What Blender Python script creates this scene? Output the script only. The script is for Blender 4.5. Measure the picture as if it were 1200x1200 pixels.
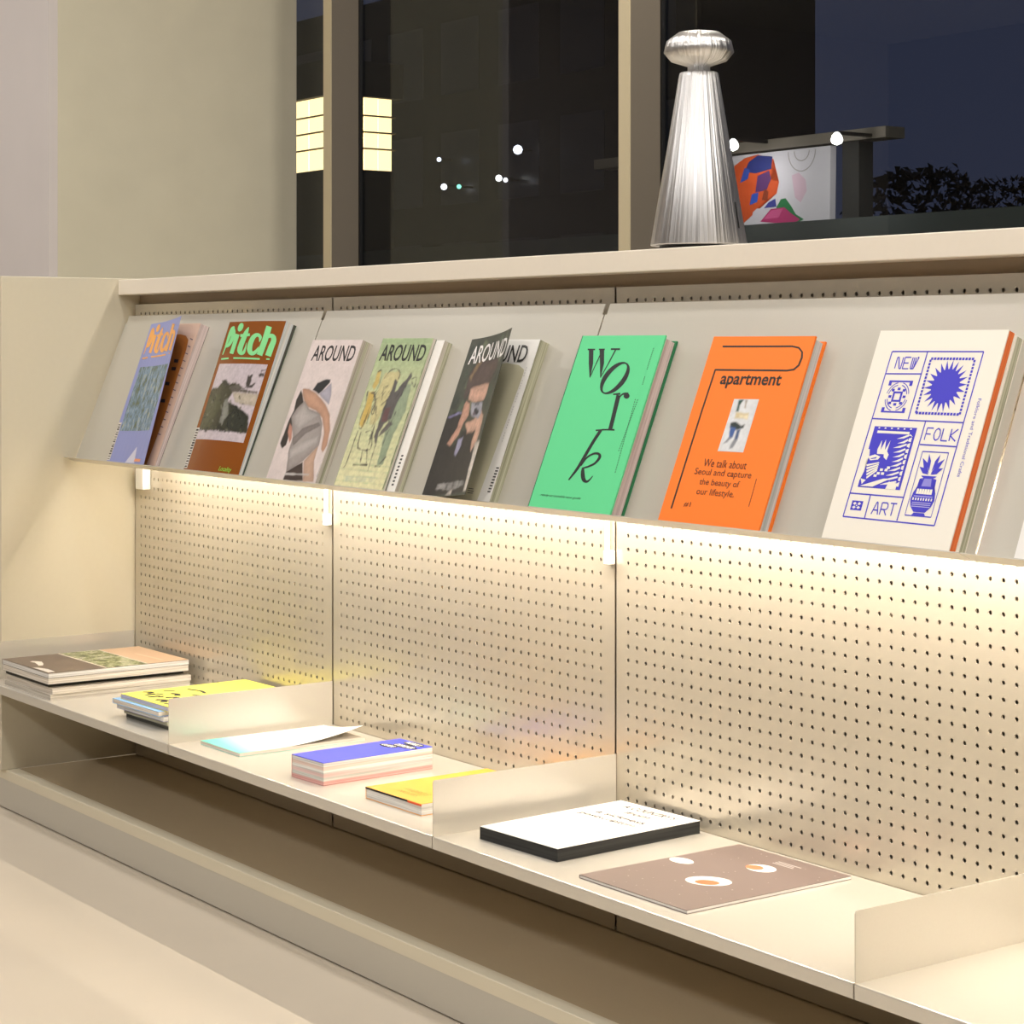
import bpy, bmesh, math, random
import numpy as np
from mathutils import Vector, Matrix

for o in list(bpy.data.objects):
    bpy.data.objects.remove(o)
SC = bpy.context.scene
COL = SC.collection
E = 0.935                      # eye height above the floor; heights below are written relative to it
TH = math.radians(67.986)      # slope of the display trays
rnd = random.Random(11)

# ------------------------------------------------------------------ camera
cd = bpy.data.cameras.new('camera')
cam = bpy.data.objects.new('camera', cd); COL.objects.link(cam)
cam.location = (2.3463, -1.8869, E)
cam.rotation_euler = (math.pi / 2, 0, math.radians(90 - 35.606))
cd.sensor_width = 36.0
cd.lens = 2438.86 / 1200 * 36
cd.shift_y = (403.69 - 600) / 1200
cd.clip_start = 0.05
SC.camera = cam

# ------------------------------------------------------------------ colour management and world
SC.view_settings.view_transform = 'Standard'
SC.view_settings.look = 'None'
SC.view_settings.gamma = 1.0
SC.view_settings.use_curve_mapping = False
SC.view_settings.exposure = 0.15
SC.cycles.use_denoising = True
SC.cycles.max_bounces = 8
w = bpy.data.worlds.new('night_sky'); SC.world = w
w.use_nodes = True
bg = w.node_tree.nodes['Background']
bg.inputs['Color'].default_value = (0.16, 0.19, 0.36, 1)      # deep blue dusk sky
bg.inputs['Strength'].default_value = 0.16

# ------------------------------------------------------------------ ceiling lamps of the room and added unseen lamps
def area(name, loc, size, power, color=(1, .9, .78), rot=(0, 0, 0), size_y=None, spread=None):
    l = bpy.data.lights.new(name, 'AREA')
    l.energy = power; l.color = color; l.size = size
    if size_y: l.shape = 'RECTANGLE'; l.size_y = size_y
    if spread: l.spread = spread
    o = bpy.data.objects.new(name, l); COL.objects.link(o)
    o.location = loc; o.rotation_euler = rot
    return o
WARM = (1, .95, .87)
NEUT = (1, .98, .96)
for x in (-1.9, -0.6, 0.7, 2.0):                             # downlights in a row over the shelf edge
    area('ceiling_light', (x, -.50, E + 1.69), .14, 6.5, NEUT)
    area('ceiling_light', (x + .4, -1.2, E + 1.69), .20, 5, NEUT)
area('ceiling_light', (-3.7, -1.0, E + 1.69), .20, 16, NEUT)  # added unseen lamp that brightens the plaster at the left
for x in (-1.6, 0.2, 2.0, 3.8):                             # unseen spots added to brighten the front faces of the display
    area('added_spot', (x, -3.4, E + 1.66), .30, 20, NEUT, (math.radians(50), 0, 0))
area('added_spot', (3.7, -1.3, E + 1.66), .30, 34, NEUT, (0, math.radians(35), 0))  # unseen spot added at the right to lighten right-facing sides
for x in (-0.6, 0.9, 2.4, 3.8):                              # lamps by the window, behind the counter
    area('ceiling_light', (x, .70, E + 1.69), .20, 14, WARM, (0, math.radians(18), 0))

# ------------------------------------------------------------------ materials
def lin(c):
    c /= 255.0
    return c / 12.92 if c <= .04045 else ((c + .055) / 1.055) ** 2.4
def rgb(h):
    if isinstance(h, str):
        h = (int(h[0:2], 16), int(h[2:4], 16), int(h[4:6], 16))
    return (lin(h[0]), lin(h[1]), lin(h[2]), 1)
MC = {}
def mat(name, col, rough=.5, metal=0.0, spec=.5, noise=0.0, nscale=40, bump=0.0, coat=0.0, emit=None, estr=0):
    if name in MC: return MC[name]
    m = bpy.data.materials.new(name); m.use_nodes = True
    nt = m.node_tree; p = nt.nodes['Principled BSDF']
    p.inputs['Base Color'].default_value = rgb(col)
    p.inputs['Roughness'].default_value = rough
    p.inputs['Metallic'].default_value = metal
    p.inputs['Specular IOR Level'].default_value = spec
    p.inputs['Coat Weight'].default_value = coat
    p.inputs['Coat Roughness'].default_value = .08
    if emit:
        p.inputs['Emission Color'].default_value = rgb(emit)
        p.inputs['Emission Strength'].default_value = estr
    if noise or bump:
        tc = nt.nodes.new('ShaderNodeTexCoord')
        n = nt.nodes.new('ShaderNodeTexNoise'); n.inputs['Scale'].default_value = nscale
        n.inputs['Detail'].default_value = 6
        nt.links.new(tc.outputs['Object'], n.inputs['Vector'])
        if noise:
            mx = nt.nodes.new('ShaderNodeMix'); mx.data_type = 'RGBA'; mx.blend_type = 'MULTIPLY'
            mr = nt.nodes.new('ShaderNodeMapRange')
            mr.inputs['To Min'].default_value = 1 - noise; mr.inputs['To Max'].default_value = 1 + noise
            nt.links.new(n.outputs['Fac'], mr.inputs['Value'])
            mx.inputs['Factor'].default_value = 1
            mx.inputs['A'].default_value = rgb(col)
            nt.links.new(mr.outputs['Result'], mx.inputs['B'])
            nt.links.new(mx.outputs['Result'], p.inputs['Base Color'])
        if bump:
            b = nt.nodes.new('ShaderNodeBump'); b.inputs['Strength'].default_value = bump
            b.inputs['Distance'].default_value = .002
            nt.links.new(n.outputs['Fac'], b.inputs['Height'])
            nt.links.new(b.outputs['Normal'], p.inputs['Normal'])
    MC[name] = m
    return m
def print_mat(rough, coat=0.0):
    k = 'print_%g_%g' % (rough, coat)
    if k in MC: return MC[k]
    m = bpy.data.materials.new(k); m.use_nodes = True
    nt = m.node_tree; p = nt.nodes['Principled BSDF']
    a = nt.nodes.new('ShaderNodeAttribute'); a.attribute_name = 'ink'
    nt.links.new(a.outputs['Color'], p.inputs['Base Color'])
    p.inputs['Roughness'].default_value = rough
    p.inputs['Coat Weight'].default_value = coat; p.inputs['Coat Roughness'].default_value = .1
    MC[k] = m
    return m
def pages_mat(name, c1, c2, lines=420):
    """paper block edge: fine leaf lines stacked along the local thickness"""
    if name in MC: return MC[name]
    m = bpy.data.materials.new(name); m.use_nodes = True
    nt = m.node_tree; p = nt.nodes['Principled BSDF']; p.inputs['Roughness'].default_value = .8
    tc = nt.nodes.new('ShaderNodeTexCoord'); mp = nt.nodes.new('ShaderNodeMapping')
    mp.inputs['Scale'].default_value = (4, 4, lines)
    n = nt.nodes.new('ShaderNodeTexNoise'); n.inputs['Scale'].default_value = 1.0; n.inputs['Detail'].default_value = 3
    cr = nt.nodes.new('ShaderNodeValToRGB')
    cr.color_ramp.elements[0].position = .38; cr.color_ramp.elements[0].color = rgb(c2)
    cr.color_ramp.elements[1].position = .58; cr.color_ramp.elements[1].color = rgb(c1)
    nt.links.new(tc.outputs['Object'], mp.inputs['Vector']); nt.links.new(mp.outputs['Vector'], n.inputs['Vector'])
    nt.links.new(n.outputs['Fac'], cr.inputs['Fac']); nt.links.new(cr.outputs['Color'], p.inputs['Base Color'])
    b = nt.nodes.new('ShaderNodeBump'); b.inputs['Strength'].default_value = .3; b.inputs['Distance'].default_value = .0005
    nt.links.new(n.outputs['Fac'], b.inputs['Height']); nt.links.new(b.outputs['Normal'], p.inputs['Normal'])
    MC[name] = m
    return m
def foliage_photo_mat(name, stops, scale, stretch=(1, 1, 1), rough=.35):
    if name in MC: return MC[name]
    m = bpy.data.materials.new(name); m.use_nodes = True
    nt = m.node_tree; p = nt.nodes['Principled BSDF']; p.inputs['Roughness'].default_value = rough
    tc = nt.nodes.new('ShaderNodeTexCoord'); mp = nt.nodes.new('ShaderNodeMapping'); mp.inputs['Scale'].default_value = stretch
    n = nt.nodes.new('ShaderNodeTexNoise'); n.inputs['Scale'].default_value = scale; n.inputs['Detail'].default_value = 8
    n.inputs['Roughness'].default_value = .7
    cr = nt.nodes.new('ShaderNodeValToRGB')
    e = cr.color_ramp.elements
    e[0].position, e[0].color = stops[0][0], rgb(stops[0][1])
    e[1].position, e[1].color = stops[-1][0], rgb(stops[-1][1])
    for pos, c in stops[1:-1]:
        k = e.new(pos); k.color = rgb(c)
    nt.links.new(tc.outputs['Object'], mp.inputs['Vector']); nt.links.new(mp.outputs['Vector'], n.inputs['Vector'])
    nt.links.new(n.outputs['Fac'], cr.inputs['Fac']); nt.links.new(cr.outputs['Color'], p.inputs['Base Color'])
    MC[name] = m
    return m

M_METAL = mat('painted_metal', (198, 193, 181), .30, .2, noise=.02, nscale=300)
M_SHELF = mat('shelf_metal', (212, 206, 194), .26, .35, noise=.02, nscale=300)
M_PEG = mat('pegboard_metal', (200, 191, 174), .24, .45, noise=.02, nscale=300)
M_TOP = mat('counter_laminate', (232, 222, 206), .42, noise=.02, nscale=120)
M_SIDE = mat('side_panel_laminate', (206, 197, 174), .45, noise=.02, nscale=90)
M_BACK = mat('back_board', (162, 146, 126), .5, noise=.03, nscale=60)
M_DECK = mat('deck_metal', (214, 197, 168), .24, .15, noise=.02, nscale=200)
M_RIM = mat('rim_lit_paint', (222, 213, 190), .55)  # paler than the deck: overhead light on the rim put into its colour
M_WHITE = mat('white_plastic', (238, 236, 230), .4)
M_PAPER = mat('white_paper', (236, 233, 228), .7)
M_PLASTER = mat('plaster', (210, 203, 180), .85, noise=.06, nscale=9, bump=.25)
M_PLASTER2 = mat('pale_plaster', (212, 204, 200), .85, noise=.03, nscale=6, bump=.1)
M_FLOOR = mat('floor_concrete', (206, 194, 176), .38, noise=.05, nscale=5)
M_CEIL = mat('ceiling_paint', (226, 222, 214), .9, noise=.01, nscale=5)
M_ROOM = mat('room_paint', (120, 112, 104), .9, noise=.02, nscale=5)
M_MULL = mat('mullion_shaded', (112, 103, 90), .5, noise=.02, nscale=200)  # darker tone, the shade on the mullion sides put into colour
M_LIT_FRONT = mat('mullion_lit_front', (196, 182, 150), .45)  # lighter copy for the mullion fronts, room light put into colour
M_GASKET = mat('black_gasket', (14, 13, 12), .5)
M_DARK = mat('dark_outdoor', (34, 33, 32), .8, noise=.05, nscale=3)

# ------------------------------------------------------------------ mesh helpers
def obj(name, bm, m, parent=None, smooth=False, bevel=0):
    me = bpy.data.meshes.new(name)
    bmesh.ops.recalc_face_normals(bm, faces=bm.faces)
    bm.to_mesh(me); bm.free()
    if smooth:
        for p in me.polygons: p.use_smooth = True
    for mm in (m if isinstance(m, (list, tuple)) else [m]): me.materials.append(mm)
    o = bpy.data.objects.new(name, me); COL.objects.link(o)
    if parent: o.parent = parent
    if bevel:
        b = o.modifiers.new('bevel', 'BEVEL'); b.width = bevel; b.segments = 2; b.limit_method = 'ANGLE'
    return o
def tag(o, label=None, cat=None, group=None, kind=None):
    if label: o['label'] = label
    if cat: o['category'] = cat
    if group: o['group'] = group
    if kind: o['kind'] = kind
    return o
def empty(name, loc, rot=(0, 0, 0), label=None, cat=None, group=None):
    o = bpy.data.objects.new(name, None); COL.objects.link(o)
    o.empty_display_size = .05; o.location = loc; o.rotation_euler = rot
    return tag(o, label, cat, group)
def box(bm, x0, x1, y0, y1, z0, z1):
    v = [bm.verts.new((x, y, z)) for z in (z0, z1) for y in (y0, y1) for x in (x0, x1)]
    for f in ((0, 1, 3, 2), (4, 6, 7, 5), (0, 4, 5, 1), (2, 3, 7, 6), (0, 2, 6, 4), (1, 5, 7, 3)):
        bm.faces.new([v[i] for i in f])
    return bm
def bx(*a):
    return box(bmesh.new(), *a)
def prism(bm, prof, x0, x1):
    """extrude a closed (y, z) outline along x"""
    a = [bm.verts.new((x0, y, z)) for y, z in prof]; b = [bm.verts.new((x1, y, z)) for y, z in prof]
    n = len(prof)
    bm.faces.new(a); bm.faces.new(b[::-1])
    for i in range(n): bm.faces.new((a[i], b[i], b[(i + 1) % n], a[(i + 1) % n]))
    return bm
def solid(x0, x1, y0, y1, top, bot, nx=1, ny=1):
    """slab between two height functions of (x, y)"""
    bm = bmesh.new()
    T = [[None] * (ny + 1) for _ in range(nx + 1)]; B = [[None] * (ny + 1) for _ in range(nx + 1)]
    for i in range(nx + 1):
        for j in range(ny + 1):
            x = x0 + (x1 - x0) * i / nx; y = y0 + (y1 - y0) * j / ny
            T[i][j] = bm.verts.new(top(x, y)); B[i][j] = bm.verts.new(bot(x, y))
    for i in range(nx):
        for j in range(ny):
            bm.faces.new((T[i][j], T[i + 1][j], T[i + 1][j + 1], T[i][j + 1]))
            bm.faces.new((B[i][j], B[i][j + 1], B[i + 1][j + 1], B[i + 1][j]))
    for i in range(nx):
        bm.faces.new((T[i][0], B[i][0], B[i + 1][0], T[i + 1][0])); bm.faces.new((T[i + 1][ny], B[i + 1][ny], B[i][ny], T[i][ny]))
    for j in range(ny):
        bm.faces.new((T[0][j + 1], B[0][j + 1], B[0][j], T[0][j])); bm.faces.new((T[nx][j], B[nx][j], B[nx][j + 1], T[nx][j + 1]))
    return bm
def lathe(prof, n=48):
    bm = bmesh.new(); rings = []
    for r, z in prof:
        if r < 1e-6: rings.append([bm.verts.new((0, 0, z))])
        else: rings.append([bm.verts.new((r * math.cos(2 * math.pi * i / n), r * math.sin(2 * math.pi * i / n), z)) for i in range(n)])
    for a, b in zip(rings, rings[1:]):
        for i in range(n):
            j = (i + 1) % n
            if len(a) == 1 and len(b) == 1: continue
            if len(a) == 1: bm.faces.new((a[0], b[i], b[j]))
            elif len(b) == 1: bm.faces.new((a[i], a[j], b[0]))
            else: bm.faces.new((a[i], a[j], b[j], b[i]))
    return bm
def copy_tree(o, parent=None):
    c = o.copy(); COL.objects.link(c); c.parent = parent
    for ch in list(o.children): copy_tree(ch, c)
    return c

# ------------------------------------------------------------------ flat print (lettering and pictures lying on a cover)
def print_mesh(name, items, f, m, parent, nx=0, ny=0, w=.2, h=.3, label=None):
    """items: (layer, hex colour, [x0,y0,x1,y1..] in mm); f(x, y, lift) gives the point on the cover"""
    bm = bmesh.new(); lay = bm.loops.layers.float_color.new('ink'); ll = bm.faces.layers.float.new('lay')
    for k, (l, c, p) in enumerate(items):
        vs = [bm.verts.new((p[i] / 1000, p[i + 1] / 1000, 0)) for i in range(0, len(p), 2)]
        try: fc = bm.faces.new(vs)
        except ValueError: continue
        fc[ll] = l + (k % 100) * .008; col = rgb(c)
        for lp in fc.loops: lp[lay] = col
    bmesh.ops.triangulate(bm, faces=bm.faces[:], ngon_method='EAR_CLIP')
    for k in range(1, nx):
        bmesh.ops.bisect_plane(bm, geom=bm.verts[:] + bm.edges[:] + bm.faces[:], plane_co=(w * k / nx, 0, 0), plane_no=(1, 0, 0))
    for k in range(1, ny):
        bmesh.ops.bisect_plane(bm, geom=bm.verts[:] + bm.edges[:] + bm.faces[:], plane_co=(0, h * k / ny, 0), plane_no=(0, 1, 0))
    for v in bm.verts:
        l = max([fc[ll] for fc in v.link_faces] or [1])
        v.co = f(v.co.x, v.co.y, .00018 * l)
    me = bpy.data.meshes.new(name); bm.to_mesh(me); bm.free()
    me.materials.append(m)
    o = bpy.data.objects.new(name, me); COL.objects.link(o); o.parent = parent
    if label: o['label'] = label
    return o
def text_items(s, bb, col, layer=1, shear=0.0, bold=0.0, rot=0, space=1.0):
    """a line of lettering fitted to the box bb (mm) as print items"""
    cu = bpy.data.curves.new('lettering', 'FONT'); cu.body = s; cu.shear = shear; cu.offset = bold
    cu.space_character = space; cu.resolution_u = 3; cu.fill_mode = 'BOTH'
    ob = bpy.data.objects.new('lettering', cu); COL.objects.link(ob)
    bpy.context.view_layer.update()
    me = bpy.data.meshes.new_from_object(ob.evaluated_get(bpy.context.evaluated_depsgraph_get()))
    bpy.data.objects.remove(ob); bpy.data.curves.remove(cu)
    P = [(v.co.x, v.co.y) for v in me.vertices]
    if rot == -90: P = [(y, -x) for x, y in P]
    if rot == 90: P = [(-y, x) for x, y in P]
    xs = [p[0] for p in P]; ys = [p[1] for p in P]
    ax, bx_, ay, by = min(xs), max(xs), min(ys), max(ys)
    sx = (bb[2] - bb[0]) / (bx_ - ax); sy = (bb[3] - bb[1]) / (by - ay)
    Q = [(bb[0] + (p[0] - ax) * sx, bb[1] + (p[1] - ay) * sy) for p in P]
    out = [(layer, col, [c for i in f.vertices for c in Q[i]]) for f in me.polygons]
    bpy.data.meshes.remove(me)
    return out

def photo_mesh(name, items, bb, ground, f, m, parent, step=2.0, soft=3.0, grain=.10, shade=.12, seed=1, gscale=9.0):
    """soft printed picture: the outlines are blended on a fine grid of inked points, with paper grain"""
    x0, y0, x1, y1 = bb
    nx = max(2, int((x1 - x0) / step)); ny = max(2, int((y1 - y0) / step))
    X, Y = np.meshgrid(np.linspace(x0, x1, nx + 1), np.linspace(y0, y1, ny + 1), indexing='ij')
    C = np.zeros(X.shape + (3,)); C[:] = ground(X, Y) if callable(ground) else np.array(rgb(ground)[:3])
    r = np.random.RandomState(seed)
    def field(sc):
        g = r.rand(int((x1 - x0) / sc) + 3, int((y1 - y0) / sc) + 3)
        u = (X - x0) / sc; v = (Y - y0) / sc; i = u.astype(int); j = v.astype(int); a = u - i; b = v - j
        a = a * a * (3 - 2 * a); b = b * b * (3 - 2 * b)
        return (g[i, j] * (1 - a) + g[i + 1, j] * a) * (1 - b) + (g[i, j + 1] * (1 - a) + g[i + 1, j + 1] * a) * b
    wob = (field(gscale) - .5) * soft * 1.6
    for l, c, p in sorted(items, key=lambda t: t[0]):
        P = np.array(p).reshape(-1, 2); Q = np.roll(P, -1, 0)
        d = np.full(X.shape, 1e9); ins = np.zeros(X.shape, bool)
        for (ax, ay), (bx_, by) in zip(P, Q):
            ex, ey = bx_ - ax, by - ay; L2 = ex * ex + ey * ey + 1e-9
            t = np.clip(((X - ax) * ex + (Y - ay) * ey) / L2, 0, 1)
            d = np.minimum(d, np.hypot(X - ax - t * ex, Y - ay - t * ey))
            if abs(ey) > 1e-9:
                ins ^= ((ay > Y) != (by > Y)) & (X < ex * (Y - ay) / ey + ax)
        sd = np.where(ins, -d, d) + wob * .5
        cov = np.clip(.5 - sd / soft, 0, 1)[..., None]
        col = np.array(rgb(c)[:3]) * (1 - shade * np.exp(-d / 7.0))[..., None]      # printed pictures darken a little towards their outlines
        C = C * (1 - cov) + col * cov
    C = C * (1 + grain * 2 * (field(gscale) - .5) + grain * 2 * (field(3.0) - .5))[..., None]
    idx = lambda i, j: i * (ny + 1) + j
    V = [f(X[i, j] / 1000, Y[i, j] / 1000, .00016) for i in range(nx + 1) for j in range(ny + 1)]
    F = [(idx(i, j), idx(i + 1, j), idx(i + 1, j + 1), idx(i, j + 1)) for i in range(nx) for j in range(ny)]
    me = bpy.data.meshes.new(name); me.from_pydata(V, [], F)
    at = me.attributes.new('ink', 'FLOAT_COLOR', 'POINT')
    A4 = np.ones((len(V), 4), np.float32); A4[:, :3] = np.clip(C.reshape(-1, 3), 0, 1)
    at.data.foreach_set('color', A4.ravel())
    me.materials.append(m)
    o = bpy.data.objects.new(name, me); COL.objects.link(o); o.parent = parent
    return o
# ------------------------------------------------------------------ the room
def struct(name, bm, m, parent=None, **k):
    o = obj(name, bm, m, parent, **k)
    if not parent: o['kind'] = 'structure'
    return o
CEIL = E + 1.70
WLX = -2.8213
struct('floor', bx(-6, 5, -4.6, 1.06, -.1, 0), M_FLOOR)
struct('ceiling', bx(-6, 5, -4.6, 1.06, CEIL, CEIL + .1), M_CEIL)
struct('wall_back', bx(-6, 5, -4.7, -4.6, 0, CEIL), M_ROOM)
struct('wall_right', bx(5, 5.1, -4.7, 1.06, 0, CEIL), M_ROOM)
struct('wall_far_left', bx(-6.1, -6, -4.7, 1.06, 0, CEIL), M_PLASTER2)
struct('wall_left', bx(-5.0, WLX, .338, 1.06, 0, CEIL), M_PLASTER)
struct('trim_1', bx(-5.0, WLX - .001, .312, .338, 0, CEIL), M_PLASTER2)

# window wall: sill, mullions, gaskets and glass
def glass_mat():
    m = bpy.data.materials.new('window_glass'); m.use_nodes = True
    nt = m.node_tree; nt.nodes.remove(nt.nodes['Principled BSDF']); out = nt.nodes['Material Output']
    t = nt.nodes.new('ShaderNodeBsdfTransparent'); t.inputs['Color'].default_value = (.86, .88, .87, 1)
    g = nt.nodes.new('ShaderNodeBsdfGlossy'); g.inputs['Roughness'].default_value = .01
    # Schlick reflectance from the angle between surface and viewer ray, the same for both faces of the pane
    ge = nt.nodes.new('ShaderNodeNewGeometry'); dt = nt.nodes.new('ShaderNodeVectorMath'); dt.operation = 'DOT_PRODUCT'
    nt.links.new(ge.outputs['Normal'], dt.inputs[0]); nt.links.new(ge.outputs['Incoming'], dt.inputs[1])
    def mth(op, a, b=None):
        n = nt.nodes.new('ShaderNodeMath'); n.operation = op
        for i, v in enumerate((a, b)):
            if v is None: continue
            if isinstance(v, (int, float)): n.inputs[i].default_value = v
            else: nt.links.new(v, n.inputs[i])
        return n.outputs[0]
    fr = mth('ADD', mth('MULTIPLY', mth('POWER', mth('SUBTRACT', 1.0, mth('ABSOLUTE', dt.outputs['Value'])), 5.0), .96), .04)
    mx = nt.nodes.new('ShaderNodeMixShader')
    nt.links.new(fr, mx.inputs['Fac']); nt.links.new(t.outputs['BSDF'], mx.inputs[1])
    nt.links.new(g.outputs['BSDF'], mx.inputs[2]); nt.links.new(mx.outputs['Shader'], out.inputs['Surface'])
    return m
M_GLASS = glass_mat()
SILL = E + .02
MX = [-2.5006, -1.2276, .0454, 1.3184, 2.5914, 3.8644]
for k in range(len(MX)):
    x0 = WLX if k == 0 else MX[k - 1] + .036
    wn = empty('window_%d' % (k + 1), ((x0 + MX[k]) / 2, 1.0, SILL)); wn['kind'] = 'structure'
    c = wn.location
    def loc(a): return (a[0] - c.x, a[1] - c.x, a[2] - c.y, a[3] - c.y, a[4] - c.z, a[5] - c.z)
    obj('glass_pane', bx(*loc((x0 + .006, MX[k] - .004, 1.057, 1.0571, SILL + .03, CEIL - .01))), M_GLASS, wn)
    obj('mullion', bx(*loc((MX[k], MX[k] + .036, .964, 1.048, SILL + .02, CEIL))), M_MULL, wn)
    obj('mullion_lit_front', bx(*loc((MX[k] - .0005, MX[k] + .0365, .96, .964, SILL + .02, CEIL))), M_LIT_FRONT, wn)  # thin slab added to carry the lit front tone
    obj('gasket', bx(*loc((MX[k] - .006, MX[k] + .042, 1.048, 1.06, SILL + .02, CEIL))), M_GASKET, wn)
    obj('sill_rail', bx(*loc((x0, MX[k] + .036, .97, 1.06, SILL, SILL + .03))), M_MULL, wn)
struct('wall_window', bx(WLX, 5, .97, 1.06, 0, SILL), M_PLASTER)
struct('wall_window_right', bx(3.90, 5, .97, 1.06, SILL, CEIL), M_PLASTER)

# ------------------------------------------------------------------ outside at night
struct('outdoor_paving', bx(-20, 8, 1.08, 14, -.12, -.02), M_DARK)
struct('outdoor_parapet', bx(-5.5, -1.2, 2.55, 2.95, -.02, E + .378), mat('parapet_stone', (72, 78, 76), .8, noise=.05, nscale=4))
# canvas on the parapet, standing in for a picture reflected in the glass
t = tag(empty('reflected_canvas', (-2.482, 2.60, E + .378), (math.radians(-1), 0, 0)), 'abstract canvas with an orange and blue shape standing in for a picture reflected in the window glass', 'painting')
obj('canvas', bx(-.262, .240, -.012, .012, 0, .228), mat('canvas_white', (214, 210, 216), .8, noise=.02, nscale=20), t)
CV = []
def cvp(layer, col, pts):   # picture coordinates: 0..500 across, 0..262 up
    CV.append((layer, col, [v for p in pts for v in (p[0] * 1.04 + 52, p[1])]))
cvp(1, 'd8541c', [(20, 20), (60, 12), (95, 40), (150, 85), (205, 110), (215, 150), (175, 165), (190, 235), (120, 258), (60, 250), (12, 225), (8, 150)])
cvp(2, '23307a', [(60, 200), (110, 190), (180, 200), (185, 245), (120, 255), (80, 235)]); cvp(2, '2b4aa8', [(40, 160), (75, 172), (85, 205), (60, 215)])
cvp(2, '5a2f6a', [(110, 120), (160, 125), (180, 165), (170, 195), (120, 180)]); cvp(3, '2e52b8', [(85, 75), (120, 85), (125, 120), (95, 115)])
cvp(2, '8c3412', [(140, 90), (165, 88), (170, 120), (150, 130)]); cvp(3, '3a3f92', [(150, 60), (205, 62), (200, 92), (170, 80)])
cvp(4, 'd5d0d8', [(100, 22), (140, 25), (150, 55), (120, 62), (100, 48)])
cvp(4, '1f7a44', [(205, 60), (225, 88), (245, 90), (270, 60), (290, 30), (325, 10), (300, 0), (230, 10)])
cvp(5, 'b8326e', [(135, 12), (180, 55), (240, 58), (270, 34), (310, 10), (290, 2), (200, 4)]); cvp(6, 'd2588c', [(150, 20), (185, 50), (235, 54), (215, 22)])
cvp(1, 'd7b9c6', [(270, 170), (300, 178), (330, 150), (335, 110), (310, 70), (285, 90)])
def cvring(cx, cy, rx, ry):
    for i in range(18):
        a, b = math.pi * (1 + i / 18), math.pi * (1 + (i + 1) / 18)
        cvp(1, 'a8a29e', [(cx + rx * math.cos(a), cy + ry * math.sin(a)), (cx + rx * math.cos(b), cy + ry * math.sin(b)), (cx + (rx - 4) * math.cos(b), cy + (ry - 4) * math.sin(b)), (cx + (rx - 4) * math.cos(a), cy + (ry - 4) * math.sin(a))])
cvring(312, 255, 60, 75); cvring(312, 255, 34, 38)
print_mesh('picture', CV, lambda x, y, l: (x - .262, -.0122 - l, y * .228 / .262), print_mat(.7), t)
# two small picture lamps over the canvas
for i, (x, pz) in enumerate(((-2.515, .617), (-2.06, .600))):
    t = tag(empty('picture_lamp', (x, 2.44, E + pz)), 'small white lamp glowing over the %s end of the outdoor canvas' % ('left', 'right')[i], 'lamp', 'lamps over the canvas')
    obj('lamp_arm', bx(-.006, .006, 0, .14, .016, .026), M_GASKET, t)
    obj('bulb', lathe([(0, -.016), (.014, -.010), (.018, 0), (.014, .012), (.006, .022), (0, .022)], 16), mat('bulb_white', (255, 255, 255), .5, emit=(255, 250, 245), estr=6), t, True)
    a = area('picture_lamp_light', (x, 2.40, E + .60), .04, .5, (1, .95, .95), (math.radians(48), 0, 0)); a.parent = None
struct('outdoor_lintel', bx(-3.4, -2.0, 2.58, 2.66, E + .612, E + .645), mat('lintel_paint', (120, 112, 100), .8))
struct('outdoor_post', bx(-2.20, -2.13, 2.60, 2.66, E + .378, E + .612), mat('post_paint', (40, 40, 38), .8))
struct('outdoor_post_2', bx(-3.2, -3.13, 2.60, 2.66, E + .378, E + .612), mat('post_paint', (40, 40, 38), .8))
# dark pillar with a lantern band, standing in for a reflected lit column
t = tag(empty('reflected_pillar', (-5.70, 2.75, 0)), 'dark square pillar with a glowing warm lantern band, standing in for a reflection in the window left of the wide mullion', 'pillar')
obj('shaft', bx(-.60, .494, -.15, .15, -.02, E + .742), mat('pillar_stone', (62, 58, 50), .8, noise=.05, nscale=3), t)
lw = mat('lantern_glow', (255, 236, 190), .6, emit=(255, 226, 168), estr=2.2)
for i in range(5): obj('lantern_panel', bx(-.59 + i * .218, -.59 + i * .218 + .206, -.145, -.002, E + .742, E + 1.05), lw, t)
for i in range(2): obj('lantern_panel', bx(.30, .488 - .004 * i, .004 + i * .072, .070 + i * .072, E + .742, E + 1.05), lw, t)
obj('cap', bx(-.63, .52, -.18, .18, E + 1.05, E + 1.2), M_DARK, t)
for z in (.83, .90, .97): obj('lantern_rail', bx(-.605, .500, -.155, .155, E + z, E + z + .006), mat('lantern_bar', (150, 128, 80), .6), t)
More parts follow.
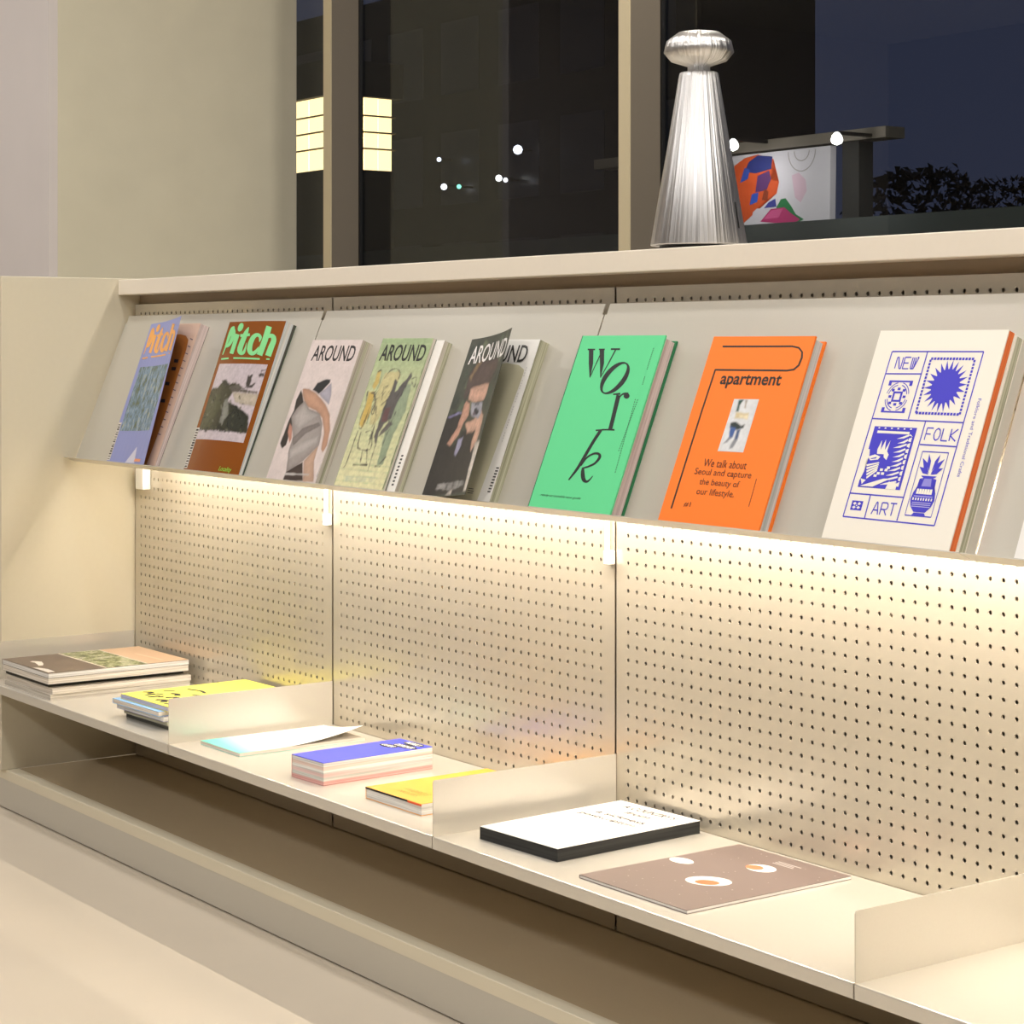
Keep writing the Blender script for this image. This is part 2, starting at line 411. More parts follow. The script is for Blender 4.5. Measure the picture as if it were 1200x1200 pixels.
# far building with lamps
t = tag(empty('far_building', (-12.0, 8.6, 0)), 'dark far building across the street with small night lights', 'building')
obj('wall', bx(-4.5, 2.2, 0, 1.2, -.02, 4.2), mat('far_wall', (30, 29, 31), .9), t)
for i in range(7):
    for j in range(3):
        obj('window', bx(-4.1 + i * .9, -3.5 + i * .9, -.004, 0.02, 1.2 + j * 1.0, 1.85 + j * 1.0), mat('far_window', (20, 21, 26), .3), t)
for i, (x, z, c, r) in enumerate(((-13.22, 1.66, (230, 235, 255), .035), (-13.14, 1.41, (240, 240, 255), .05), (-12.90, 1.397, (120, 220, 190), .035), (-12.29, 1.432, (255, 255, 255), .05), (-12.19, 1.41, (240, 240, 255), .035), (-12.01, 1.656, (230, 235, 255), .07))):
    t = tag(empty('street_lamp', (x, 8.454, E + z)), ('bluish white wall lamp nearest the glowing lantern', 'bright white wall lamp under the bluish one', 'small green wall lamp', 'wide white wall lamp of the close pair', 'small white wall lamp right of the wide one', 'bright lamp high on the far building')[i], 'lamp', 'night lamps on the far building')
    r *= .6
    obj('globe', lathe([(0, -r), (r * .7, -r * .7), (r, 0), (r * .7, r * .7), (0, r)], 12), mat('globe_%d' % i, c, .5, emit=c, estr=3), t, True)
    obj('bracket', bx(-.01, .01, 0, .1455, -.01, .01), M_GASKET, t)
# trees against the dusk sky
def tree(loc, h, r, seed, label):
    q = random.Random(seed)
    t = tag(empty('tree', loc), label, 'tree', 'night trees')
    obj('trunk', lathe([(.09, 0), (.06, h * .5), (.03, h * .9), (0, h * .92)], 8), mat('bark_night', (24, 21, 18), .9), t)
    bm = bmesh.new()
    for i in range(2600):
        a = q.uniform(0, 6.283); z = q.uniform(-1, 1); rr = r * (q.random() ** .4) * math.sqrt(1 - z * z * .9)
        p = Vector((rr * math.cos(a), rr * math.sin(a), h * .72 + z * h * .3)); s = q.uniform(.015, .05)
        d = [Vector((q.uniform(-s, s), q.uniform(-s, s), q.uniform(-s, s))) for _ in range(3)]
        bm.faces.new([bm.verts.new(p + k) for k in d])
    f = obj('foliage', bm, mat('leaf_night', (22, 26, 20), .8), t); f['kind'] = 'stuff'
tree((-5.55, 6.5, -.02), 1.86, .55, 1, 'dark tree with a rising crown at the left against the blue night sky')
tree((-7.75, 9.8, -.02), 2.1, .7, 2, 'lower dark tree at the right against the blue night sky')
tree((-8.4, 8.0, -.02), 1.7, .6, 3, 'dark tree behind the outdoor post')

# ------------------------------------------------------------------ display unit
J = [-1.6434, -.8350, -.0294, .7756, 1.5798]      # module joints
PP = .02; RO = -.27623
unit = tag(empty('display_unit', (0, .17, 0)), 'long cream display counter with side panel and perforated back', 'counter')
def U(name, bm, m, **k):
    o = obj(name, bm, m, unit, **k)
    for v in o.data.vertices: v.co.y -= .17
    return o
U('countertop', bx(-1.6432, 1.62, -.036, .36, E + .1025, E + .1335), M_TOP, bevel=.0015)
U('side_panel', bx(-1.676, -1.6434, -.290, .36, .0805, E + .1375), M_SIDE, bevel=.0015)
U('side_panel', bx(1.582, 1.612, -.290, .36, .0805, E + .1024), M_SIDE, bevel=.0015)
U('back_board', bx(-1.6432, 1.58, .014, .030, .0805, E + .1024), M_BACK)
U('rear_panel', bx(-1.6432, 1.58, .34, .358, .0805, E + .1024), M_SIDE)
U('deck', bx(-1.6432, 1.58, -.2535, .012, .060, .0802), M_DECK)
# deck rim: sheet folded over the plinth
U('deck_rim', prism(bmesh.new(), [(-.2533, .0805), (-.2533, .060), (-.2780, .060), (-.2790, .0795), (-.2780, .0805)], -1.72, 1.62), M_RIM)
U('plinth', bx(-1.72, 1.62, -.2775, -.262, .003, .060), M_METAL)
ph = U('plinth_hole', lathe([(0, 0), (.004, 0), (.004, .0012), (0, .0012)], 12), M_GASKET)
ph.location = (-1.692, -.2785 - .17, .069); ph.rotation_euler = (math.pi / 2, 0, 0)
for v in ph.data.vertices: v.co.y += .17

# perforated panels, real round holes
def peg_mesh():
    bm = bmesh.new()
    nx, nz = 38, 37; x0, x1 = -.0270, .7730; zb = RO - .02 * 19; zt = RO + .34
    zlo, zhi = -.853, .0832; h = PP / 2; r = .0029
    grid = {}
    def V(x, z, y=0):
        k = (round(x, 5), round(z, 5), round(y, 5))
        if k not in grid: grid[k] = bm.verts.new((x, y, z))
        return grid[k]
    for i in range(nx):
        for j in range(nz):
            cx, cz = i * PP, zb + j * PP
            o8 = [(h, 0), (h, h), (0, h), (-h, h), (-h, 0), (-h, -h), (0, -h), (h, -h)]
            ov = [V(cx + a, cz + b) for a, b in o8]
            iv = [V(cx + r * math.cos(k * math.pi / 4), cz + r * math.sin(k * math.pi / 4)) for k in range(8)]
            dv = [V(cx + r * math.cos(k * math.pi / 4), cz + r * math.sin(k * math.pi / 4), .0018) for k in range(8)]
            for k in range(8):
                n = (k + 1) % 8
                bm.faces.new((ov[k], ov[n], iv[n], iv[k])); bm.faces.new((iv[k], iv[n], dv[n], dv[k]))
    L, Rr, Bm, Tp = -h, (nx - 1) * PP + h, zb - h, zb + (nz - 1) * PP + h
    def quad(a, b, c, d): bm.faces.new([bm.verts.new((p[0], p[2] if len(p) > 2 else 0, p[1])) for p in (a, b, c, d)])
    quad((x0, zlo), (L, zlo), (L, zhi), (x0, zhi)); quad((Rr, zlo), (x1, zlo), (x1, zhi), (Rr, zhi))
    quad((L, zlo), (Rr, zlo), (Rr, Bm), (L, Bm)); quad((L, Tp), (Rr, Tp), (Rr, zhi), (L, zhi))
    d = .0135
    quad((x0, zlo, 0), (x0, zhi, 0), (x0, zhi, d), (x0, zlo, d));
    quad((x0, zhi, 0), (x1, zhi, 0), (x1, zhi, d), (x0, zhi, d))
    me = bpy.data.meshes.new('perforated_panel'); bm.to_mesh(me); bm.free(); me.materials.append(M_PEG)
    return me
pm = peg_mesh()
for k in range(4):
    o = bpy.data.objects.new('perforated_panel', pm); COL.objects.link(o); o.parent = unit
    o.location = (-1.6088 + .8042 * k, -.17, E)

for k in range(1, 4):
    U('gap_dark_strip', bx(J[k] - .0022, J[k] + .0022, .003, .013, .0805, E + .0832), M_GASKET)  # black strip added in the panel joint so the open gap reads dark

# sloping trays: plate leaning on the pegboard, lip folded up at its foot, light strip underneath
UP = (.3748, .9271); NN = (-.9271, .3748); B0 = (-.1344, -.2376)
def tray(k, label):
    x0, x1 = J[k] + (.004 if k == 0 else .0016), J[k + 1] - .0016
    t = tag(empty('sloping_tray', ((x0 + x1) / 2, B0[0], E + B0[1]), (TH, 0, 0)), label, 'shelf', 'sloping trays along the pegboard')
    hw = (x1 - x0) / 2; g = .0014
    bm = bmesh.new()
    box(bm, -hw, hw, 0, .303, -g, 0); box(bm, -hw + .004, hw - .004, .303, .320, -g, 0)
    obj('tray_plate', bm, M_METAL, t)
    obj('lip', bx(-hw, hw, -g, 0, -g, .026), M_METAL, t)
    if k:
        pass
    # light strip: slim channel under the plate with a warm diffuser
    s = empty('light_strip', (0, .075, -.012)); s.parent = t
    obj('channel', bx(-hw + .03, hw - .03, -.009, .009, -.002, .0105), M_WHITE, s)
    obj('diffuser', bx(-hw + .035, hw - .035, -.007, .007, -.005, -.002), mat('strip_glow', (255, 246, 226), .5, emit=(255, 226, 180), estr=LED_E), s)
    cx = (x0 + x1) / 2
    ly = B0[0] + UP[0] * .075 - NN[0] * .018; lz = E + B0[1] + UP[1] * .075 - NN[1] * .018
    area('tray_light', (cx + (.08 if k == 0 else 0), ly, lz), .62 if k == 0 else .78, LED_P * (.62 if k == 0 else 1), (1, .90, .76), (math.radians(LED_A), 0, 0), .012)
    return t
LED_E, LED_P, LED_A = .9, 6.6, 36
TL = ('first sloping tray at the side panel, holding the two glossy landscape magazines',
      'second sloping tray, holding the pale pink, green and camera cover magazines',
      'third sloping tray, holding the green, orange and cream books',
      'fourth sloping tray at the right end beyond the cream book')
for k in range(4): tray(k, TL[k])
# white driver box and cable clips on the pegboard under the tray ends
t = tag(empty('light_driver', (-1.580, -.001, E - .276)), 'small white driver box on the pegboard beside the side panel', 'box')
obj('housing', bx(-.018, .018, -.018, 0, -.022, .022), M_WHITE, t, bevel=.002)
obj('cable', bx(-.002, .002, -.010, -.006, .022, .07), M_WHITE, t)
for k, lab in ((1, 'white cable clip hanging at the first panel joint'), (2, 'white cable clip hanging at the second panel joint'), (3, 'white cable clip hanging at the third panel joint')):
    t = tag(empty('cable_clip', (J[k] - .012, -.001, E - .312)), lab, 'clip', 'cable clips at the panel joints')
    obj('clip', bx(-.001, .012, -.012, 0, -.008, .012), M_WHITE, t, bevel=.001)
    obj('cable', bx(-.002, .003, -.008, -.003, .012, .09), M_WHITE, t)

# lower shelves: folded sheet with an upstand at the left end
SZ = E - .672
SL = ('left end metal shelf under the stack of brown photo magazines', 'metal shelf carrying the teal booklet and the blue book',
      'metal shelf carrying the white book with black edges', 'metal shelf at the right end')
for k in range(4):
    x0, x1 = J[k] + .0012, J[k + 1] - .0012
    t = tag(empty('metal_shelf', ((x0 + x1) / 2, -.16, SZ)), SL[k], 'shelf', 'lower metal shelves')
    hw = (x1 - x0) / 2
    prof = [(-.160, -.002), (-.1595, -.0006), (-.158, 0), (.158, 0), (.158, -.0015), (-.157, -.0015), (-.1585, -.003), (-.1585, -.0155), (-.147, -.0155), (-.147, -.017), (-.160, -.017)]
    obj('shelf_plate', prism(bmesh.new(), prof, -hw, hw), M_SHELF, t)
    up = [(-.160, 0), (-.160, .0735), (-.1585, .0765), (.1585, .0765), (.1585, 0)]
    obj('divider', prism(bmesh.new(), up, -hw, -hw + .0016), M_SHELF, t)

# ------------------------------------------------------------------ table lamp on the counter
t = tag(empty('table_lamp', (.0915, .055, E + .1335)), 'brushed aluminium cone table lamp on the counter', 'lamp')
def alu():
    m = bpy.data.materials.new('brushed_aluminium'); m.use_nodes = True
    nt = m.node_tree; p = nt.nodes['Principled BSDF']
    p.inputs['Base Color'].default_value = rgb((206, 204, 203)); p.inputs['Metallic'].default_value = 1.0; p.inputs['Roughness'].default_value = .3
    tc = nt.nodes.new('ShaderNodeTexCoord'); sp = nt.nodes.new('ShaderNodeSeparateXYZ')
    at = nt.nodes.new('ShaderNodeMath'); at.operation = 'ARCTAN2'
    cb = nt.nodes.new('ShaderNodeCombineXYZ'); n = nt.nodes.new('ShaderNodeTexNoise')
    n.inputs['Scale'].default_value = 7; n.inputs['Detail'].default_value = 3
    mr = nt.nodes.new('ShaderNodeMapRange'); mr.inputs['To Min'].default_value = .2; mr.inputs['To Max'].default_value = .48
    nt.links.new(tc.outputs['Object'], sp.inputs['Vector']); nt.links.new(sp.outputs['Y'], at.inputs[0]); nt.links.new(sp.outputs['X'], at.inputs[1])
    nt.links.new(at.outputs['Value'], cb.inputs['X']); nt.links.new(cb.outputs['Vector'], n.inputs['Vector'])
    nt.links.new(n.outputs['Fac'], mr.inputs['Value']); nt.links.new(mr.outputs['Result'], p.inputs['Roughness'])
    b = nt.nodes.new('ShaderNodeBump'); b.inputs['Strength'].default_value = .7; b.inputs['Distance'].default_value = .006
    nt.links.new(n.outputs['Fac'], b.inputs['Height']); nt.links.new(b.outputs['Normal'], p.inputs['Normal'])
    return m
M_ALU = alu()
obj('foot', lathe([(0, 0), (.056, 0), (.056, .007), (0, .007)], 40), M_GASKET, t)
cone = [(.056, .007), (.0675, .007), (.0686, .0074), (.0688, .0086)]
obj('cone_body', lathe(cone + [(.0445, .150), (.029, .245), (.0275, .252), (.026, .2535), (0, .2535)], 72), M_ALU, t, True)
# dark slot in the side of the cone, towards the right
sl = bmesh.new()
am = math.radians(19)
for i in range(2): pass
za, zb2 = .030, .067
def conep(a, z, off): r = .0688 - (z - .0065) * (.0243 / .1435) + off; return (r * math.cos(a), r * math.sin(a), z)
da = .028
vs = [[conep(am + s * da, z, o) for s in (-1, 1)] for z in (za, zb2) for o in (-.004, .0006)]
P = [sl.verts.new(p) for q in vs for p in q]
for f in ((0, 1, 3, 2), (4, 6, 7, 5), (0, 4, 5, 1), (2, 3, 7, 6), (0, 2, 6, 4), (1, 5, 7, 3)): sl.faces.new([P[i] for i in f])
obj('slot', sl, M_GASKET, t)
obj('head', lathe([(.0, .2535), (.016, .2535), (.016, .262), (.040, .270), (.050, .282), (.046, .298), (.030, .310), (0, .315)], 48), M_ALU, t, True)

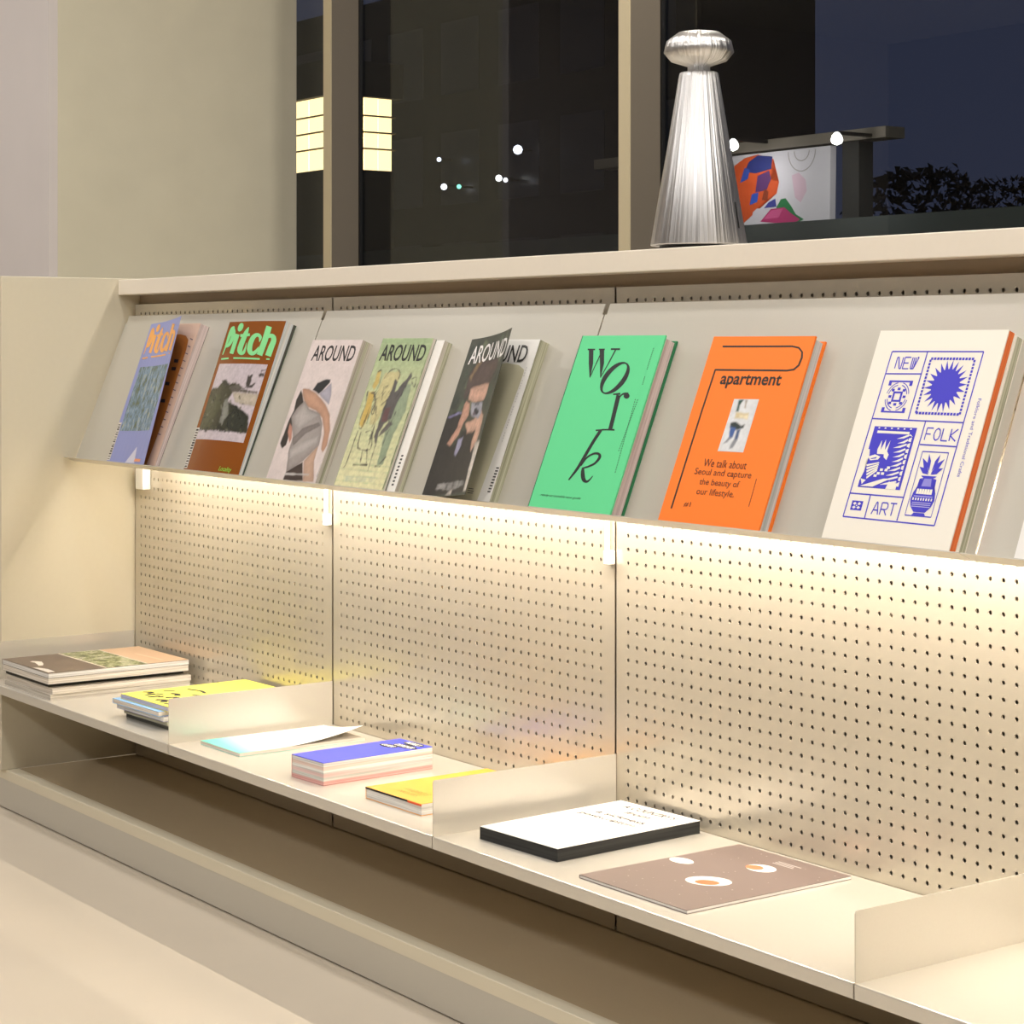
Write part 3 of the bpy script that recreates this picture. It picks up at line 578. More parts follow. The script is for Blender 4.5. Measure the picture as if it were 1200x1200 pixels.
# ------------------------------------------------------------------ cover artwork, in millimetres on each cover: [layer, colour, outline]
ART = {
'work': [[1,[25,28,28],[24.2,238.1,33.8,217.4,43.9,217.4,34.6,238.2]],[1,[25,28,28],[33.8,217.4,46.1,195.9,47.3,195.9,43.9,217.4]],[1,[25,28,28],[47.5,195.8,52.1,217.5,50.0,218.0,45.9,196.1]],[1,[25,28,28],[52.1,217.5,57.2,238.0,54.8,238.6,50.0,218.0]],[1,[25,28,28],[48.7,238.6,59.2,218.2,68.7,218.1,58.9,238.9]],[1,[25,28,28],[59.2,218.2,70.3,196.1,71.5,196.0,68.7,218.1]],[1,[25,28,28],[71.7,195.8,80.1,217.0,77.7,217.7,70.1,196.3]],[1,[25,28,28],[80.1,217.0,87.1,238.6,83.9,239.4,77.7,217.7]],[1,[25,28,28],[21.6,237.5,38.8,237.5,37.9,239.7,20.6,239.8]],[1,[25,28,28],[47.5,237.7,61.0,237.8,59.9,240.0,46.5,239.9]],[1,[25,28,28],[74.7,237.9,95.3,237.9,94.2,240.6,73.5,240.6]],[1,[25,28,28],[117.4,217.2,120.7,215.5,123.6,216.9,119.1,218.9]],[1,[25,28,28],[120.7,215.5,122.6,213.0,127.6,213.6,123.6,216.9]],[1,[25,28,28],[122.6,213.0,123.6,209.7,130.4,209.4,127.6,213.6]],[1,[25,28,28],[123.6,209.7,123.6,205.8,131.8,204.5,130.4,209.4]],[1,[25,28,28],[123.6,205.8,122.5,201.3,131.8,199.2,131.8,204.5]],[1,[25,28,28],[122.5,201.3,120.6,196.7,130.4,193.7,131.8,199.2]],[1,[25,28,28],[120.6,196.7,117.9,191.9,127.6,188.3,130.4,193.7]],[1,[25,28,28],[117.9,191.9,114.4,187.3,123.5,183.3,127.6,188.3]],[1,[25,28,28],[114.4,187.3,110.5,183.1,118.5,178.9,123.5,183.3]],[1,[25,28,28],[110.5,183.1,106.2,179.6,112.6,175.4,118.5,178.9]],[1,[25,28,28],[106.2,179.6,101.7,176.8,106.3,173.0,112.6,175.4]],[1,[25,28,28],[101.7,176.8,97.2,175.0,99.9,171.7,106.3,173.0]],[1,[25,28,28],[97.2,175.0,93.0,174.2,93.8,171.5,99.9,171.7]],[1,[25,28,28],[93.0,174.2,89.1,174.6,88.3,172.6,93.8,171.5]],[1,[25,28,28],[89.1,174.6,86.2,176.2,83.3,174.7,88.3,172.6]],[1,[25,28,28],[86.2,176.2,84.3,178.7,79.2,178.0,83.3,174.7]],[1,[25,28,28],[84.3,178.7,83.3,182.0,76.4,182.2,79.2,178.0]],[1,[25,28,28],[83.3,182.0,83.4,186.0,74.9,187.2,76.4,182.2]],[1,[25,28,28],[83.4,186.0,84.4,190.5,74.9,192.6,74.9,187.2]],[1,[25,28,28],[84.4,190.5,86.4,195.2,76.4,198.2,74.9,192.6]],[1,[25,28,28],[86.4,195.2,89.2,200.0,79.3,203.7,76.4,198.2]],[1,[25,28,28],[89.2,200.0,92.7,204.6,83.4,208.7,79.3,203.7]],[1,[25,28,28],[92.7,204.6,96.6,208.8,88.6,213.0,83.4,208.7]],[1,[25,28,28],[96.6,208.8,101.0,212.3,94.5,216.5,88.6,213.0]],[1,[25,28,28],[101.0,212.3,105.5,215.0,100.8,218.9,94.5,216.5]],[1,[25,28,28],[105.5,215.0,109.9,216.8,107.2,220.1,100.8,218.9]],[1,[25,28,28],[109.9,216.8,114.1,217.5,113.2,220.2,107.2,220.1]],[1,[25,28,28],[114.1,217.5,118.3,217.0,118.3,219.1,113.2,220.2]],[1,[25,28,28],[118.9,171.3,120.8,155.2,129.9,154.3,128.5,170.2]],[1,[25,28,28],[120.8,155.2,123.0,137.7,131.7,136.7,129.9,154.3]],[1,[25,28,28],[123.0,137.7,124.5,121.1,133.3,120.2,131.7,136.7]],[1,[25,28,28],[112.7,118.4,138.9,119.0,138.0,121.3,111.8,120.6]],[1,[25,28,28],[111.7,170.8,127.3,171.4,125.7,174.4,110.6,172.7]],[1,[25,28,28],[126.5,163.9,127.6,165.8,125.2,166.6,124.2,164.7]],[1,[25,28,28],[127.6,165.8,129.3,168.4,126.6,169.4,125.2,166.6]],[1,[25,28,28],[129.3,168.4,131.1,170.3,128.4,171.7,126.6,169.4]],[1,[25,28,28],[131.1,170.3,133.0,171.2,130.5,173.2,128.4,171.7]],[1,[25,28,28],[133.0,171.2,135.1,171.7,132.8,174.2,130.5,173.2]],[1,[25,28,28],[135.1,171.7,137.3,171.9,135.4,174.8,132.8,174.2]],[1,[25,28,28],[137.3,171.9,139.7,171.9,138.5,175.0,135.4,174.8]],[1,[25,28,28],[139.7,171.9,142.5,171.6,141.7,174.9,138.5,175.0]],[1,[25,28,28],[142.5,171.6,144.5,171.4,143.7,174.9,141.7,174.9]],[1,[25,28,28],[148.2,170.3,148.5,168.7,147.8,167.3,146.1,166.3,143.8,165.9,141.2,166.1,138.7,166.9,136.7,168.2,135.4,169.8,135.1,171.4,135.8,172.8,137.5,173.8,139.8,174.2,142.4,174.0,144.9,173.2,146.9,171.9]],[1,[25,28,28],[105.3,119.6,103.3,115.4,110.1,113.3,112.3,117.5]],[1,[25,28,28],[103.3,115.4,100.3,109.2,107.1,107.2,110.1,113.3]],[1,[25,28,28],[100.3,109.2,97.3,102.5,103.9,100.6,107.1,107.2]],[1,[25,28,28],[97.3,102.5,94.3,95.3,101.0,93.5,103.9,100.6]],[1,[25,28,28],[94.3,95.3,91.2,87.5,98.0,85.7,101.0,93.5]],[1,[25,28,28],[91.2,87.5,88.4,80.2,95.1,78.4,98.0,85.7]],[1,[25,28,28],[88.4,80.2,85.9,73.7,92.5,72.0,95.1,78.4]],[1,[25,28,28],[85.9,73.7,83.7,67.7,90.0,65.9,92.5,72.0]],[1,[25,28,28],[83.7,67.7,81.1,61.8,87.0,60.0,90.0,65.9]],[1,[25,28,28],[81.1,61.8,77.6,55.1,82.6,53.5,87.0,60.0]],[1,[25,28,28],[77.6,55.1,73.8,48.5,77.6,47.2,82.6,53.5]],[1,[25,28,28],[73.8,48.5,71.1,43.9,74.1,42.8,77.6,47.2]],[1,[25,28,28],[98.7,116.8,121.6,119.0,120.5,120.9,97.4,119.0]],[1,[25,28,28],[91.2,64.8,92.4,67.0,89.8,67.8,88.8,65.5]],[1,[25,28,28],[92.4,67.0,94.1,70.3,91.2,71.1,89.8,67.8]],[1,[25,28,28],[94.1,70.3,96.2,73.6,93.0,74.7,91.2,71.1]],[1,[25,28,28],[96.2,73.6,98.5,76.4,95.2,77.8,93.0,74.7]],[1,[25,28,28],[98.5,76.4,101.0,78.4,97.9,80.1,95.2,77.8]],[1,[25,28,28],[101.0,78.4,103.9,80.1,100.9,82.1,97.9,80.1]],[1,[25,28,28],[103.9,80.1,107.0,81.5,104.2,83.7,100.9,82.1]],[1,[25,28,28],[107.0,81.5,109.9,82.4,107.4,85.0,104.2,83.7]],[1,[25,28,28],[109.9,82.4,112.7,82.9,110.7,85.8,107.4,85.0]],[1,[25,28,28],[112.7,82.9,115.5,83.1,114.2,86.2,110.7,85.8]],[1,[25,28,28],[115.5,83.1,118.0,82.9,117.6,86.2,114.2,86.2]],[1,[25,28,28],[118.0,82.9,119.7,82.6,120.8,85.8,117.6,86.2]],[1,[25,28,28],[119.7,82.6,120.8,82.1,123.7,84.9,120.8,85.8]],[1,[25,28,28],[120.8,82.1,121.4,81.6,126.2,83.4,123.7,84.9]],[1,[25,28,28],[121.4,81.6,121.8,81.0,127.9,81.4,126.2,83.4]],[1,[25,28,28],[121.8,81.0,122.0,80.1,128.4,79.2,127.9,81.4]],[1,[25,28,28],[122.0,80.1,121.8,78.5,127.8,76.9,128.4,79.2]],[1,[25,28,28],[121.8,78.5,120.9,76.3,126.3,74.5,127.8,76.9]],[1,[25,28,28],[120.9,76.3,119.5,74.0,124.2,72.1,126.3,74.5]],[1,[25,28,28],[119.5,74.0,117.7,72.0,121.7,69.9,124.2,72.1]],[1,[25,28,28],[117.7,72.0,115.2,70.3,118.6,68.0,121.7,69.9]],[1,[25,28,28],[115.2,70.3,112.1,68.7,115.0,66.4,118.6,68.0]],[1,[25,28,28],[112.1,68.7,108.6,67.3,111.3,65.0,115.0,66.4]],[1,[25,28,28],[108.6,67.3,105.6,66.1,108.1,63.9,111.3,65.0]],[1,[25,28,28],[105.6,66.1,102.8,65.1,105.0,62.9,108.1,63.9]],[1,[25,28,28],[102.8,65.1,100.1,64.3,102.1,62.2,105.0,62.9]],[1,[25,28,28],[100.1,64.3,97.7,63.7,99.6,61.6,102.1,62.2]],[1,[25,28,28],[97.7,63.7,96.0,63.3,97.9,61.2,99.6,61.6]],[1,[25,28,28],[93.5,62.9,93.7,60.6,99.6,60.7,98.2,63.0]],[1,[25,28,28],[93.7,60.6,94.1,57.3,101.6,57.6,99.6,60.7]],[1,[25,28,28],[94.1,57.3,95.2,53.9,103.6,54.6,101.6,57.6]],[1,[25,28,28],[95.2,53.9,96.9,50.6,105.5,51.7,103.6,54.6]],[1,[25,28,28],[96.9,50.6,99.2,47.3,107.4,49.0,105.5,51.7]],[1,[25,28,28],[99.2,47.3,102.3,44.3,108.9,47.1,107.4,49.0]],[1,[25,28,28],[102.3,44.3,106.4,42.3,110.0,46.2,108.9,47.1]],[1,[25,28,28],[106.4,42.3,110.7,41.4,111.4,45.4,110.0,46.2]],[1,[25,28,28],[110.7,41.4,114.6,41.5,112.6,45.0,111.4,45.4]],[1,[25,28,28],[114.6,41.5,117.4,42.7,113.9,45.1,112.6,45.0]],[1,[25,28,28],[117.4,42.7,119.1,44.4,115.8,46.0,113.9,45.1]],[1,[25,28,28],[119.1,44.4,120.5,46.1,117.6,47.3,115.8,46.0]],[1,[25,28,28],[120.5,46.1,121.8,48.1,119.5,49.0,117.6,47.3]],[1,[25,28,28],[121.8,48.1,123.0,50.3,121.2,51.0,119.5,49.0]],[1,[25,28,28],[123.0,50.3,123.8,51.8,122.4,52.4,121.2,51.0]],[1,[47,107,70],[168.7,241.1,168.7,239.7,167.1,239.7,167.1,241.1]],[1,[47,107,70],[168.7,238.8,168.7,237.3,167.1,237.3,167.1,238.8]],[1,[47,107,70],[168.7,236.5,168.7,235.0,167.1,235.0,167.1,236.4]],[1,[47,107,70],[168.7,234.1,168.7,232.7,167.1,232.7,167.1,234.1]],[1,[47,107,70],[168.7,231.8,168.7,230.3,167.1,230.3,167.1,231.8]],[1,[47,107,70],[168.7,229.5,168.7,228.0,167.1,228.0,167.1,229.4]],[1,[47,107,70],[168.7,227.1,168.7,225.7,167.1,225.7,167.1,227.1]],[1,[47,107,70],[168.7,224.8,168.7,223.3,167.1,223.3,167.1,224.8]],[1,[47,107,70],[168.7,222.4,168.7,221.0,167.1,221.0,167.1,222.4]],[1,[47,107,70],[168.7,220.1,168.7,218.7,167.1,218.7,167.1,220.1]],[1,[47,107,70],[168.7,217.8,168.7,216.3,167.1,216.3,167.1,217.8]],[1,[47,107,70],[168.7,215.4,168.7,214.0,167.1,214.0,167.1,215.4]],[1,[47,107,70],[168.8,213.1,168.8,211.7,167.2,211.7,167.2,213.1]],[1,[47,107,70],[168.8,210.8,168.8,209.3,167.2,209.3,167.2,210.8]],[1,[47,107,70],[168.8,199.0,168.9,197.4,167.3,197.4,167.2,199.0]],[1,[47,107,70],[168.9,196.5,169.0,194.9,167.4,194.8,167.3,196.4]],[1,[47,107,70],[169.1,193.9,169.1,192.3,167.5,192.2,167.5,193.8]],[1,[47,107,70],[169.2,191.3,169.3,189.7,167.7,189.6,167.6,191.2]],[1,[47,107,70],[169.3,188.7,169.4,187.1,167.8,187.1,167.7,188.6]],[1,[47,107,70],[169.3,165.4,169.1,163.4,167.5,163.6,167.7,165.5]],[1,[47,107,70],[169.0,162.2,168.8,160.2,167.2,160.4,167.4,162.3]],[1,[47,107,70],[168.7,159.0,168.5,157.1,166.9,157.2,167.1,159.2]],[1,[47,107,70],[168.4,155.8,168.2,153.9,166.6,154.0,166.8,156.0]],[1,[47,107,70],[168.1,152.7,168.0,150.7,166.4,150.8,166.5,152.8]],[1,[47,107,70],[167.8,149.5,167.7,147.5,166.1,147.7,166.3,149.6]],[1,[47,107,70],[167.6,146.3,167.4,144.3,165.8,144.5,166.0,146.4]],[1,[47,107,70],[167.3,143.1,167.1,141.1,165.5,141.3,165.7,143.3]],[1,[47,107,70],[167.0,139.9,166.8,137.9,165.2,138.1,165.4,140.1]],[1,[47,107,70],[166.7,136.7,166.5,134.8,164.9,134.9,165.1,136.9]],[1,[47,107,70],[166.4,133.5,166.2,131.6,164.6,131.7,164.8,133.7]],[1,[47,107,70],[166.1,130.4,166.0,128.4,164.4,128.5,164.5,130.5]],[1,[47,107,70],[165.8,127.2,165.7,125.2,164.1,125.3,164.3,127.3]],[1,[47,107,70],[165.6,124.0,165.4,122.0,163.8,122.1,164.0,124.1]],[1,[47,107,70],[165.3,120.8,165.1,118.8,163.5,118.9,163.7,120.9]],[1,[47,107,70],[165.0,117.6,164.8,115.6,163.2,115.7,163.4,117.7]],[1,[47,107,70],[164.7,114.4,164.5,112.4,162.9,112.5,163.1,114.5]],[1,[47,107,70],[164.4,111.2,164.2,109.2,162.6,109.3,162.8,111.3]],[1,[47,107,70],[164.1,108.0,163.9,106.0,162.4,106.1,162.5,108.1]],[1,[47,107,70],[163.8,104.8,163.7,102.8,162.1,102.9,162.2,104.9]],[1,[47,107,70],[163.6,101.6,163.4,99.6,161.8,99.7,162.0,101.7]],[1,[47,107,70],[163.3,98.4,163.1,96.4,161.5,96.5,161.7,98.5]],[1,[47,107,70],[163.0,95.2,162.8,93.2,161.2,93.3,161.4,95.3]],[1,[47,107,70],[162.7,91.9,162.5,90.0,160.9,90.1,161.1,92.1]],[1,[47,107,70],[163.7,166.0,163.8,163.9,162.2,163.8,162.1,165.9]],[1,[47,107,70],[163.9,162.6,164.0,160.6,162.4,160.5,162.3,162.5]],[1,[47,107,70],[164.1,159.3,164.2,157.2,162.6,157.1,162.5,159.2]],[1,[47,107,70],[164.3,155.9,164.4,153.8,162.8,153.7,162.7,155.8]],[1,[47,107,70],[164.5,152.5,164.6,150.4,163.0,150.4,162.9,152.4]],[1,[47,107,70],[164.7,149.2,164.8,147.1,163.2,147.0,163.1,149.1]],[1,[47,107,70],[164.9,145.8,165.0,143.7,163.4,143.6,163.3,145.7]],[1,[47,107,70],[165.1,142.4,165.2,140.3,163.6,140.2,163.5,142.3]],[1,[47,107,70],[165.2,139.1,165.4,137.0,163.8,136.9,163.6,139.0]],[1,[47,107,70],[165.4,135.7,165.6,133.6,164.0,133.5,163.8,135.6]],[1,[47,107,70],[165.6,132.3,165.7,130.2,164.2,130.1,164.0,132.2]],[1,[47,107,70],[165.8,128.9,165.9,126.9,164.3,126.8,164.2,128.9]],[1,[47,107,70],[166.0,125.6,166.1,123.5,164.5,123.4,164.4,125.5]],[1,[47,107,70],[166.2,122.2,166.3,120.1,164.7,120.0,164.6,122.1]],[1,[47,107,70],[166.4,118.8,166.5,116.7,164.9,116.6,164.8,118.7]],[1,[47,107,70],[166.6,115.4,166.7,113.4,165.1,113.3,165.0,115.4]],[1,[47,107,70],[166.8,112.1,166.9,110.0,165.3,109.9,165.2,112.0]],[1,[47,107,70],[167.0,108.7,167.1,106.6,165.5,106.5,165.4,108.6]],[1,[47,107,70],[167.2,105.3,167.3,103.2,165.7,103.1,165.6,105.2]],[1,[47,107,70],[167.4,101.9,167.5,99.8,165.9,99.7,165.8,101.8]],[1,[47,107,70],[167.6,98.6,167.7,96.5,166.1,96.4,166.0,98.5]],[1,[47,107,70],[167.7,95.2,167.9,93.1,166.3,93.0,166.2,95.1]],[1,[47,107,70],[167.9,91.8,168.1,89.7,166.5,89.6,166.3,91.7]],[1,[47,107,70],[168.1,88.4,168.3,86.3,166.7,86.2,166.5,88.3]],[1,[47,107,70],[168.3,85.0,168.4,82.9,166.9,82.8,166.7,84.9]],[1,[47,107,70],[168.5,81.6,168.6,79.5,167.0,79.5,166.9,81.6]],[1,[47,107,70],[168.7,78.3,168.8,76.2,167.2,76.1,167.1,78.2]],[1,[47,107,70],[168.9,74.9,169.0,72.8,167.4,72.7,167.3,74.8]],[1,[47,107,70],[169.1,71.5,169.2,69.4,167.6,69.3,167.5,71.4]],[1,[47,107,70],[169.3,68.1,169.4,66.0,167.8,65.9,167.7,68.0]],[1,[47,107,70],[169.5,64.7,169.6,62.6,168.0,62.5,167.9,64.6]],[1,[47,107,70],[169.7,61.3,169.8,59.2,168.2,59.1,168.1,61.2]]],
'apt': [[1,[42,32,24],[22.1,243.4,92.0,243.6,90.9,246.1,21.0,246.0]],[1,[42,32,24],[92.0,243.6,154.6,243.9,153.7,246.3,90.9,246.1]],[1,[42,32,24],[154.6,243.9,166.5,242.0,167.4,244.1,153.7,246.3]],[1,[42,32,24],[166.5,242.0,173.8,236.9,176.7,237.6,167.4,244.1]],[1,[42,32,24],[173.8,236.9,176.0,230.2,179.6,229.6,176.7,237.6]],[1,[42,32,24],[176.0,230.2,174.5,220.1,177.9,218.8,179.6,229.6]],[1,[42,32,24],[174.5,220.1,168.4,214.7,170.8,212.5,177.9,218.8]],[1,[42,32,24],[168.4,214.7,157.7,213.3,158.8,210.8,170.8,212.5]],[1,[42,32,24],[157.7,213.3,91.4,213.1,92.4,210.6,158.8,210.8]],[1,[42,32,24],[91.4,213.1,20.9,212.8,21.9,210.3,92.4,210.6]],[1,[42,32,24],[19.6,212.4,17.7,154.2,20.8,153.7,22.7,211.8]],[1,[42,32,24],[17.7,154.2,16.8,90.5,19.9,90.1,20.8,153.7]],[1,[42,32,24],[16.8,90.5,16.0,18.2,19.1,17.8,19.9,90.1]],[1,[138,58,16],[160.1,67.1,160.8,30.2,162.2,30.1,161.5,66.9]],[1,[217,218,220],[75.7,171.6,122.2,172.3,122.1,100.2,73.4,99.9]],[2,[31,74,60],[84.3,170.9,94.2,171.3,90.3,163.2,90.7,154.3,85.8,154.7,85.7,163.1]],[2,[154,138,120],[97.5,171.1,101.3,170.5,103.1,158.7,99.3,159.8]],[2,[216,198,156],[86.3,153.7,110.9,153.2,111.8,144.6,87.5,145.3]],[2,[239,226,192],[94.1,150.7,111.5,150.2,110.9,145.1,94.6,145.6]],[2,[34,48,46],[83.5,138.2,91.5,140.4,104.3,135.9,109.3,137.4,109.5,132.4,100.1,129.4,84.3,132.4]],[2,[58,90,154],[83.9,133.2,94.7,131.7,93.4,120.2,88.0,116.1,84.8,124.8]],[2,[60,82,124],[97.7,130.5,106.0,132.2,103.9,116.9,99.7,114.1]],[2,[125,127,134],[86.3,119.8,90.9,119.3,86.9,112.2,79.8,110.0]],[2,[138,140,146],[98.6,116.6,104.4,115.7,100.1,105.3,93.8,103.1]]],
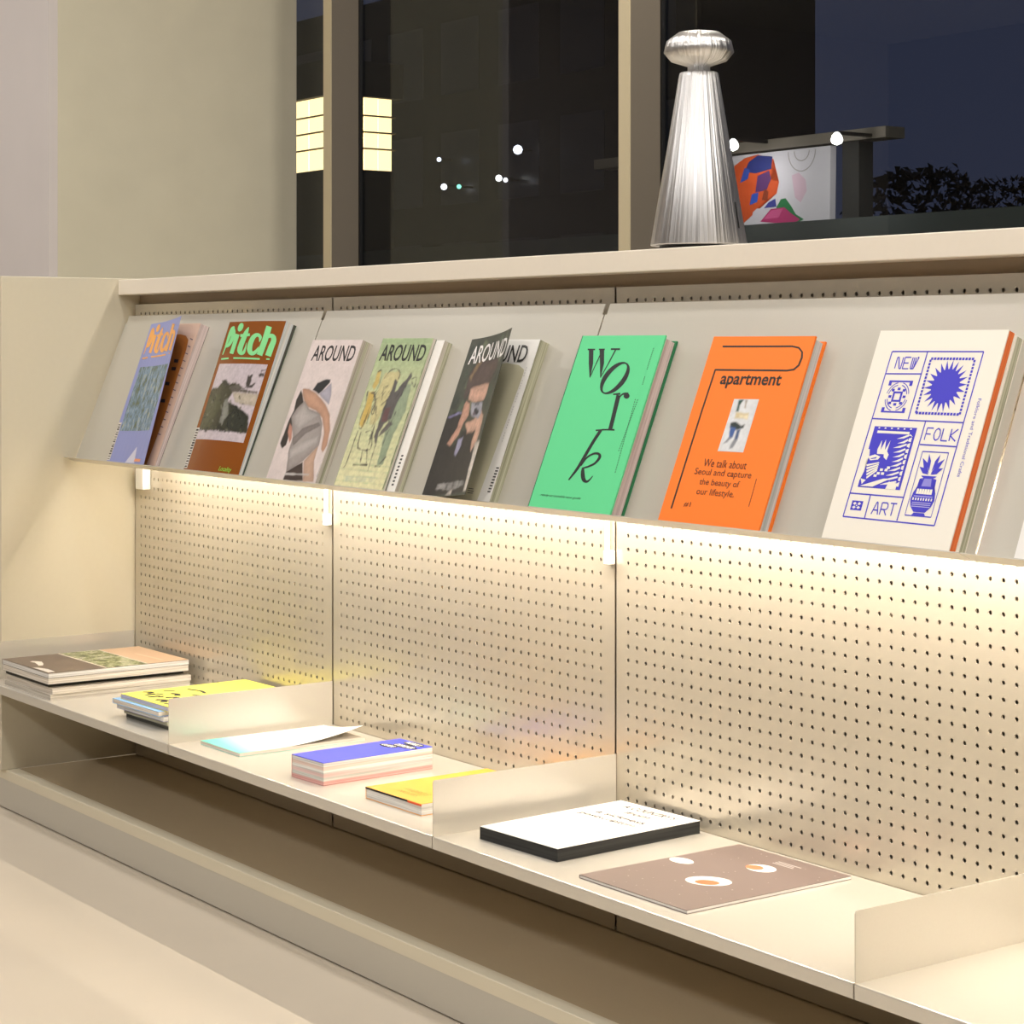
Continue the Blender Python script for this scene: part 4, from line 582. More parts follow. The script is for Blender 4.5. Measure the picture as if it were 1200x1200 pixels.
'folk': [[1,[58,51,196],[28.2,237.7,170.8,237.9,170.8,236.2,28.2,236.0]],[1,[58,51,196],[171.6,237.1,169.6,27.3,167.9,27.3,169.9,237.1]],[1,[58,51,196],[168.7,26.4,24.9,27.2,24.9,28.9,168.7,28.1]],[1,[58,51,196],[24.0,28.0,27.4,236.8,29.1,236.8,25.7,28.0]],[1,[58,51,196],[86.1,236.8,85.4,152.2,83.7,152.2,84.4,236.8]],[1,[58,51,196],[27.9,209.1,86.0,209.6,86.0,207.9,27.9,207.4]],[1,[58,51,196],[26.7,151.9,169.3,151.3,169.3,149.6,26.7,150.2]],[1,[58,51,196],[113.3,150.5,111.7,28.9,110.0,28.9,111.6,150.5]],[1,[58,51,196],[113.5,122.7,169.2,122.3,169.2,120.6,113.4,121.0]],[1,[58,51,196],[25.3,58.0,110.7,57.9,110.7,56.2,25.3,56.3]],[1,[58,51,196],[59.8,56.3,60.6,28.1,58.9,28.0,58.1,56.3]],[1,[58,51,196],[39.2,215.0,39.2,229.5,40.7,229.5,40.7,215.0]],[1,[58,51,196],[40.0,230.3,42.3,230.3,42.3,228.7,40.0,228.7]],[1,[58,51,196],[43.1,229.8,47.9,215.3,46.4,214.7,41.6,229.2]],[1,[58,51,196],[47.1,215.8,49.5,215.8,49.5,214.2,47.1,214.2]],[1,[58,51,196],[48.7,215.0,48.7,229.5,50.3,229.5,50.3,215.0]],[1,[58,51,196],[62.0,228.7,52.4,228.7,52.4,230.3,62.0,230.3]],[1,[58,51,196],[53.2,229.5,53.2,215.0,51.6,215.0,51.6,229.5]],[1,[58,51,196],[52.4,215.8,62.0,215.8,62.0,214.2,52.4,214.2]],[1,[58,51,196],[52.4,223.0,60.1,223.0,60.1,221.5,52.4,221.5]],[1,[58,51,196],[65.7,229.5,65.7,215.0,64.1,215.0,64.1,229.5]],[1,[58,51,196],[64.9,215.8,69.7,215.8,69.7,214.2,64.9,214.2]],[1,[58,51,196],[68.9,215.3,73.7,229.8,75.2,229.2,70.4,214.7]],[1,[58,51,196],[68.5,229.5,68.5,215.7,66.9,215.7,66.9,229.5]],[1,[58,51,196],[71.4,229.5,70.9,216.4,69.3,216.5,69.8,229.5]],[1,[58,51,196],[72.5,230.3,74.5,230.3,74.5,228.7,72.5,228.7]],[1,[58,51,196],[117.3,127.7,117.3,142.4,118.8,142.4,118.8,127.7]],[1,[58,51,196],[118.0,143.2,127.7,143.2,127.7,141.6,118.0,141.6]],[1,[58,51,196],[118.0,135.8,125.7,135.8,125.7,134.3,118.0,134.3]],[1,[58,51,196],[134.9,127.0,131.6,129.2,132.4,130.6,135.8,128.4]],[1,[58,51,196],[131.2,129.7,129.8,134.8,131.3,135.3,132.8,130.1]],[1,[58,51,196],[129.8,135.3,131.2,140.4,132.8,140.0,131.3,134.8]],[1,[58,51,196],[131.6,140.9,134.9,143.1,135.8,141.7,132.4,139.5]],[1,[58,51,196],[135.8,143.1,139.2,140.9,138.3,139.5,134.9,141.7]],[1,[58,51,196],[139.5,140.4,141.0,135.3,139.4,134.8,138.0,140.0]],[1,[58,51,196],[141.0,134.8,139.5,129.7,138.0,130.1,139.4,135.3]],[1,[58,51,196],[139.2,129.2,135.8,127.0,134.9,128.4,138.3,130.6]],[1,[58,51,196],[143.9,142.4,143.9,127.7,142.3,127.7,142.3,142.4]],[1,[58,51,196],[143.1,128.5,152.7,128.5,152.7,126.9,143.1,126.9]],[1,[58,51,196],[154.8,127.7,154.8,142.4,156.4,142.4,156.4,127.7]],[1,[58,51,196],[165.7,141.8,156.1,133.7,155.1,134.9,164.7,143.0]],[1,[58,51,196],[156.0,135.0,165.7,128.4,164.7,127.0,155.1,133.7]],[1,[58,51,196],[67.3,34.2,71.8,49.1,73.4,48.7,68.8,33.8]],[1,[58,51,196],[72.6,49.7,74.1,49.7,74.1,48.1,72.6,48.1]],[1,[58,51,196],[74.9,49.1,78.9,34.2,77.4,33.8,73.3,48.7]],[1,[58,51,196],[69.6,40.0,76.6,40.0,76.6,38.4,69.6,38.4]],[1,[58,51,196],[80.4,34.0,80.4,48.9,82.0,48.9,82.0,34.0]],[1,[58,51,196],[81.2,49.7,89.2,49.7,89.2,48.1,81.2,48.1]],[1,[58,51,196],[89.9,49.3,91.9,46.4,90.6,45.5,88.6,48.5]],[1,[58,51,196],[92.0,45.9,92.0,42.9,90.4,42.9,90.4,45.9]],[1,[58,51,196],[91.8,42.4,89.8,40.2,88.6,41.2,90.6,43.5]],[1,[58,51,196],[89.2,39.9,81.2,39.9,81.2,41.5,89.2,41.5]],[1,[58,51,196],[86.8,41.2,91.9,34.5,90.6,33.5,85.6,40.2]],[1,[58,51,196],[94.3,49.7,104.3,49.7,104.3,48.1,94.3,48.1]],[1,[58,51,196],[100.1,48.9,100.1,34.0,98.5,34.0,98.5,48.9]],[1,[58,51,196],[93.7,229.6,97.1,229.6,97.1,226.4,93.7,226.4]],[1,[58,51,196],[98.5,229.6,102.0,229.6,102.0,226.4,98.5,226.4]],[1,[58,51,196],[103.3,229.6,106.8,229.6,106.8,226.4,103.3,226.4]],[1,[58,51,196],[108.1,229.6,111.6,229.6,111.6,226.4,108.1,226.4]],[1,[58,51,196],[112.9,229.6,116.4,229.6,116.4,226.4,112.9,226.4]],[1,[58,51,196],[117.7,229.6,121.2,229.6,121.2,226.4,117.7,226.4]],[1,[58,51,196],[122.6,229.6,126.0,229.6,126.0,226.4,122.6,226.4]],[1,[58,51,196],[127.4,229.6,130.8,229.6,130.8,226.4,127.4,226.4]],[1,[58,51,196],[132.2,229.6,135.6,229.6,135.6,226.4,132.2,226.4]],[1,[58,51,196],[137.0,229.6,140.5,229.6,140.5,226.4,137.0,226.4]],[1,[58,51,196],[141.8,229.6,145.3,229.6,145.3,226.4,141.8,226.4]],[1,[58,51,196],[146.6,229.6,150.1,229.6,150.1,226.4,146.6,226.4]],[1,[58,51,196],[151.4,229.6,154.9,229.6,154.9,226.4,151.4,226.4]],[1,[58,51,196],[156.2,229.6,159.7,229.6,159.7,226.4,156.2,226.4]],[1,[58,51,196],[93.7,161.7,97.1,161.7,97.1,158.5,93.7,158.5]],[1,[58,51,196],[98.5,161.7,102.0,161.7,102.0,158.5,98.5,158.5]],[1,[58,51,196],[103.3,161.7,106.8,161.7,106.8,158.5,103.3,158.5]],[1,[58,51,196],[108.1,161.7,111.6,161.7,111.6,158.5,108.1,158.5]],[1,[58,51,196],[112.9,161.7,116.4,161.7,116.4,158.5,112.9,158.5]],[1,[58,51,196],[117.7,161.7,121.2,161.7,121.2,158.5,117.7,158.5]],[1,[58,51,196],[122.6,161.7,126.0,161.7,126.0,158.5,122.6,158.5]],[1,[58,51,196],[127.4,161.7,130.8,161.7,130.8,158.5,127.4,158.5]],[1,[58,51,196],[132.2,161.7,135.6,161.7,135.6,158.5,132.2,158.5]],[1,[58,51,196],[137.0,161.7,140.5,161.7,140.5,158.5,137.0,158.5]],[1,[58,51,196],[141.8,161.7,145.3,161.7,145.3,158.5,141.8,158.5]],[1,[58,51,196],[146.6,161.7,150.1,161.7,150.1,158.5,146.6,158.5]],[1,[58,51,196],[151.4,161.7,154.9,161.7,154.9,158.5,151.4,158.5]],[1,[58,51,196],[156.2,161.7,159.7,161.7,159.7,158.5,156.2,158.5]],[1,[58,51,196],[92.1,160.1,92.1,163.1,95.3,163.1,95.3,160.1]],[1,[58,51,196],[92.1,164.3,92.1,167.4,95.3,167.4,95.3,164.3]],[1,[58,51,196],[92.1,168.6,92.1,171.6,95.3,171.6,95.3,168.6]],[1,[58,51,196],[92.1,172.8,92.1,175.9,95.3,175.9,95.3,172.8]],[1,[58,51,196],[92.1,177.1,92.1,180.1,95.3,180.1,95.3,177.1]],[1,[58,51,196],[92.1,181.3,92.1,184.4,95.3,184.4,95.3,181.3]],[1,[58,51,196],[92.1,185.5,92.1,188.6,95.3,188.6,95.3,185.5]],[1,[58,51,196],[92.1,189.8,92.1,192.9,95.3,192.9,95.3,189.8]],[1,[58,51,196],[92.1,194.0,92.1,197.1,95.3,197.1,95.3,194.0]],[1,[58,51,196],[92.1,198.3,92.1,201.3,95.3,201.3,95.3,198.3]],[1,[58,51,196],[92.1,202.5,92.1,205.6,95.3,205.6,95.3,202.5]],[1,[58,51,196],[92.1,206.8,92.1,209.8,95.3,209.8,95.3,206.8]],[1,[58,51,196],[92.1,211.0,92.1,214.1,95.3,214.1,95.3,211.0]],[1,[58,51,196],[92.1,215.3,92.1,218.3,95.3,218.3,95.3,215.3]],[1,[58,51,196],[92.1,219.5,92.1,222.6,95.3,222.6,95.3,219.5]],[1,[58,51,196],[92.1,223.8,92.1,226.8,95.3,226.8,95.3,223.8]],[1,[58,51,196],[159.4,160.1,159.4,163.1,162.6,163.1,162.6,160.1]],[1,[58,51,196],[159.4,164.3,159.4,167.4,162.6,167.4,162.6,164.3]],[1,[58,51,196],[159.4,168.6,159.4,171.6,162.6,171.6,162.6,168.6]],[1,[58,51,196],[159.4,172.8,159.4,175.9,162.6,175.9,162.6,172.8]],[1,[58,51,196],[159.4,177.1,159.4,180.1,162.6,180.1,162.6,177.1]],[1,[58,51,196],[159.4,181.3,159.4,184.4,162.6,184.4,162.6,181.3]],[1,[58,51,196],[159.4,185.5,159.4,188.6,162.6,188.6,162.6,185.5]],[1,[58,51,196],[159.4,189.8,159.4,192.9,162.6,192.9,162.6,189.8]],[1,[58,51,196],[159.4,194.0,159.4,197.1,162.6,197.1,162.6,194.0]],[1,[58,51,196],[159.4,198.3,159.4,201.3,162.6,201.3,162.6,198.3]],[1,[58,51,196],[159.4,202.5,159.4,205.6,162.6,205.6,162.6,202.5]],[1,[58,51,196],[159.4,206.8,159.4,209.8,162.6,209.8,162.6,206.8]],[1,[58,51,196],[159.4,211.0,159.4,214.1,162.6,214.1,162.6,211.0]],[1,[58,51,196],[159.4,215.3,159.4,218.3,162.6,218.3,162.6,215.3]],[1,[58,51,196],[159.4,219.5,159.4,222.6,162.6,222.6,162.6,219.5]],[1,[58,51,196],[159.4,223.8,159.4,226.8,162.6,226.8,162.6,223.8]],[1,[58,51,196],[148.6,194.0,148.2,198.2,147.0,202.2,145.0,205.9,142.4,209.2,139.2,211.8,135.5,213.8,131.5,215.0,127.4,215.4,123.2,215.0,119.2,213.8,115.6,211.8,112.4,209.2,109.7,205.9,107.8,202.2,106.6,198.2,106.1,194.0,106.6,189.9,107.8,185.8,109.7,182.1,112.4,178.9,115.6,176.2,119.2,174.3,123.2,173.0,127.4,172.6,131.5,173.0,135.5,174.3,139.2,176.2,142.4,178.9,145.0,182.1,147.0,185.8,148.2,189.9]],[1,[58,51,196],[147.5,193.1,159.6,196.8,147.1,198.4]],[1,[58,51,196],[146.9,198.9,157.5,205.9,145.0,203.8]],[1,[58,51,196],[144.8,204.3,153.0,214.0,141.6,208.4]],[1,[58,51,196],[141.2,208.8,146.4,220.4,137.0,211.9]],[1,[58,51,196],[136.5,212.1,138.2,224.8,131.6,213.9]],[1,[58,51,196],[131.1,214.0,129.2,226.6,125.9,214.3]],[1,[58,51,196],[125.4,214.3,120.0,225.8,120.3,213.1]],[1,[58,51,196],[119.8,212.9,111.5,222.4,115.3,210.3]],[1,[58,51,196],[114.9,210.0,104.2,216.8,111.2,206.2]],[1,[58,51,196],[110.9,205.8,98.8,209.3,108.5,201.1]],[1,[58,51,196],[108.3,200.6,95.7,200.5,107.3,195.5]],[1,[58,51,196],[107.2,194.9,95.1,191.2,107.7,189.7]],[1,[58,51,196],[107.8,189.2,97.2,182.2,109.7,184.3]],[1,[58,51,196],[109.9,183.8,101.8,174.1,113.1,179.6]],[1,[58,51,196],[113.5,179.3,108.4,167.7,117.7,176.2]],[1,[58,51,196],[118.2,175.9,116.5,163.3,123.1,174.2]],[1,[58,51,196],[123.6,174.1,125.5,161.5,128.8,173.8]],[1,[58,51,196],[129.3,173.8,134.7,162.3,134.4,175.0]],[1,[58,51,196],[134.9,175.2,143.3,165.6,139.5,177.8]],[1,[58,51,196],[139.9,178.1,150.6,171.3,143.5,181.9]],[1,[58,51,196],[143.8,182.3,156.0,178.8,146.3,187.0]],[1,[58,51,196],[146.4,187.5,159.1,187.6,147.5,192.6]],[1,[58,51,196],[37.6,197.8,75.6,197.8,75.6,199.9,37.6,199.9]],[1,[58,51,196],[37.6,159.3,75.6,159.3,75.6,161.3,37.6,161.3]],[1,[58,51,196],[37.6,193.4,42.2,193.4,42.2,197.8,37.6,197.8]],[1,[58,51,196],[37.6,161.3,42.2,161.3,42.2,165.8,37.6,165.8]],[1,[58,51,196],[71.0,193.4,75.6,193.4,75.6,197.8,71.0,197.8]],[1,[58,51,196],[71.0,161.3,75.6,161.3,75.6,165.8,71.0,165.8]],[1,[58,51,196],[73.5,183.3,72.8,185.7,73.8,186.1,74.5,183.6]],[1,[58,51,196],[72.8,185.7,71.7,187.9,72.7,188.5,73.8,186.1]],[1,[58,51,196],[71.7,187.9,70.4,190.0,71.3,190.6,72.7,188.5]],[1,[58,51,196],[70.4,190.0,68.8,191.8,69.6,192.6,71.3,190.6]],[1,[58,51,196],[68.8,191.8,67.0,193.4,67.6,194.3,69.6,192.6]],[1,[58,51,196],[67.0,193.4,64.9,194.8,65.5,195.7,67.6,194.3]],[1,[58,51,196],[64.9,194.8,62.7,195.8,63.1,196.8,65.5,195.7]],[1,[58,51,196],[62.7,195.8,60.3,196.5,60.6,197.5,63.1,196.8]],[1,[58,51,196],[52.9,196.5,50.5,195.8,50.1,196.8,52.5,197.5]],[1,[58,51,196],[50.5,195.8,48.3,194.8,47.7,195.7,50.1,196.8]],[1,[58,51,196],[48.3,194.8,46.2,193.4,45.5,194.3,47.7,195.7]],[1,[58,51,196],[46.2,193.4,44.4,191.8,43.6,192.6,45.5,194.3]],[1,[58,51,196],[44.4,191.8,42.8,190.0,41.9,190.6,43.6,192.6]],[1,[58,51,196],[42.8,190.0,41.4,187.9,40.5,188.5,41.9,190.6]],[1,[58,51,196],[41.4,187.9,40.4,185.7,39.4,186.1,40.5,188.5]],[1,[58,51,196],[40.4,185.7,39.7,183.3,38.7,183.6,39.4,186.1]],[1,[58,51,196],[39.7,175.9,40.4,173.5,39.4,173.1,38.7,175.5]],[1,[58,51,196],[40.4,173.5,41.4,171.3,40.5,170.7,39.4,173.1]],[1,[58,51,196],[41.4,171.3,42.8,169.2,41.9,168.6,40.5,170.7]],[1,[58,51,196],[42.8,169.2,44.4,167.4,43.6,166.6,41.9,168.6]],[1,[58,51,196],[44.4,167.4,46.2,165.8,45.5,164.9,43.6,166.6]],[1,[58,51,196],[46.2,165.8,48.3,164.4,47.7,163.5,45.5,164.9]],[1,[58,51,196],[48.3,164.4,50.5,163.4,50.1,162.4,47.7,163.5]],[1,[58,51,196],[50.5,163.4,52.9,162.7,52.5,161.7,50.1,162.4]],[1,[58,51,196],[60.3,162.7,62.7,163.4,63.1,162.4,60.6,161.7]],[1,[58,51,196],[62.7,163.4,64.9,164.4,65.5,163.5,63.1,162.4]],[1,[58,51,196],[64.9,164.4,67.0,165.8,67.6,164.9,65.5,163.5]],[1,[58,51,196],[67.0,165.8,68.8,167.4,69.6,166.6,67.6,164.9]],[1,[58,51,196],[68.8,167.4,70.4,169.2,71.3,168.6,69.6,166.6]],[1,[58,51,196],[70.4,169.2,71.7,171.3,72.7,170.7,71.3,168.6]],[1,[58,51,196],[71.7,171.3,72.8,173.5,73.8,173.1,72.7,170.7]],[1,[58,51,196],[72.8,173.5,73.5,175.9,74.5,175.5,73.8,173.1]],[1,[58,51,196],[70.5,182.6,69.9,184.6,71.0,185.0,71.6,182.9]],[1,[58,51,196],[69.9,184.6,69.1,186.4,70.0,186.9,71.0,185.0]],[1,[58,51,196],[69.1,186.4,68.0,188.0,68.9,188.7,70.0,186.9]],[1,[58,51,196],[68.0,188.0,66.7,189.5,67.4,190.3,68.9,188.7]],[1,[58,51,196],[66.7,189.5,65.2,190.8,65.8,191.7,67.4,190.3]],[1,[58,51,196],[65.2,190.8,63.5,191.9,64.0,192.9,65.8,191.7]],[1,[58,51,196],[63.5,191.9,61.6,192.7,62.0,193.8,64.0,192.9]],[1,[58,51,196],[61.6,192.7,59.7,193.3,60.0,194.4,62.0,193.8]],[1,[58,51,196],[53.5,193.3,51.6,192.7,51.2,193.8,53.2,194.4]],[1,[58,51,196],[51.6,192.7,49.7,191.9,49.2,192.9,51.2,193.8]],[1,[58,51,196],[49.7,191.9,48.0,190.8,47.4,191.7,49.2,192.9]],[1,[58,51,196],[48.0,190.8,46.5,189.5,45.7,190.3,47.4,191.7]],[1,[58,51,196],[46.5,189.5,45.2,188.0,44.3,188.7,45.7,190.3]],[1,[58,51,196],[45.2,188.0,44.1,186.4,43.1,186.9,44.3,188.7]],[1,[58,51,196],[44.1,186.4,43.3,184.6,42.2,185.0,43.1,186.9]],[1,[58,51,196],[43.3,184.6,42.7,182.6,41.6,182.9,42.2,185.0]],[1,[58,51,196],[42.7,176.6,43.3,174.6,42.2,174.2,41.6,176.3]],[1,[58,51,196],[43.3,174.6,44.1,172.8,43.1,172.3,42.2,174.2]],[1,[58,51,196],[44.1,172.8,45.2,171.2,44.3,170.5,43.1,172.3]],[1,[58,51,196],[45.2,171.2,46.5,169.7,45.7,168.9,44.3,170.5]],[1,[58,51,196],[46.5,169.7,48.0,168.4,47.4,167.5,45.7,168.9]],[1,[58,51,196],[48.0,168.4,49.7,167.3,49.2,166.3,47.4,167.5]],[1,[58,51,196],[49.7,167.3,51.6,166.5,51.2,165.4,49.2,166.3]],[1,[58,51,196],[51.6,166.5,53.5,165.9,53.2,164.8,51.2,165.4]],[1,[58,51,196],[59.7,165.9,61.6,166.5,62.0,165.4,60.0,164.8]],[1,[58,51,196],[61.6,166.5,63.5,167.3,64.0,166.3,62.0,165.4]],[1,[58,51,196],[63.5,167.3,65.2,168.4,65.8,167.5,64.0,166.3]],[1,[58,51,196],[65.2,168.4,66.7,169.7,67.4,168.9,65.8,167.5]],[1,[58,51,196],[66.7,169.7,68.0,171.2,68.9,170.5,67.4,168.9]],[1,[58,51,196],[68.0,171.2,69.1,172.8,70.0,172.3,68.9,170.5]],[1,[58,51,196],[69.1,172.8,69.9,174.6,71.0,174.2,70.0,172.3]],[1,[58,51,196],[69.9,174.6,70.5,176.6,71.6,176.3,71.0,174.2]],[1,[58,51,196],[49.0,173.1,64.2,173.1,64.2,175.5,49.0,175.5]],[1,[58,51,196],[49.0,183.7,64.2,183.7,64.2,186.1,49.0,186.1]],[1,[58,51,196],[49.0,173.1,52.0,173.1,52.0,186.1,49.0,186.1]],[1,[58,51,196],[61.1,173.1,64.2,173.1,64.2,186.1,61.1,186.1]],[1,[58,51,196],[54.3,187.7,58.9,187.7,58.9,191.0,54.3,191.0]],[1,[58,51,196],[54.3,168.2,58.9,168.2,58.9,171.5,54.3,171.5]],[1,[58,51,196],[42.9,178.0,47.5,178.0,47.5,181.2,42.9,181.2]],[1,[58,51,196],[65.7,178.0,70.3,178.0,70.3,181.2,65.7,181.2]],[1,[58,51,196],[45.6,186.1,50.1,186.1,50.1,189.3,45.6,189.3]],[1,[58,51,196],[63.0,186.1,67.6,186.1,67.6,189.3,63.0,189.3]],[1,[58,51,196],[45.6,169.9,50.1,169.9,50.1,173.1,45.6,173.1]],[1,[58,51,196],[63.0,169.9,67.6,169.9,67.6,173.1,63.0,173.1]],[1,[58,51,196],[34.7,65.5,102.3,65.5,102.3,141.7,34.7,141.7]],[2,[239,234,220],[41.5,133.3,92.8,133.3,92.8,136.4,41.5,136.4]],[2,[239,234,220],[41.5,139.0,44.2,139.0,44.2,140.6,41.5,140.6]],[2,[239,234,220],[51.6,139.0,54.3,139.0,54.3,140.6,51.6,140.6]],[2,[239,234,220],[61.8,139.0,64.5,139.0,64.5,140.6,61.8,140.6]],[2,[239,234,220],[71.9,139.0,74.6,139.0,74.6,140.6,71.9,140.6]],[2,[239,234,220],[82.0,139.0,84.7,139.0,84.7,140.6,82.0,140.6]],[2,[239,234,220],[92.1,139.0,94.8,139.0,94.8,140.6,92.1,140.6]],[2,[239,234,220],[75.3,127.2,83.4,129.9,92.8,133.3,94.2,131.4,86.1,128.0]],[2,[239,234,220],[78.0,121.5,86.1,124.2,92.8,127.6,94.2,125.7,88.8,122.3]],[2,[239,234,220],[73.7,115.8,81.8,118.4,92.8,121.9,94.2,120.0,84.5,116.5]],[2,[239,234,220],[75.6,110.1,83.7,112.7,92.8,116.2,94.2,114.3,86.4,110.8]],[2,[239,234,220],[76.9,104.3,85.0,107.0,92.8,110.4,94.2,108.5,87.7,105.1]],[2,[239,234,220],[77.3,98.6,85.4,101.3,92.8,104.7,94.2,102.8,88.1,99.4]],[2,[239,234,220],[76.9,92.9,85.0,95.6,92.8,99.0,94.2,97.1,87.7,93.7]],[2,[239,234,220],[75.6,87.2,83.7,89.9,92.8,93.3,94.2,91.4,86.4,88.0]],[2,[239,234,220],[73.7,81.5,81.8,84.1,92.8,87.6,94.2,85.7,84.5,82.2]],[2,[239,234,220],[71.2,75.8,79.3,78.4,92.8,81.9,94.2,80.0,82.0,76.5]],[2,[239,234,220],[68.5,70.0,76.6,72.7,92.8,76.1,94.2,74.2,79.3,70.8]],[2,[239,234,220],[95.5,69.3,98.9,69.3,98.9,131.0,94.2,134.1]],[3,[58,51,196],[94.2,73.1,100.2,75.4,94.2,76.9]],[3,[58,51,196],[94.2,80.0,100.2,82.2,94.2,83.8]],[3,[58,51,196],[94.2,86.8,100.2,89.1,94.2,90.6]],[3,[58,51,196],[94.2,93.7,100.2,96.0,94.2,97.5]],[3,[58,51,196],[94.2,100.5,100.2,102.8,94.2,104.3]],[3,[58,51,196],[94.2,107.4,100.2,109.7,94.2,111.2]],[3,[58,51,196],[94.2,114.3,100.2,116.5,94.2,118.1]],[3,[58,51,196],[94.2,121.1,100.2,123.4,94.2,124.9]],[3,[58,51,196],[94.2,128.0,100.2,130.3,94.2,131.8]],[2,[239,234,220],[34.7,73.1,38.1,84.5,36.8,96.0,39.5,105.1,37.4,112.7,34.7,112.7]],[2,[239,234,220],[49.6,112.7,53.0,124.9,55.0,112.7,59.1,125.7,61.8,112.7,66.5,124.9,65.8,111.2,69.9,107.4,68.5,100.5,63.1,103.6,61.8,107.4,51.0,107.4]],[2,[239,234,220],[38.1,103.6,48.2,106.6,57.7,104.3,55.0,100.5,42.8,99.0]],[3,[58,51,196],[42.8,101.3,52.3,103.6,51.6,101.7,44.2,100.5]],[2,[239,234,220],[38.8,93.7,57.7,97.5,59.1,96.0,40.1,91.4]],[2,[239,234,220],[40.1,89.9,57.7,95.2,59.1,93.7,41.5,87.6]],[2,[239,234,220],[41.5,86.1,57.7,92.9,59.1,91.4,42.8,83.8]],[2,[239,234,220],[42.8,82.2,57.7,90.6,59.1,89.1,44.2,80.0]],[2,[239,234,220],[44.2,78.4,57.7,88.3,59.1,86.8,45.5,76.1]],[2,[239,234,220],[62.8,86.8,67.5,86.8,67.5,89.9,62.8,89.9]],[2,[239,234,220],[70.2,86.8,74.9,86.8,74.9,89.9,70.2,89.9]],[2,[239,234,220],[66.1,82.2,70.9,82.2,70.9,85.3,66.1,85.3]],[2,[239,234,220],[59.4,82.2,64.1,82.2,64.1,85.3,59.4,85.3]],[2,[239,234,220],[72.9,89.9,77.6,89.9,77.6,92.9,72.9,92.9]],[2,[239,234,220],[55.3,79.2,60.1,79.2,60.1,82.2,55.3,82.2]],[2,[239,234,220],[38.1,67.0,71.9,77.7,83.4,78.4,58.4,67.0]],[2,[239,234,220],[40.1,69.3,44.9,74.6,36.1,76.1]],[2,[239,234,220],[79.3,65.5,95.5,65.5,95.5,73.1,82.0,74.6]],[1,[58,51,196],[120.7,37.2,160.4,37.2,160.4,35.9,120.7,35.9]],[1,[58,51,196],[120.7,114.3,160.4,114.3,160.4,113.0,120.7,113.0]],[1,[58,51,196],[120.2,36.5,120.2,113.7,121.1,113.7,121.1,36.5]],[1,[58,51,196],[160.0,36.5,160.0,113.7,160.9,113.7,160.9,36.5]],[1,[58,51,196],[138.6,90.5,137.4,102.8,131.8,111.3,132.9,99.1]],[1,[58,51,196],[139.0,87.4,133.1,100.2,123.8,105.9,129.7,93.2]],[1,[58,51,196],[139.0,86.3,131.3,93.9,122.3,95.1,129.9,87.5]],[1,[58,51,196],[142.5,90.5,143.7,102.8,149.3,111.3,148.2,99.1]],[1,[58,51,196],[142.1,87.4,148.0,100.2,157.2,105.9,151.4,93.2]],[1,[58,51,196],[142.1,86.3,149.8,93.9,158.8,95.1,151.2,87.5]],[1,[58,51,196],[128.6,84.7,152.5,84.7,150.1,82.8,131.0,82.8]],[1,[58,51,196],[132.6,82.8,131.0,71.2,123.8,64.3,122.3,55.8,125.4,47.3,131.8,41.1,149.3,41.1,155.6,47.3,158.8,55.8,157.2,64.3,150.1,71.2,148.5,82.8]],[2,[141,136,216],[135.0,81.3,146.1,81.3,147.7,72.0,133.4,72.0]],[2,[239,234,220],[128.6,68.9,131.8,68.9,132.2,62.7,128.2,62.7]],[2,[239,234,220],[132.6,68.9,135.8,68.9,136.2,62.7,132.2,62.7]],[2,[239,234,220],[136.6,68.9,139.7,68.9,140.1,62.7,136.2,62.7]],[2,[239,234,220],[140.5,68.9,143.7,68.9,144.1,62.7,140.1,62.7]],[2,[239,234,220],[144.5,68.9,147.7,68.9,148.1,62.7,144.1,62.7]],[2,[239,234,220],[148.5,68.9,151.7,68.9,152.1,62.7,148.1,62.7]],[2,[239,234,220],[125.4,58.1,127.4,58.1,127.4,55.0,125.4,55.0]],[2,[239,234,220],[129.4,58.1,131.4,58.1,131.4,55.0,129.4,55.0]],[2,[239,234,220],[133.4,58.1,135.4,58.1,135.4,55.0,133.4,55.0]],[2,[239,234,220],[137.4,58.1,139.3,58.1,139.3,55.0,137.4,55.0]],[2,[239,234,220],[141.3,58.1,143.3,58.1,143.3,55.0,141.3,55.0]],[2,[239,234,220],[145.3,58.1,147.3,58.1,147.3,55.0,145.3,55.0]],[2,[239,234,220],[149.3,58.1,151.3,58.1,151.3,55.0,149.3,55.0]],[2,[239,234,220],[153.3,58.1,155.2,58.1,155.2,55.0,153.3,55.0]],[2,[185,181,228],[126.2,60.4,154.9,60.4,154.5,59.5,126.6,59.5]],[2,[185,181,228],[126.2,52.7,154.9,52.7,154.5,51.8,126.6,51.8]],[2,[185,181,228],[126.2,50.4,154.9,50.4,154.5,49.5,126.6,49.5]],[2,[185,181,228],[126.2,48.1,154.9,48.1,154.5,47.2,126.6,47.2]],[1,[58,51,196],[127.8,80.5,131.4,82.0,130.6,75.1,127.0,70.5]],[1,[58,51,196],[153.3,80.5,149.7,82.0,150.5,75.1,154.1,70.5]],[1,[58,51,196],[132.6,40.4,148.5,40.4,151.7,36.5,129.4,36.5]],[1,[58,51,196],[32.8,36.9,50.6,36.9,50.6,48.6,32.8,48.6]],[2,[239,234,220],[35.1,45.1,38.1,43.1,41.1,45.1,38.1,47.1]],[2,[239,234,220],[42.2,45.1,45.2,43.1,48.3,45.1,45.2,47.1]],[2,[239,234,220],[35.1,40.4,38.1,38.4,41.1,40.4,38.1,42.4]],[2,[239,234,220],[42.2,40.4,45.2,38.4,48.3,40.4,45.2,42.4]],[2,[239,234,220],[40.2,42.8,41.7,41.8,43.1,42.8,41.7,43.7]]],
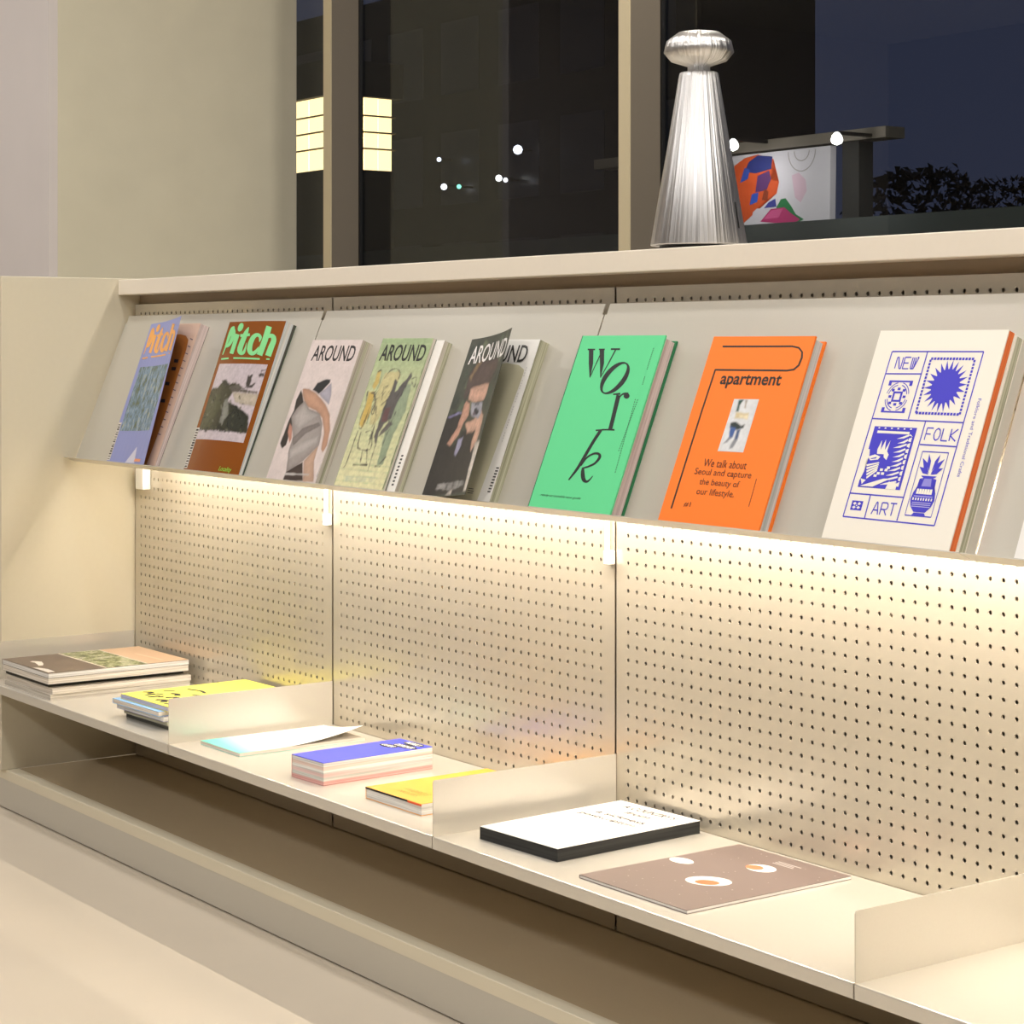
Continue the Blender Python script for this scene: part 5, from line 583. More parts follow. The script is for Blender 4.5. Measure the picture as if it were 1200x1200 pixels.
'ar1': [[1,[239,233,228],[165.7,255.7,165.7,255.7,165.7,1.6,162.6,1.0]],[1,[58,52,48],[17.1,163.3,12.4,145.3,17.5,125.7,9.7,103.2,8.0,65.3,20.4,56.3,29.8,62.4,27.8,83.0,37.7,117.1,39.0,142.0,25.2,156.1]],[2,[198,154,128],[21.8,165.2,43.7,165.4,71.5,159.6,113.6,139.9,140.7,120.2,157.5,94.2,163.4,68.1,158.2,54.2,149.0,60.0,141.4,87.3,119.9,114.5,91.4,127.7,59.4,132.8,42.4,142.0,30.2,153.6]],[2,[200,143,124],[16.0,103.4,31.0,95.6,40.8,75.8,38.4,67.4,19.9,85.3]],[2,[200,166,144],[136.3,67.0,139.4,39.5,159.8,3.3,125.0,1.3,105.2,37.8]],[3,[163,154,150],[43.0,143.4,65.8,130.4,106.9,121.7,126.1,104.5,134.7,84.5,137.2,67.0,103.6,36.5,59.7,16.4,45.6,50.2,43.7,75.9,15.2,113.9,24.7,129.8]],[4,[184,176,172],[43.9,138.2,64.7,128.3,103.9,119.1,54.0,91.7,33.1,101.4,25.7,116.8]],[4,[138,129,125],[42.2,75.8,66.6,94.8,111.7,106.6,121.7,101.8,82.3,85.1,53.7,63.4]],[4,[188,180,176],[48.0,55.5,80.9,72.2,125.6,84.2,128.7,71.7,93.5,52.4,55.5,37.9]],[2,[74,61,56],[58.9,1.1,59.8,16.2,103.6,36.5,125.2,2.5]],[3,[38,40,42],[55.7,164.0,65.0,177.8,92.2,183.9,103.8,183.5,105.0,178.4,95.0,167.8,80.5,156.7]],[2,[179,174,187],[80.5,156.7,97.3,167.9,110.5,177.1,122.8,155.5,124.7,140.1,105.2,147.4]],[4,[220,214,210],[58.0,13.8,137.2,16.9,138.0,13.5,57.7,10.5]],[2,[110,106,106],[165.7,55.8,165.7,55.6,165.7,12.6,164.1,13.5]]],
'ar2': [[1,[232,227,181],[0.3,0.3,149.7,0.3,149.7,9.9,0.3,9.9]],[1,[230,225,179],[0.3,9.9,149.7,9.9,149.7,19.8,0.3,19.8]],[1,[227,223,178],[0.3,19.8,149.7,19.8,149.7,29.8,0.3,29.8]],[1,[225,222,176],[0.3,29.8,149.7,29.8,149.7,39.7,0.3,39.7]],[1,[222,220,175],[0.3,39.7,149.7,39.7,149.7,49.6,0.3,49.6]],[1,[220,218,173],[0.3,49.6,149.7,49.6,149.7,59.5,0.3,59.5]],[1,[218,217,172],[0.3,59.5,149.7,59.5,149.7,69.5,0.3,69.5]],[1,[215,215,170],[0.3,69.5,149.7,69.5,149.7,79.4,0.3,79.4]],[1,[213,214,168],[0.3,79.4,149.7,79.4,149.7,89.3,0.3,89.3]],[1,[210,212,167],[0.3,89.3,149.7,89.3,149.7,99.2,0.3,99.2]],[1,[208,210,165],[0.3,99.2,149.7,99.2,149.7,109.2,0.3,109.2]],[1,[205,209,164],[0.3,109.2,149.7,109.2,149.7,119.1,0.3,119.1]],[1,[203,207,162],[0.3,119.1,149.7,119.1,149.7,129.0,0.3,129.0]],[1,[200,205,161],[0.3,129.0,149.7,129.0,149.7,138.9,0.3,138.9]],[1,[198,204,159],[0.3,138.9,149.7,138.9,149.7,148.8,0.3,148.8]],[1,[195,202,158],[0.3,148.8,149.7,148.8,149.7,158.8,0.3,158.8]],[1,[193,200,156],[0.3,158.8,149.7,158.8,149.7,168.7,0.3,168.7]],[1,[190,199,155],[0.3,168.7,149.7,168.7,149.7,178.6,0.3,178.6]],[1,[188,197,153],[0.3,178.6,149.7,178.6,149.7,188.5,0.3,188.5]],[1,[186,196,152],[0.3,188.5,149.7,188.5,149.7,198.5,0.3,198.5]],[1,[181,193,149],[0.3,198.5,149.7,198.5,149.7,208.4,0.3,208.4]],[1,[177,191,146],[0.3,208.4,149.7,208.4,149.7,218.3,0.3,218.3]],[1,[173,188,143],[0.3,218.3,149.7,218.3,149.7,228.2,0.3,228.2]],[1,[168,186,140],[0.3,228.2,149.7,228.2,149.7,238.2,0.3,238.2]],[1,[164,183,138],[0.3,238.2,149.7,238.2,149.7,248.1,0.3,248.1]],[1,[160,181,135],[0.3,248.1,149.7,248.1,149.7,257.7,0.3,257.7]],[2,[201,192,142],[41.1,197.6,82.2,200.9,91.4,192.8,75.0,146.4,63.5,108.4,44.8,107.8,36.0,164.5]],[2,[207,182,106],[17.9,200.0,27.6,200.1,32.9,178.2,24.8,167.0,16.9,172.3]],[2,[205,176,96],[12.0,164.0,28.8,164.3,37.1,129.1,27.3,100.4,13.9,106.7,14.9,133.9]],[2,[147,161,133],[97.3,173.9,131.1,180.0,139.0,132.2,125.9,89.6,124.8,42.6,108.2,39.2,101.6,83.3,97.9,131.0]],[3,[94,90,88],[78.8,185.8,88.1,181.9,90.1,165.7,95.6,168.5,118.9,198.1,124.5,192.0,115.7,174.3,107.5,147.3,103.9,120.5,89.1,109.3,82.7,95.8,86.8,72.2,73.3,87.5,71.5,119.4,72.7,146.4,78.5,165.4]],[3,[109,106,100],[102.2,115.1,114.3,110.2,95.7,93.7,84.8,87.9,88.1,98.7]],[4,[106,77,77],[78.7,135.7,91.2,138.8,95.3,114.9,78.3,111.6]],[4,[77,74,70],[57.4,174.0,53.2,165.5,52.5,165.9,56.6,174.4]],[4,[77,74,70],[39.4,145.2,33.6,124.4,32.8,124.6,38.7,145.4]],[4,[77,74,70],[103.3,163.7,98.1,153.0,97.4,153.4,102.5,164.1]],[4,[77,74,70],[51.7,173.9,58.8,150.9,58.0,150.7,50.9,173.7]],[4,[77,74,70],[103.2,108.9,93.0,99.6,92.5,100.2,102.7,109.5]],[4,[77,74,70],[59.3,124.5,57.1,103.0,56.3,103.1,58.5,124.6]],[4,[77,74,70],[114.6,176.8,112.5,158.8,111.7,158.9,113.9,176.9]],[4,[77,74,70],[80.7,167.3,74.6,160.1,74.0,160.6,80.1,167.8]],[4,[77,74,70],[111.9,103.9,106.9,92.9,106.2,93.2,111.2,104.2]],[4,[77,74,70],[112.5,131.2,107.7,110.0,107.0,110.1,111.7,131.4]],[4,[77,74,70],[78.8,145.1,74.3,131.4,73.5,131.7,78.1,145.3]],[4,[77,74,70],[48.6,154.4,36.3,147.8,36.0,148.5,48.3,155.1]],[4,[77,74,70],[35.6,123.9,37.5,108.4,36.7,108.3,34.8,123.8]],[4,[77,74,70],[76.0,151.5,62.5,142.0,62.0,142.7,75.6,152.2]],[4,[77,74,70],[72.2,164.8,65.5,154.0,64.8,154.4,71.6,165.2]],[4,[77,74,70],[62.3,113.4,63.6,97.6,62.8,97.5,61.5,113.3]],[4,[77,74,70],[116.6,175.7,118.6,166.0,117.9,165.9,115.8,175.5]],[4,[77,74,70],[99.6,126.9,99.8,115.4,99.0,115.4,98.8,126.9]],[4,[77,74,70],[48.9,140.3,56.4,121.9,55.6,121.6,48.2,140.0]],[4,[77,74,70],[107.8,95.6,106.5,72.6,105.7,72.7,107.0,95.7]],[4,[77,74,70],[36.1,155.8,29.1,135.4,28.4,135.7,35.3,156.1]],[4,[77,74,70],[65.3,95.1,64.6,74.5,63.8,74.5,64.5,95.1]],[4,[77,74,70],[61.7,165.7,56.5,157.5,55.8,157.9,61.0,166.1]],[4,[77,74,70],[62.5,93.0,57.9,87.3,57.3,87.8,61.9,93.5]],[4,[77,74,70],[39.5,167.3,31.1,154.6,30.4,155.1,38.8,167.7]],[4,[77,74,70],[62.2,174.6,51.3,160.8,50.6,161.3,61.6,175.1]],[4,[85,82,74],[19.4,198.3,21.4,199.7,20.1,200.3,18.1,198.9]],[4,[85,82,74],[21.4,199.7,24.1,201.5,23.0,202.2,20.1,200.3]],[4,[85,82,74],[24.1,201.5,26.3,201.9,26.3,202.7,23.0,202.2]],[4,[85,82,74],[26.3,201.9,28.3,200.9,29.4,201.2,26.3,202.7]],[4,[85,82,74],[28.3,200.9,30.6,198.5,32.0,198.6,29.4,201.2]],[4,[85,82,74],[30.6,198.5,32.4,194.7,33.9,194.6,32.0,198.6]],[4,[85,82,74],[32.4,194.7,33.4,188.9,34.9,188.7,33.9,194.6]],[4,[85,82,74],[33.4,188.9,33.8,181.8,35.3,181.6,34.9,188.7]],[4,[85,82,74],[33.8,181.8,33.7,175.6,35.3,175.3,35.3,181.6]],[4,[85,82,74],[33.7,175.6,33.3,171.0,34.8,170.7,35.3,175.3]],[4,[85,82,74],[33.3,171.0,32.4,167.4,33.9,167.0,34.8,170.7]],[4,[85,82,74],[32.4,167.4,30.5,164.7,31.8,164.1,33.9,167.0]],[4,[85,82,74],[30.5,164.7,26.7,163.0,27.6,162.3,31.8,164.1]],[4,[85,82,74],[26.7,163.0,21.7,162.2,22.4,161.5,27.6,162.3]],[4,[85,82,74],[21.7,162.2,18.0,161.8,18.7,161.0,22.4,161.5]],[4,[85,82,74],[44.9,187.7,47.2,191.3,45.7,191.8,43.5,188.2]],[4,[85,82,74],[47.2,191.3,50.5,196.2,49.1,196.7,45.7,191.8]],[4,[85,82,74],[50.5,196.2,54.5,200.2,53.2,200.8,49.1,196.7]],[4,[85,82,74],[54.5,200.2,59.5,202.6,58.4,203.3,53.2,200.8]],[4,[85,82,74],[59.5,202.6,65.2,204.1,64.4,204.9,58.4,203.3]],[4,[85,82,74],[65.2,204.1,70.6,204.4,70.4,205.2,64.4,204.9]],[4,[85,82,74],[70.6,204.4,76.1,203.3,76.5,203.9,70.4,205.2]],[4,[85,82,74],[76.1,203.3,81.5,200.9,82.4,201.4,76.5,203.9]],[4,[85,82,74],[81.5,200.9,85.4,198.1,86.7,198.3,82.4,201.4]],[4,[85,82,74],[85.4,198.1,86.9,194.6,88.3,194.4,86.7,198.3]],[4,[85,82,74],[86.9,194.6,86.9,190.4,88.3,190.2,88.3,194.4]],[4,[85,82,74],[86.9,190.4,86.7,187.4,88.2,187.2,88.3,190.2]],[4,[85,82,74],[6.4,163.9,8.6,157.4,10.1,157.3,7.9,163.8]],[4,[85,82,74],[8.6,157.4,11.5,148.3,13.0,148.2,10.1,157.3]],[4,[85,82,74],[11.5,148.3,13.4,139.4,14.9,139.2,13.0,148.2]],[4,[85,82,74],[13.4,139.4,13.2,131.8,14.7,131.5,14.9,139.2]],[4,[85,82,74],[13.2,131.8,12.0,124.4,13.5,124.1,14.7,131.5]],[4,[85,82,74],[12.0,124.4,11.6,117.6,13.1,117.4,13.5,124.1]],[4,[85,82,74],[11.6,117.6,13.0,111.0,14.5,110.9,13.1,117.4]],[4,[85,82,74],[13.0,111.0,15.2,105.1,16.7,105.1,14.5,110.9]],[4,[85,82,74],[15.2,105.1,17.8,101.3,19.1,101.5,16.7,105.1]],[4,[85,82,74],[17.8,101.3,21.5,99.6,21.4,100.4,19.1,101.5]],[4,[85,82,74],[21.5,99.6,25.5,100.5,24.2,101.0,21.4,100.4]],[4,[85,82,74],[25.5,100.5,28.1,104.3,26.6,104.6,24.2,101.0]],[4,[85,82,74],[28.1,104.3,29.3,113.4,27.8,113.6,26.6,104.6]],[4,[85,82,74],[29.3,113.4,29.8,125.4,28.3,125.7,27.8,113.6]],[4,[85,82,74],[29.8,125.4,30.0,134.2,28.5,134.4,28.3,125.7]],[4,[85,82,74],[27.3,161.5,31.6,157.3,32.9,157.5,28.6,161.7]],[4,[85,82,74],[31.6,157.3,37.4,151.4,38.8,151.6,32.9,157.5]],[4,[85,82,74],[37.4,151.4,41.3,145.6,42.8,145.5,38.8,151.6]],[4,[85,82,74],[41.3,145.6,41.3,139.7,42.8,139.5,42.8,145.5]],[4,[85,82,74],[41.3,139.7,39.5,133.8,41.0,133.5,42.8,139.5]],[4,[85,82,74],[39.5,133.8,38.8,129.2,40.3,129.1,41.0,133.5]],[4,[85,82,74],[38.8,129.2,41.2,126.3,42.3,126.6,40.3,129.1]],[4,[85,82,74],[41.2,126.3,45.4,124.9,44.9,125.6,42.3,126.6]],[4,[85,82,74],[45.4,124.9,47.9,126.6,46.5,126.9,44.9,125.6]],[4,[85,82,74],[47.9,126.6,47.2,132.8,45.8,133.0,46.5,126.9]],[4,[85,82,74],[47.2,132.8,45.2,141.7,43.7,141.8,45.8,133.0]],[4,[85,82,74],[45.2,141.7,43.6,148.2,42.2,148.3,43.7,141.8]],[4,[85,82,74],[28.1,93.8,28.4,86.0,29.9,85.8,29.6,93.6]],[4,[85,82,74],[28.4,86.0,29.4,75.1,30.9,75.1,29.9,85.8]],[4,[85,82,74],[29.4,75.1,34.3,67.0,35.4,67.4,30.9,75.1]],[4,[85,82,74],[34.3,67.0,47.3,63.6,47.3,64.4,35.4,67.4]],[4,[85,82,74],[47.3,63.6,63.5,63.3,63.0,64.0,47.3,64.4]],[4,[85,82,74],[63.5,63.3,74.4,66.1,73.0,66.5,63.0,64.0]],[4,[85,82,74],[74.4,66.1,74.2,73.9,72.8,73.9,73.0,66.5]],[4,[85,82,74],[74.2,73.9,68.5,84.6,67.1,84.6,72.8,73.9]],[4,[85,82,74],[68.5,84.6,64.0,92.4,62.6,92.4,67.1,84.6]],[4,[85,82,74],[43.5,93.9,46.9,95.0,46.0,95.7,42.5,94.6]],[4,[85,82,74],[46.9,95.0,51.7,96.5,50.9,97.2,46.0,95.7]],[4,[85,82,74],[51.7,96.5,55.7,97.0,55.4,97.8,50.9,97.2]],[4,[85,82,74],[55.7,97.0,58.5,96.3,59.3,96.8,55.4,97.8]],[4,[85,82,74],[58.5,96.3,61.1,94.7,62.3,94.9,59.3,96.8]],[4,[85,82,74],[61.1,94.7,62.6,92.4,64.0,92.3,62.3,94.9]],[4,[85,82,74],[62.6,92.4,62.2,89.0,63.6,88.7,64.0,92.3]],[4,[85,82,74],[62.2,89.0,60.5,84.8,62.0,84.4,63.6,88.7]],[4,[85,82,74],[60.5,84.8,59.3,81.8,60.7,81.4,62.0,84.4]],[4,[85,82,74],[17.0,96.1,16.5,80.5,18.0,80.3,18.5,95.9]],[4,[85,82,74],[16.5,80.5,15.8,59.0,17.3,58.8,18.0,80.3]],[4,[85,82,74],[15.8,59.0,15.0,42.4,16.4,42.2,17.3,58.8]],[4,[85,82,74],[15.0,42.4,13.8,35.5,15.2,35.2,16.4,42.2]],[4,[85,82,74],[13.8,35.5,12.4,33.3,13.8,32.9,15.2,35.2]],[4,[85,82,74],[12.4,33.3,11.4,32.2,12.8,31.8,13.8,32.9]],[4,[85,82,74],[49.7,65.3,51.7,58.3,53.2,58.2,51.2,65.2]],[4,[85,82,74],[51.7,58.3,54.4,48.7,55.9,48.7,53.2,58.2]],[4,[85,82,74],[54.4,48.7,56.4,41.8,57.8,41.7,55.9,48.7]],[4,[85,82,74],[63.7,65.9,67.0,59.0,68.5,59.0,65.1,65.9]],[4,[85,82,74],[67.0,59.0,71.6,49.5,73.0,49.6,68.5,59.0]],[4,[85,82,74],[71.6,49.5,74.9,42.7,76.3,42.7,73.0,49.6]],[4,[85,82,74],[83.8,72.1,84.7,59.7,86.2,59.5,85.3,72.0]],[4,[85,82,74],[84.7,59.7,86.0,42.7,87.4,42.5,86.2,59.5]],[4,[85,82,74],[86.0,42.7,86.9,30.3,88.3,30.2,87.4,42.5]],[4,[85,82,74],[127.3,187.6,130.8,189.1,129.8,189.8,126.2,188.3]],[4,[85,82,74],[130.8,189.1,135.6,190.8,134.9,191.6,129.8,189.8]],[4,[85,82,74],[135.6,190.8,138.4,190.8,139.6,191.0,134.9,191.6]],[4,[85,82,74],[138.4,190.8,140.2,186.1,141.6,186.0,139.6,191.0]],[4,[85,82,74],[140.2,186.1,140.9,179.2,142.3,179.0,141.6,186.0]],[4,[85,82,74],[140.9,179.2,140.2,175.1,141.5,174.5,142.3,179.0]],[4,[85,82,74],[140.2,175.1,138.2,176.2,137.2,175.7,141.5,174.5]],[4,[85,82,74],[138.2,176.2,133.6,179.9,132.5,179.6,137.2,175.7]],[4,[85,82,74],[133.6,179.9,130.2,182.8,129.1,182.5,132.5,179.6]],[4,[85,82,74],[126.0,55.9,121.3,50.9,122.6,50.5,127.3,55.5]],[4,[85,82,74],[121.3,50.9,114.8,44.0,116.1,43.6,122.6,50.5]],[4,[85,82,74],[114.8,44.0,110.1,39.0,111.4,38.6,116.1,43.6]],[4,[60,58,54],[37.6,39.2,79.6,40.9,79.7,38.7,37.7,37.0]],[4,[60,58,54],[103.7,40.0,119.8,40.4,119.8,38.2,103.7,37.8]],[2,[195,205,178],[21.4,17.2,114.7,20.4,114.7,19.4,21.5,16.2]],[2,[195,205,178],[23.3,14.1,116.4,17.4,116.5,16.4,23.3,13.1]],[2,[195,205,178],[25.1,11.0,118.1,14.4,118.2,13.4,25.2,10.0]],[3,[47,74,56],[149.2,245.1,149.7,245.1,149.7,3.7,147.3,4.1]]],
'ar3': [[1,[74,85,72],[30.3,124.8,37.4,122.6,41.3,130.3,34.7,133.6]],[1,[93,107,88],[70.4,145.7,88.6,140.1,98.4,159.7,81.6,168.1]],[1,[74,85,72],[129.6,151.7,147.8,146.2,157.6,165.7,140.8,174.1]],[1,[93,107,88],[73.5,147.9,84.8,144.4,90.9,156.6,80.4,161.8]],[1,[112,120,95],[26.9,174.3,40.9,169.9,48.5,185.1,35.5,191.6]],[1,[62,70,63],[137.7,185.1,144.5,183.0,148.2,190.4,141.9,193.6]],[1,[112,120,95],[31.6,184.8,47.2,180.1,55.5,196.8,41.2,204.0]],[1,[62,70,63],[144.1,136.1,151.2,134.0,155.1,141.6,148.5,144.9]],[1,[53,64,58],[78.1,128.6,87.1,125.8,91.9,135.5,83.6,139.6]],[1,[112,120,95],[146.7,241.8,157.2,238.6,162.8,249.9,153.2,254.7]],[1,[53,64,58],[125.2,200.6,141.2,195.7,149.8,213.0,135.0,220.4]],[1,[62,70,63],[24.8,222.5,40.7,217.6,49.2,234.7,34.6,242.0]],[1,[62,70,63],[153.1,247.6,160.4,245.3,164.4,253.3,157.6,256.7]],[1,[53,64,58],[160.0,208.3,167.0,206.2,170.8,213.7,164.3,217.0]],[1,[112,120,95],[140.5,208.7,152.4,205.1,158.8,217.9,147.8,223.4]],[1,[93,107,88],[121.4,242.9,130.5,240.1,135.4,249.9,127.0,254.0]],[1,[62,70,63],[25.8,135.2,39.5,131.0,46.8,145.7,34.2,152.0]],[1,[74,85,72],[7.9,223.7,23.5,218.9,32.0,235.8,17.5,243.0]],[1,[53,64,58],[87.9,236.3,96.7,233.6,101.5,243.1,93.3,247.2]],[1,[112,120,95],[44.9,235.0,60.5,230.2,68.8,247.0,54.5,254.1]],[1,[53,64,58],[151.7,176.8,159.1,174.5,163.1,182.5,156.3,185.9]],[1,[74,85,72],[12.1,192.4,21.6,189.5,26.7,199.8,18.0,204.1]],[1,[53,64,58],[45.4,164.1,52.8,161.9,56.7,169.8,49.9,173.2]],[1,[112,120,95],[64.3,139.9,82.2,134.3,91.8,153.6,75.3,161.9]],[1,[93,107,88],[26.5,178.5,44.3,173.0,53.9,192.1,37.5,200.4]],[1,[112,120,95],[75.4,171.8,92.0,166.7,100.9,184.5,85.6,192.2]],[1,[62,70,63],[4.7,236.7,13.5,234.0,18.3,243.4,10.2,247.5]],[1,[53,64,58],[153.9,181.9,161.7,179.5,166.0,188.0,158.7,191.6]],[1,[74,85,72],[22.2,235.8,30.8,233.2,35.4,242.4,27.5,246.4]],[1,[93,107,88],[48.8,233.4,58.4,230.5,63.5,240.7,54.7,245.1]],[1,[53,64,58],[114.4,116.1,124.5,113.0,130.0,123.9,120.6,128.6]],[1,[53,64,58],[8.7,221.5,22.2,217.3,29.5,231.9,17.0,238.1]],[1,[62,70,63],[0.4,146.0,16.8,141.0,25.6,158.7,10.5,166.3]],[1,[93,107,88],[26.6,137.1,43.3,131.9,52.2,149.8,36.9,157.5]],[1,[112,120,95],[108.6,198.8,118.7,195.7,124.2,206.6,114.8,211.3]],[1,[53,64,58],[121.2,189.8,138.6,184.4,148.0,203.2,131.9,211.3]],[1,[74,85,72],[126.4,198.6,138.0,195.0,144.3,207.6,133.5,213.0]],[1,[62,70,63],[29.4,193.5,47.5,187.9,57.2,207.4,40.5,215.7]],[1,[53,64,58],[16.6,127.5,24.8,125.0,29.2,133.8,21.7,137.6]],[1,[53,64,58],[22.2,238.6,33.1,235.2,38.9,246.9,28.9,251.9]],[1,[93,107,88],[123.6,204.7,140.4,199.5,149.5,217.7,134.0,225.4]],[2,[90,76,72],[56.0,216.8,145.2,213.8,150.9,202.3,139.5,188.1,133.4,171.1,124.0,166.5,107.5,174.6,62.4,175.1,50.6,164.0,41.2,154.1,35.0,169.7,33.6,201.0]],[2,[138,116,88],[53.4,215.6,70.6,215.9,50.8,197.6,47.3,184.8,36.8,193.1]],[3,[210,168,148],[53.7,172.9,84.0,174.3,107.0,175.1,131.4,173.6,135.5,158.7,128.1,149.1,92.3,147.6,59.5,153.5]],[2,[51,49,47],[0.3,129.2,37.4,137.5,61.4,118.1,38.1,83.0,58.4,80.7,74.5,103.0,148.1,112.3,144.1,69.5,166.8,81.5,171.7,83.9,159.5,4.8,0.3,0.7,0.5,62.4]],[3,[200,154,134],[52.2,153.8,71.1,148.2,81.3,127.9,68.6,118.0,64.6,98.1,43.9,80.6,29.6,84.2,48.6,108.2,51.8,133.4,47.9,146.2]],[3,[211,170,149],[128.1,136.8,150.1,121.9,155.9,102.7,153.9,81.4,139.5,67.0,128.9,81.2,131.5,100.4,96.2,98.1,77.9,115.4,108.5,120.0]],[4,[169,169,180],[76.8,148.0,127.8,145.4,136.2,127.0,125.5,119.8,88.3,127.7]],[4,[58,58,66],[120.3,132.6,121.2,130.5,120.5,128.8,118.1,127.7,114.6,127.3,110.3,127.8,106.0,129.0,102.2,130.9,99.7,133.0,98.7,135.1,99.5,136.9,101.8,138.0,105.5,138.3,109.8,137.8,114.1,136.5,117.8,134.7]],[4,[110,90,106],[106.0,128.7,106.4,127.7,106.1,126.9,105.0,126.4,103.3,126.3,101.3,126.5,99.2,127.1,97.5,127.9,96.3,128.8,95.9,129.8,96.3,130.6,97.4,131.1,99.1,131.3,101.1,131.1,103.1,130.5,104.8,129.6]],[4,[74,74,85],[93.4,146.3,111.1,145.4,110.4,142.2,94.7,143.0]],[4,[151,146,192],[1.5,127.9,38.1,136.7,47.1,133.0,11.8,126.4]],[4,[163,160,187],[67.5,90.6,85.5,94.4,86.0,73.5,78.1,62.4,70.0,66.0]],[3,[217,208,198],[149.4,79.0,171.3,83.9,171.7,80.5,171.7,4.6,158.2,4.7]],[3,[168,166,164],[41.8,19.2,147.7,23.3,147.8,21.1,41.9,17.0]],[3,[168,166,164],[40.9,16.3,150.0,20.7,150.1,18.5,40.9,14.1]],[3,[168,166,164],[39.9,13.3,150.4,17.9,150.5,15.7,40.0,11.1]],[3,[168,166,164],[67.4,11.5,131.9,14.3,132.0,12.1,67.5,9.3]],[3,[207,198,189],[99.7,9.0,106.5,10.7,107.5,1.8,83.7,0.6]]],
'ar3p': [[1,[214,208,178],[87.5,216.7,112.8,218.7,144.4,215.8,162.2,208.2,163.0,201.3,161.5,179.1,147.5,2.2,25.2,0.8,50.9,105.0]],[2,[85,83,78],[115.4,20.3,129.4,19.7,129.4,18.5,115.4,19.1]],[2,[85,83,78],[116.0,16.8,132.0,16.3,132.0,15.1,116.0,15.6]],[2,[85,83,78],[117.0,13.3,131.6,13.3,131.6,12.1,117.0,12.1]],[2,[74,72,69],[169.7,55.5,176.9,55.4,176.9,53.2,169.6,53.3]],[2,[74,72,69],[169.3,50.9,176.6,50.8,176.6,48.6,169.3,48.7]],[2,[74,72,69],[168.9,46.3,176.2,46.3,176.2,44.1,168.9,44.1]],[2,[74,72,69],[168.5,41.7,175.8,41.7,175.8,39.5,168.5,39.5]],[2,[74,72,69],[168.2,37.1,175.5,37.1,175.5,34.9,168.2,34.9]],[2,[74,72,69],[167.8,32.5,175.1,32.5,175.1,30.3,167.8,30.3]],[2,[74,72,69],[167.4,27.9,174.7,27.9,174.7,25.7,167.4,25.7]],[2,[74,72,69],[167.1,23.3,174.4,23.3,174.4,21.1,167.1,21.1]],[2,[74,72,69],[166.7,18.7,174.0,18.7,174.0,16.5,166.7,16.5]],[2,[168,164,156],[167.2,212.5,167.2,210.3,166.1,210.3,166.1,212.5]],[2,[168,164,156],[167.1,208.4,167.1,206.2,166.0,206.2,166.0,208.4]],[2,[168,164,156],[167.0,204.3,167.0,202.1,165.9,202.1,165.9,204.3]],[2,[168,164,156],[166.9,200.2,166.9,198.0,165.8,198.0,165.8,200.2]],[2,[168,164,156],[166.7,192.0,166.7,189.8,165.6,189.8,165.6,192.0]],[2,[168,164,156],[166.6,187.9,166.6,185.7,165.5,185.7,165.5,187.9]],[2,[168,164,156],[166.5,183.8,166.5,181.6,165.4,181.6,165.4,183.8]],[2,[168,164,156],[166.4,179.7,166.4,177.4,165.3,177.5,165.3,179.7]],[2,[168,164,156],[166.2,171.4,166.2,169.2,165.1,169.2,165.1,171.5]],[2,[168,164,156],[166.1,167.3,166.1,165.1,165.0,165.1,165.0,167.4]],[2,[168,164,156],[166.0,163.2,166.0,161.0,164.9,161.0,164.9,163.2]],[2,[168,164,156],[165.9,159.1,165.9,156.9,164.8,156.9,164.8,159.1]],[2,[168,164,156],[165.7,150.9,165.7,148.6,164.6,148.7,164.6,150.9]],[2,[168,164,156],[165.6,146.8,165.6,144.5,164.5,144.5,164.5,146.8]],[2,[168,164,156],[165.5,142.6,165.5,140.4,164.4,140.4,164.4,142.6]],[2,[168,164,156],[165.4,138.5,165.4,136.3,164.3,136.3,164.3,138.5]],[2,[168,164,156],[165.2,130.3,165.2,128.0,164.1,128.0,164.1,130.3]],[2,[168,164,156],[165.1,126.1,165.1,123.9,164.0,123.9,164.0,126.1]],[2,[168,164,156],[165.0,122.0,164.9,119.8,163.8,119.8,163.9,122.0]],[2,[168,164,156],[164.9,117.9,164.8,115.6,163.7,115.6,163.8,117.9]],[2,[168,164,156],[164.7,109.6,164.6,107.4,163.5,107.4,163.6,109.6]],[2,[168,164,156],[164.6,105.4,164.5,103.2,163.4,103.2,163.5,105.5]],[2,[168,164,156],[164.5,101.3,164.4,99.1,163.3,99.1,163.4,101.3]],[2,[168,164,156],[164.4,97.2,164.3,94.9,163.2,94.9,163.3,97.2]]],
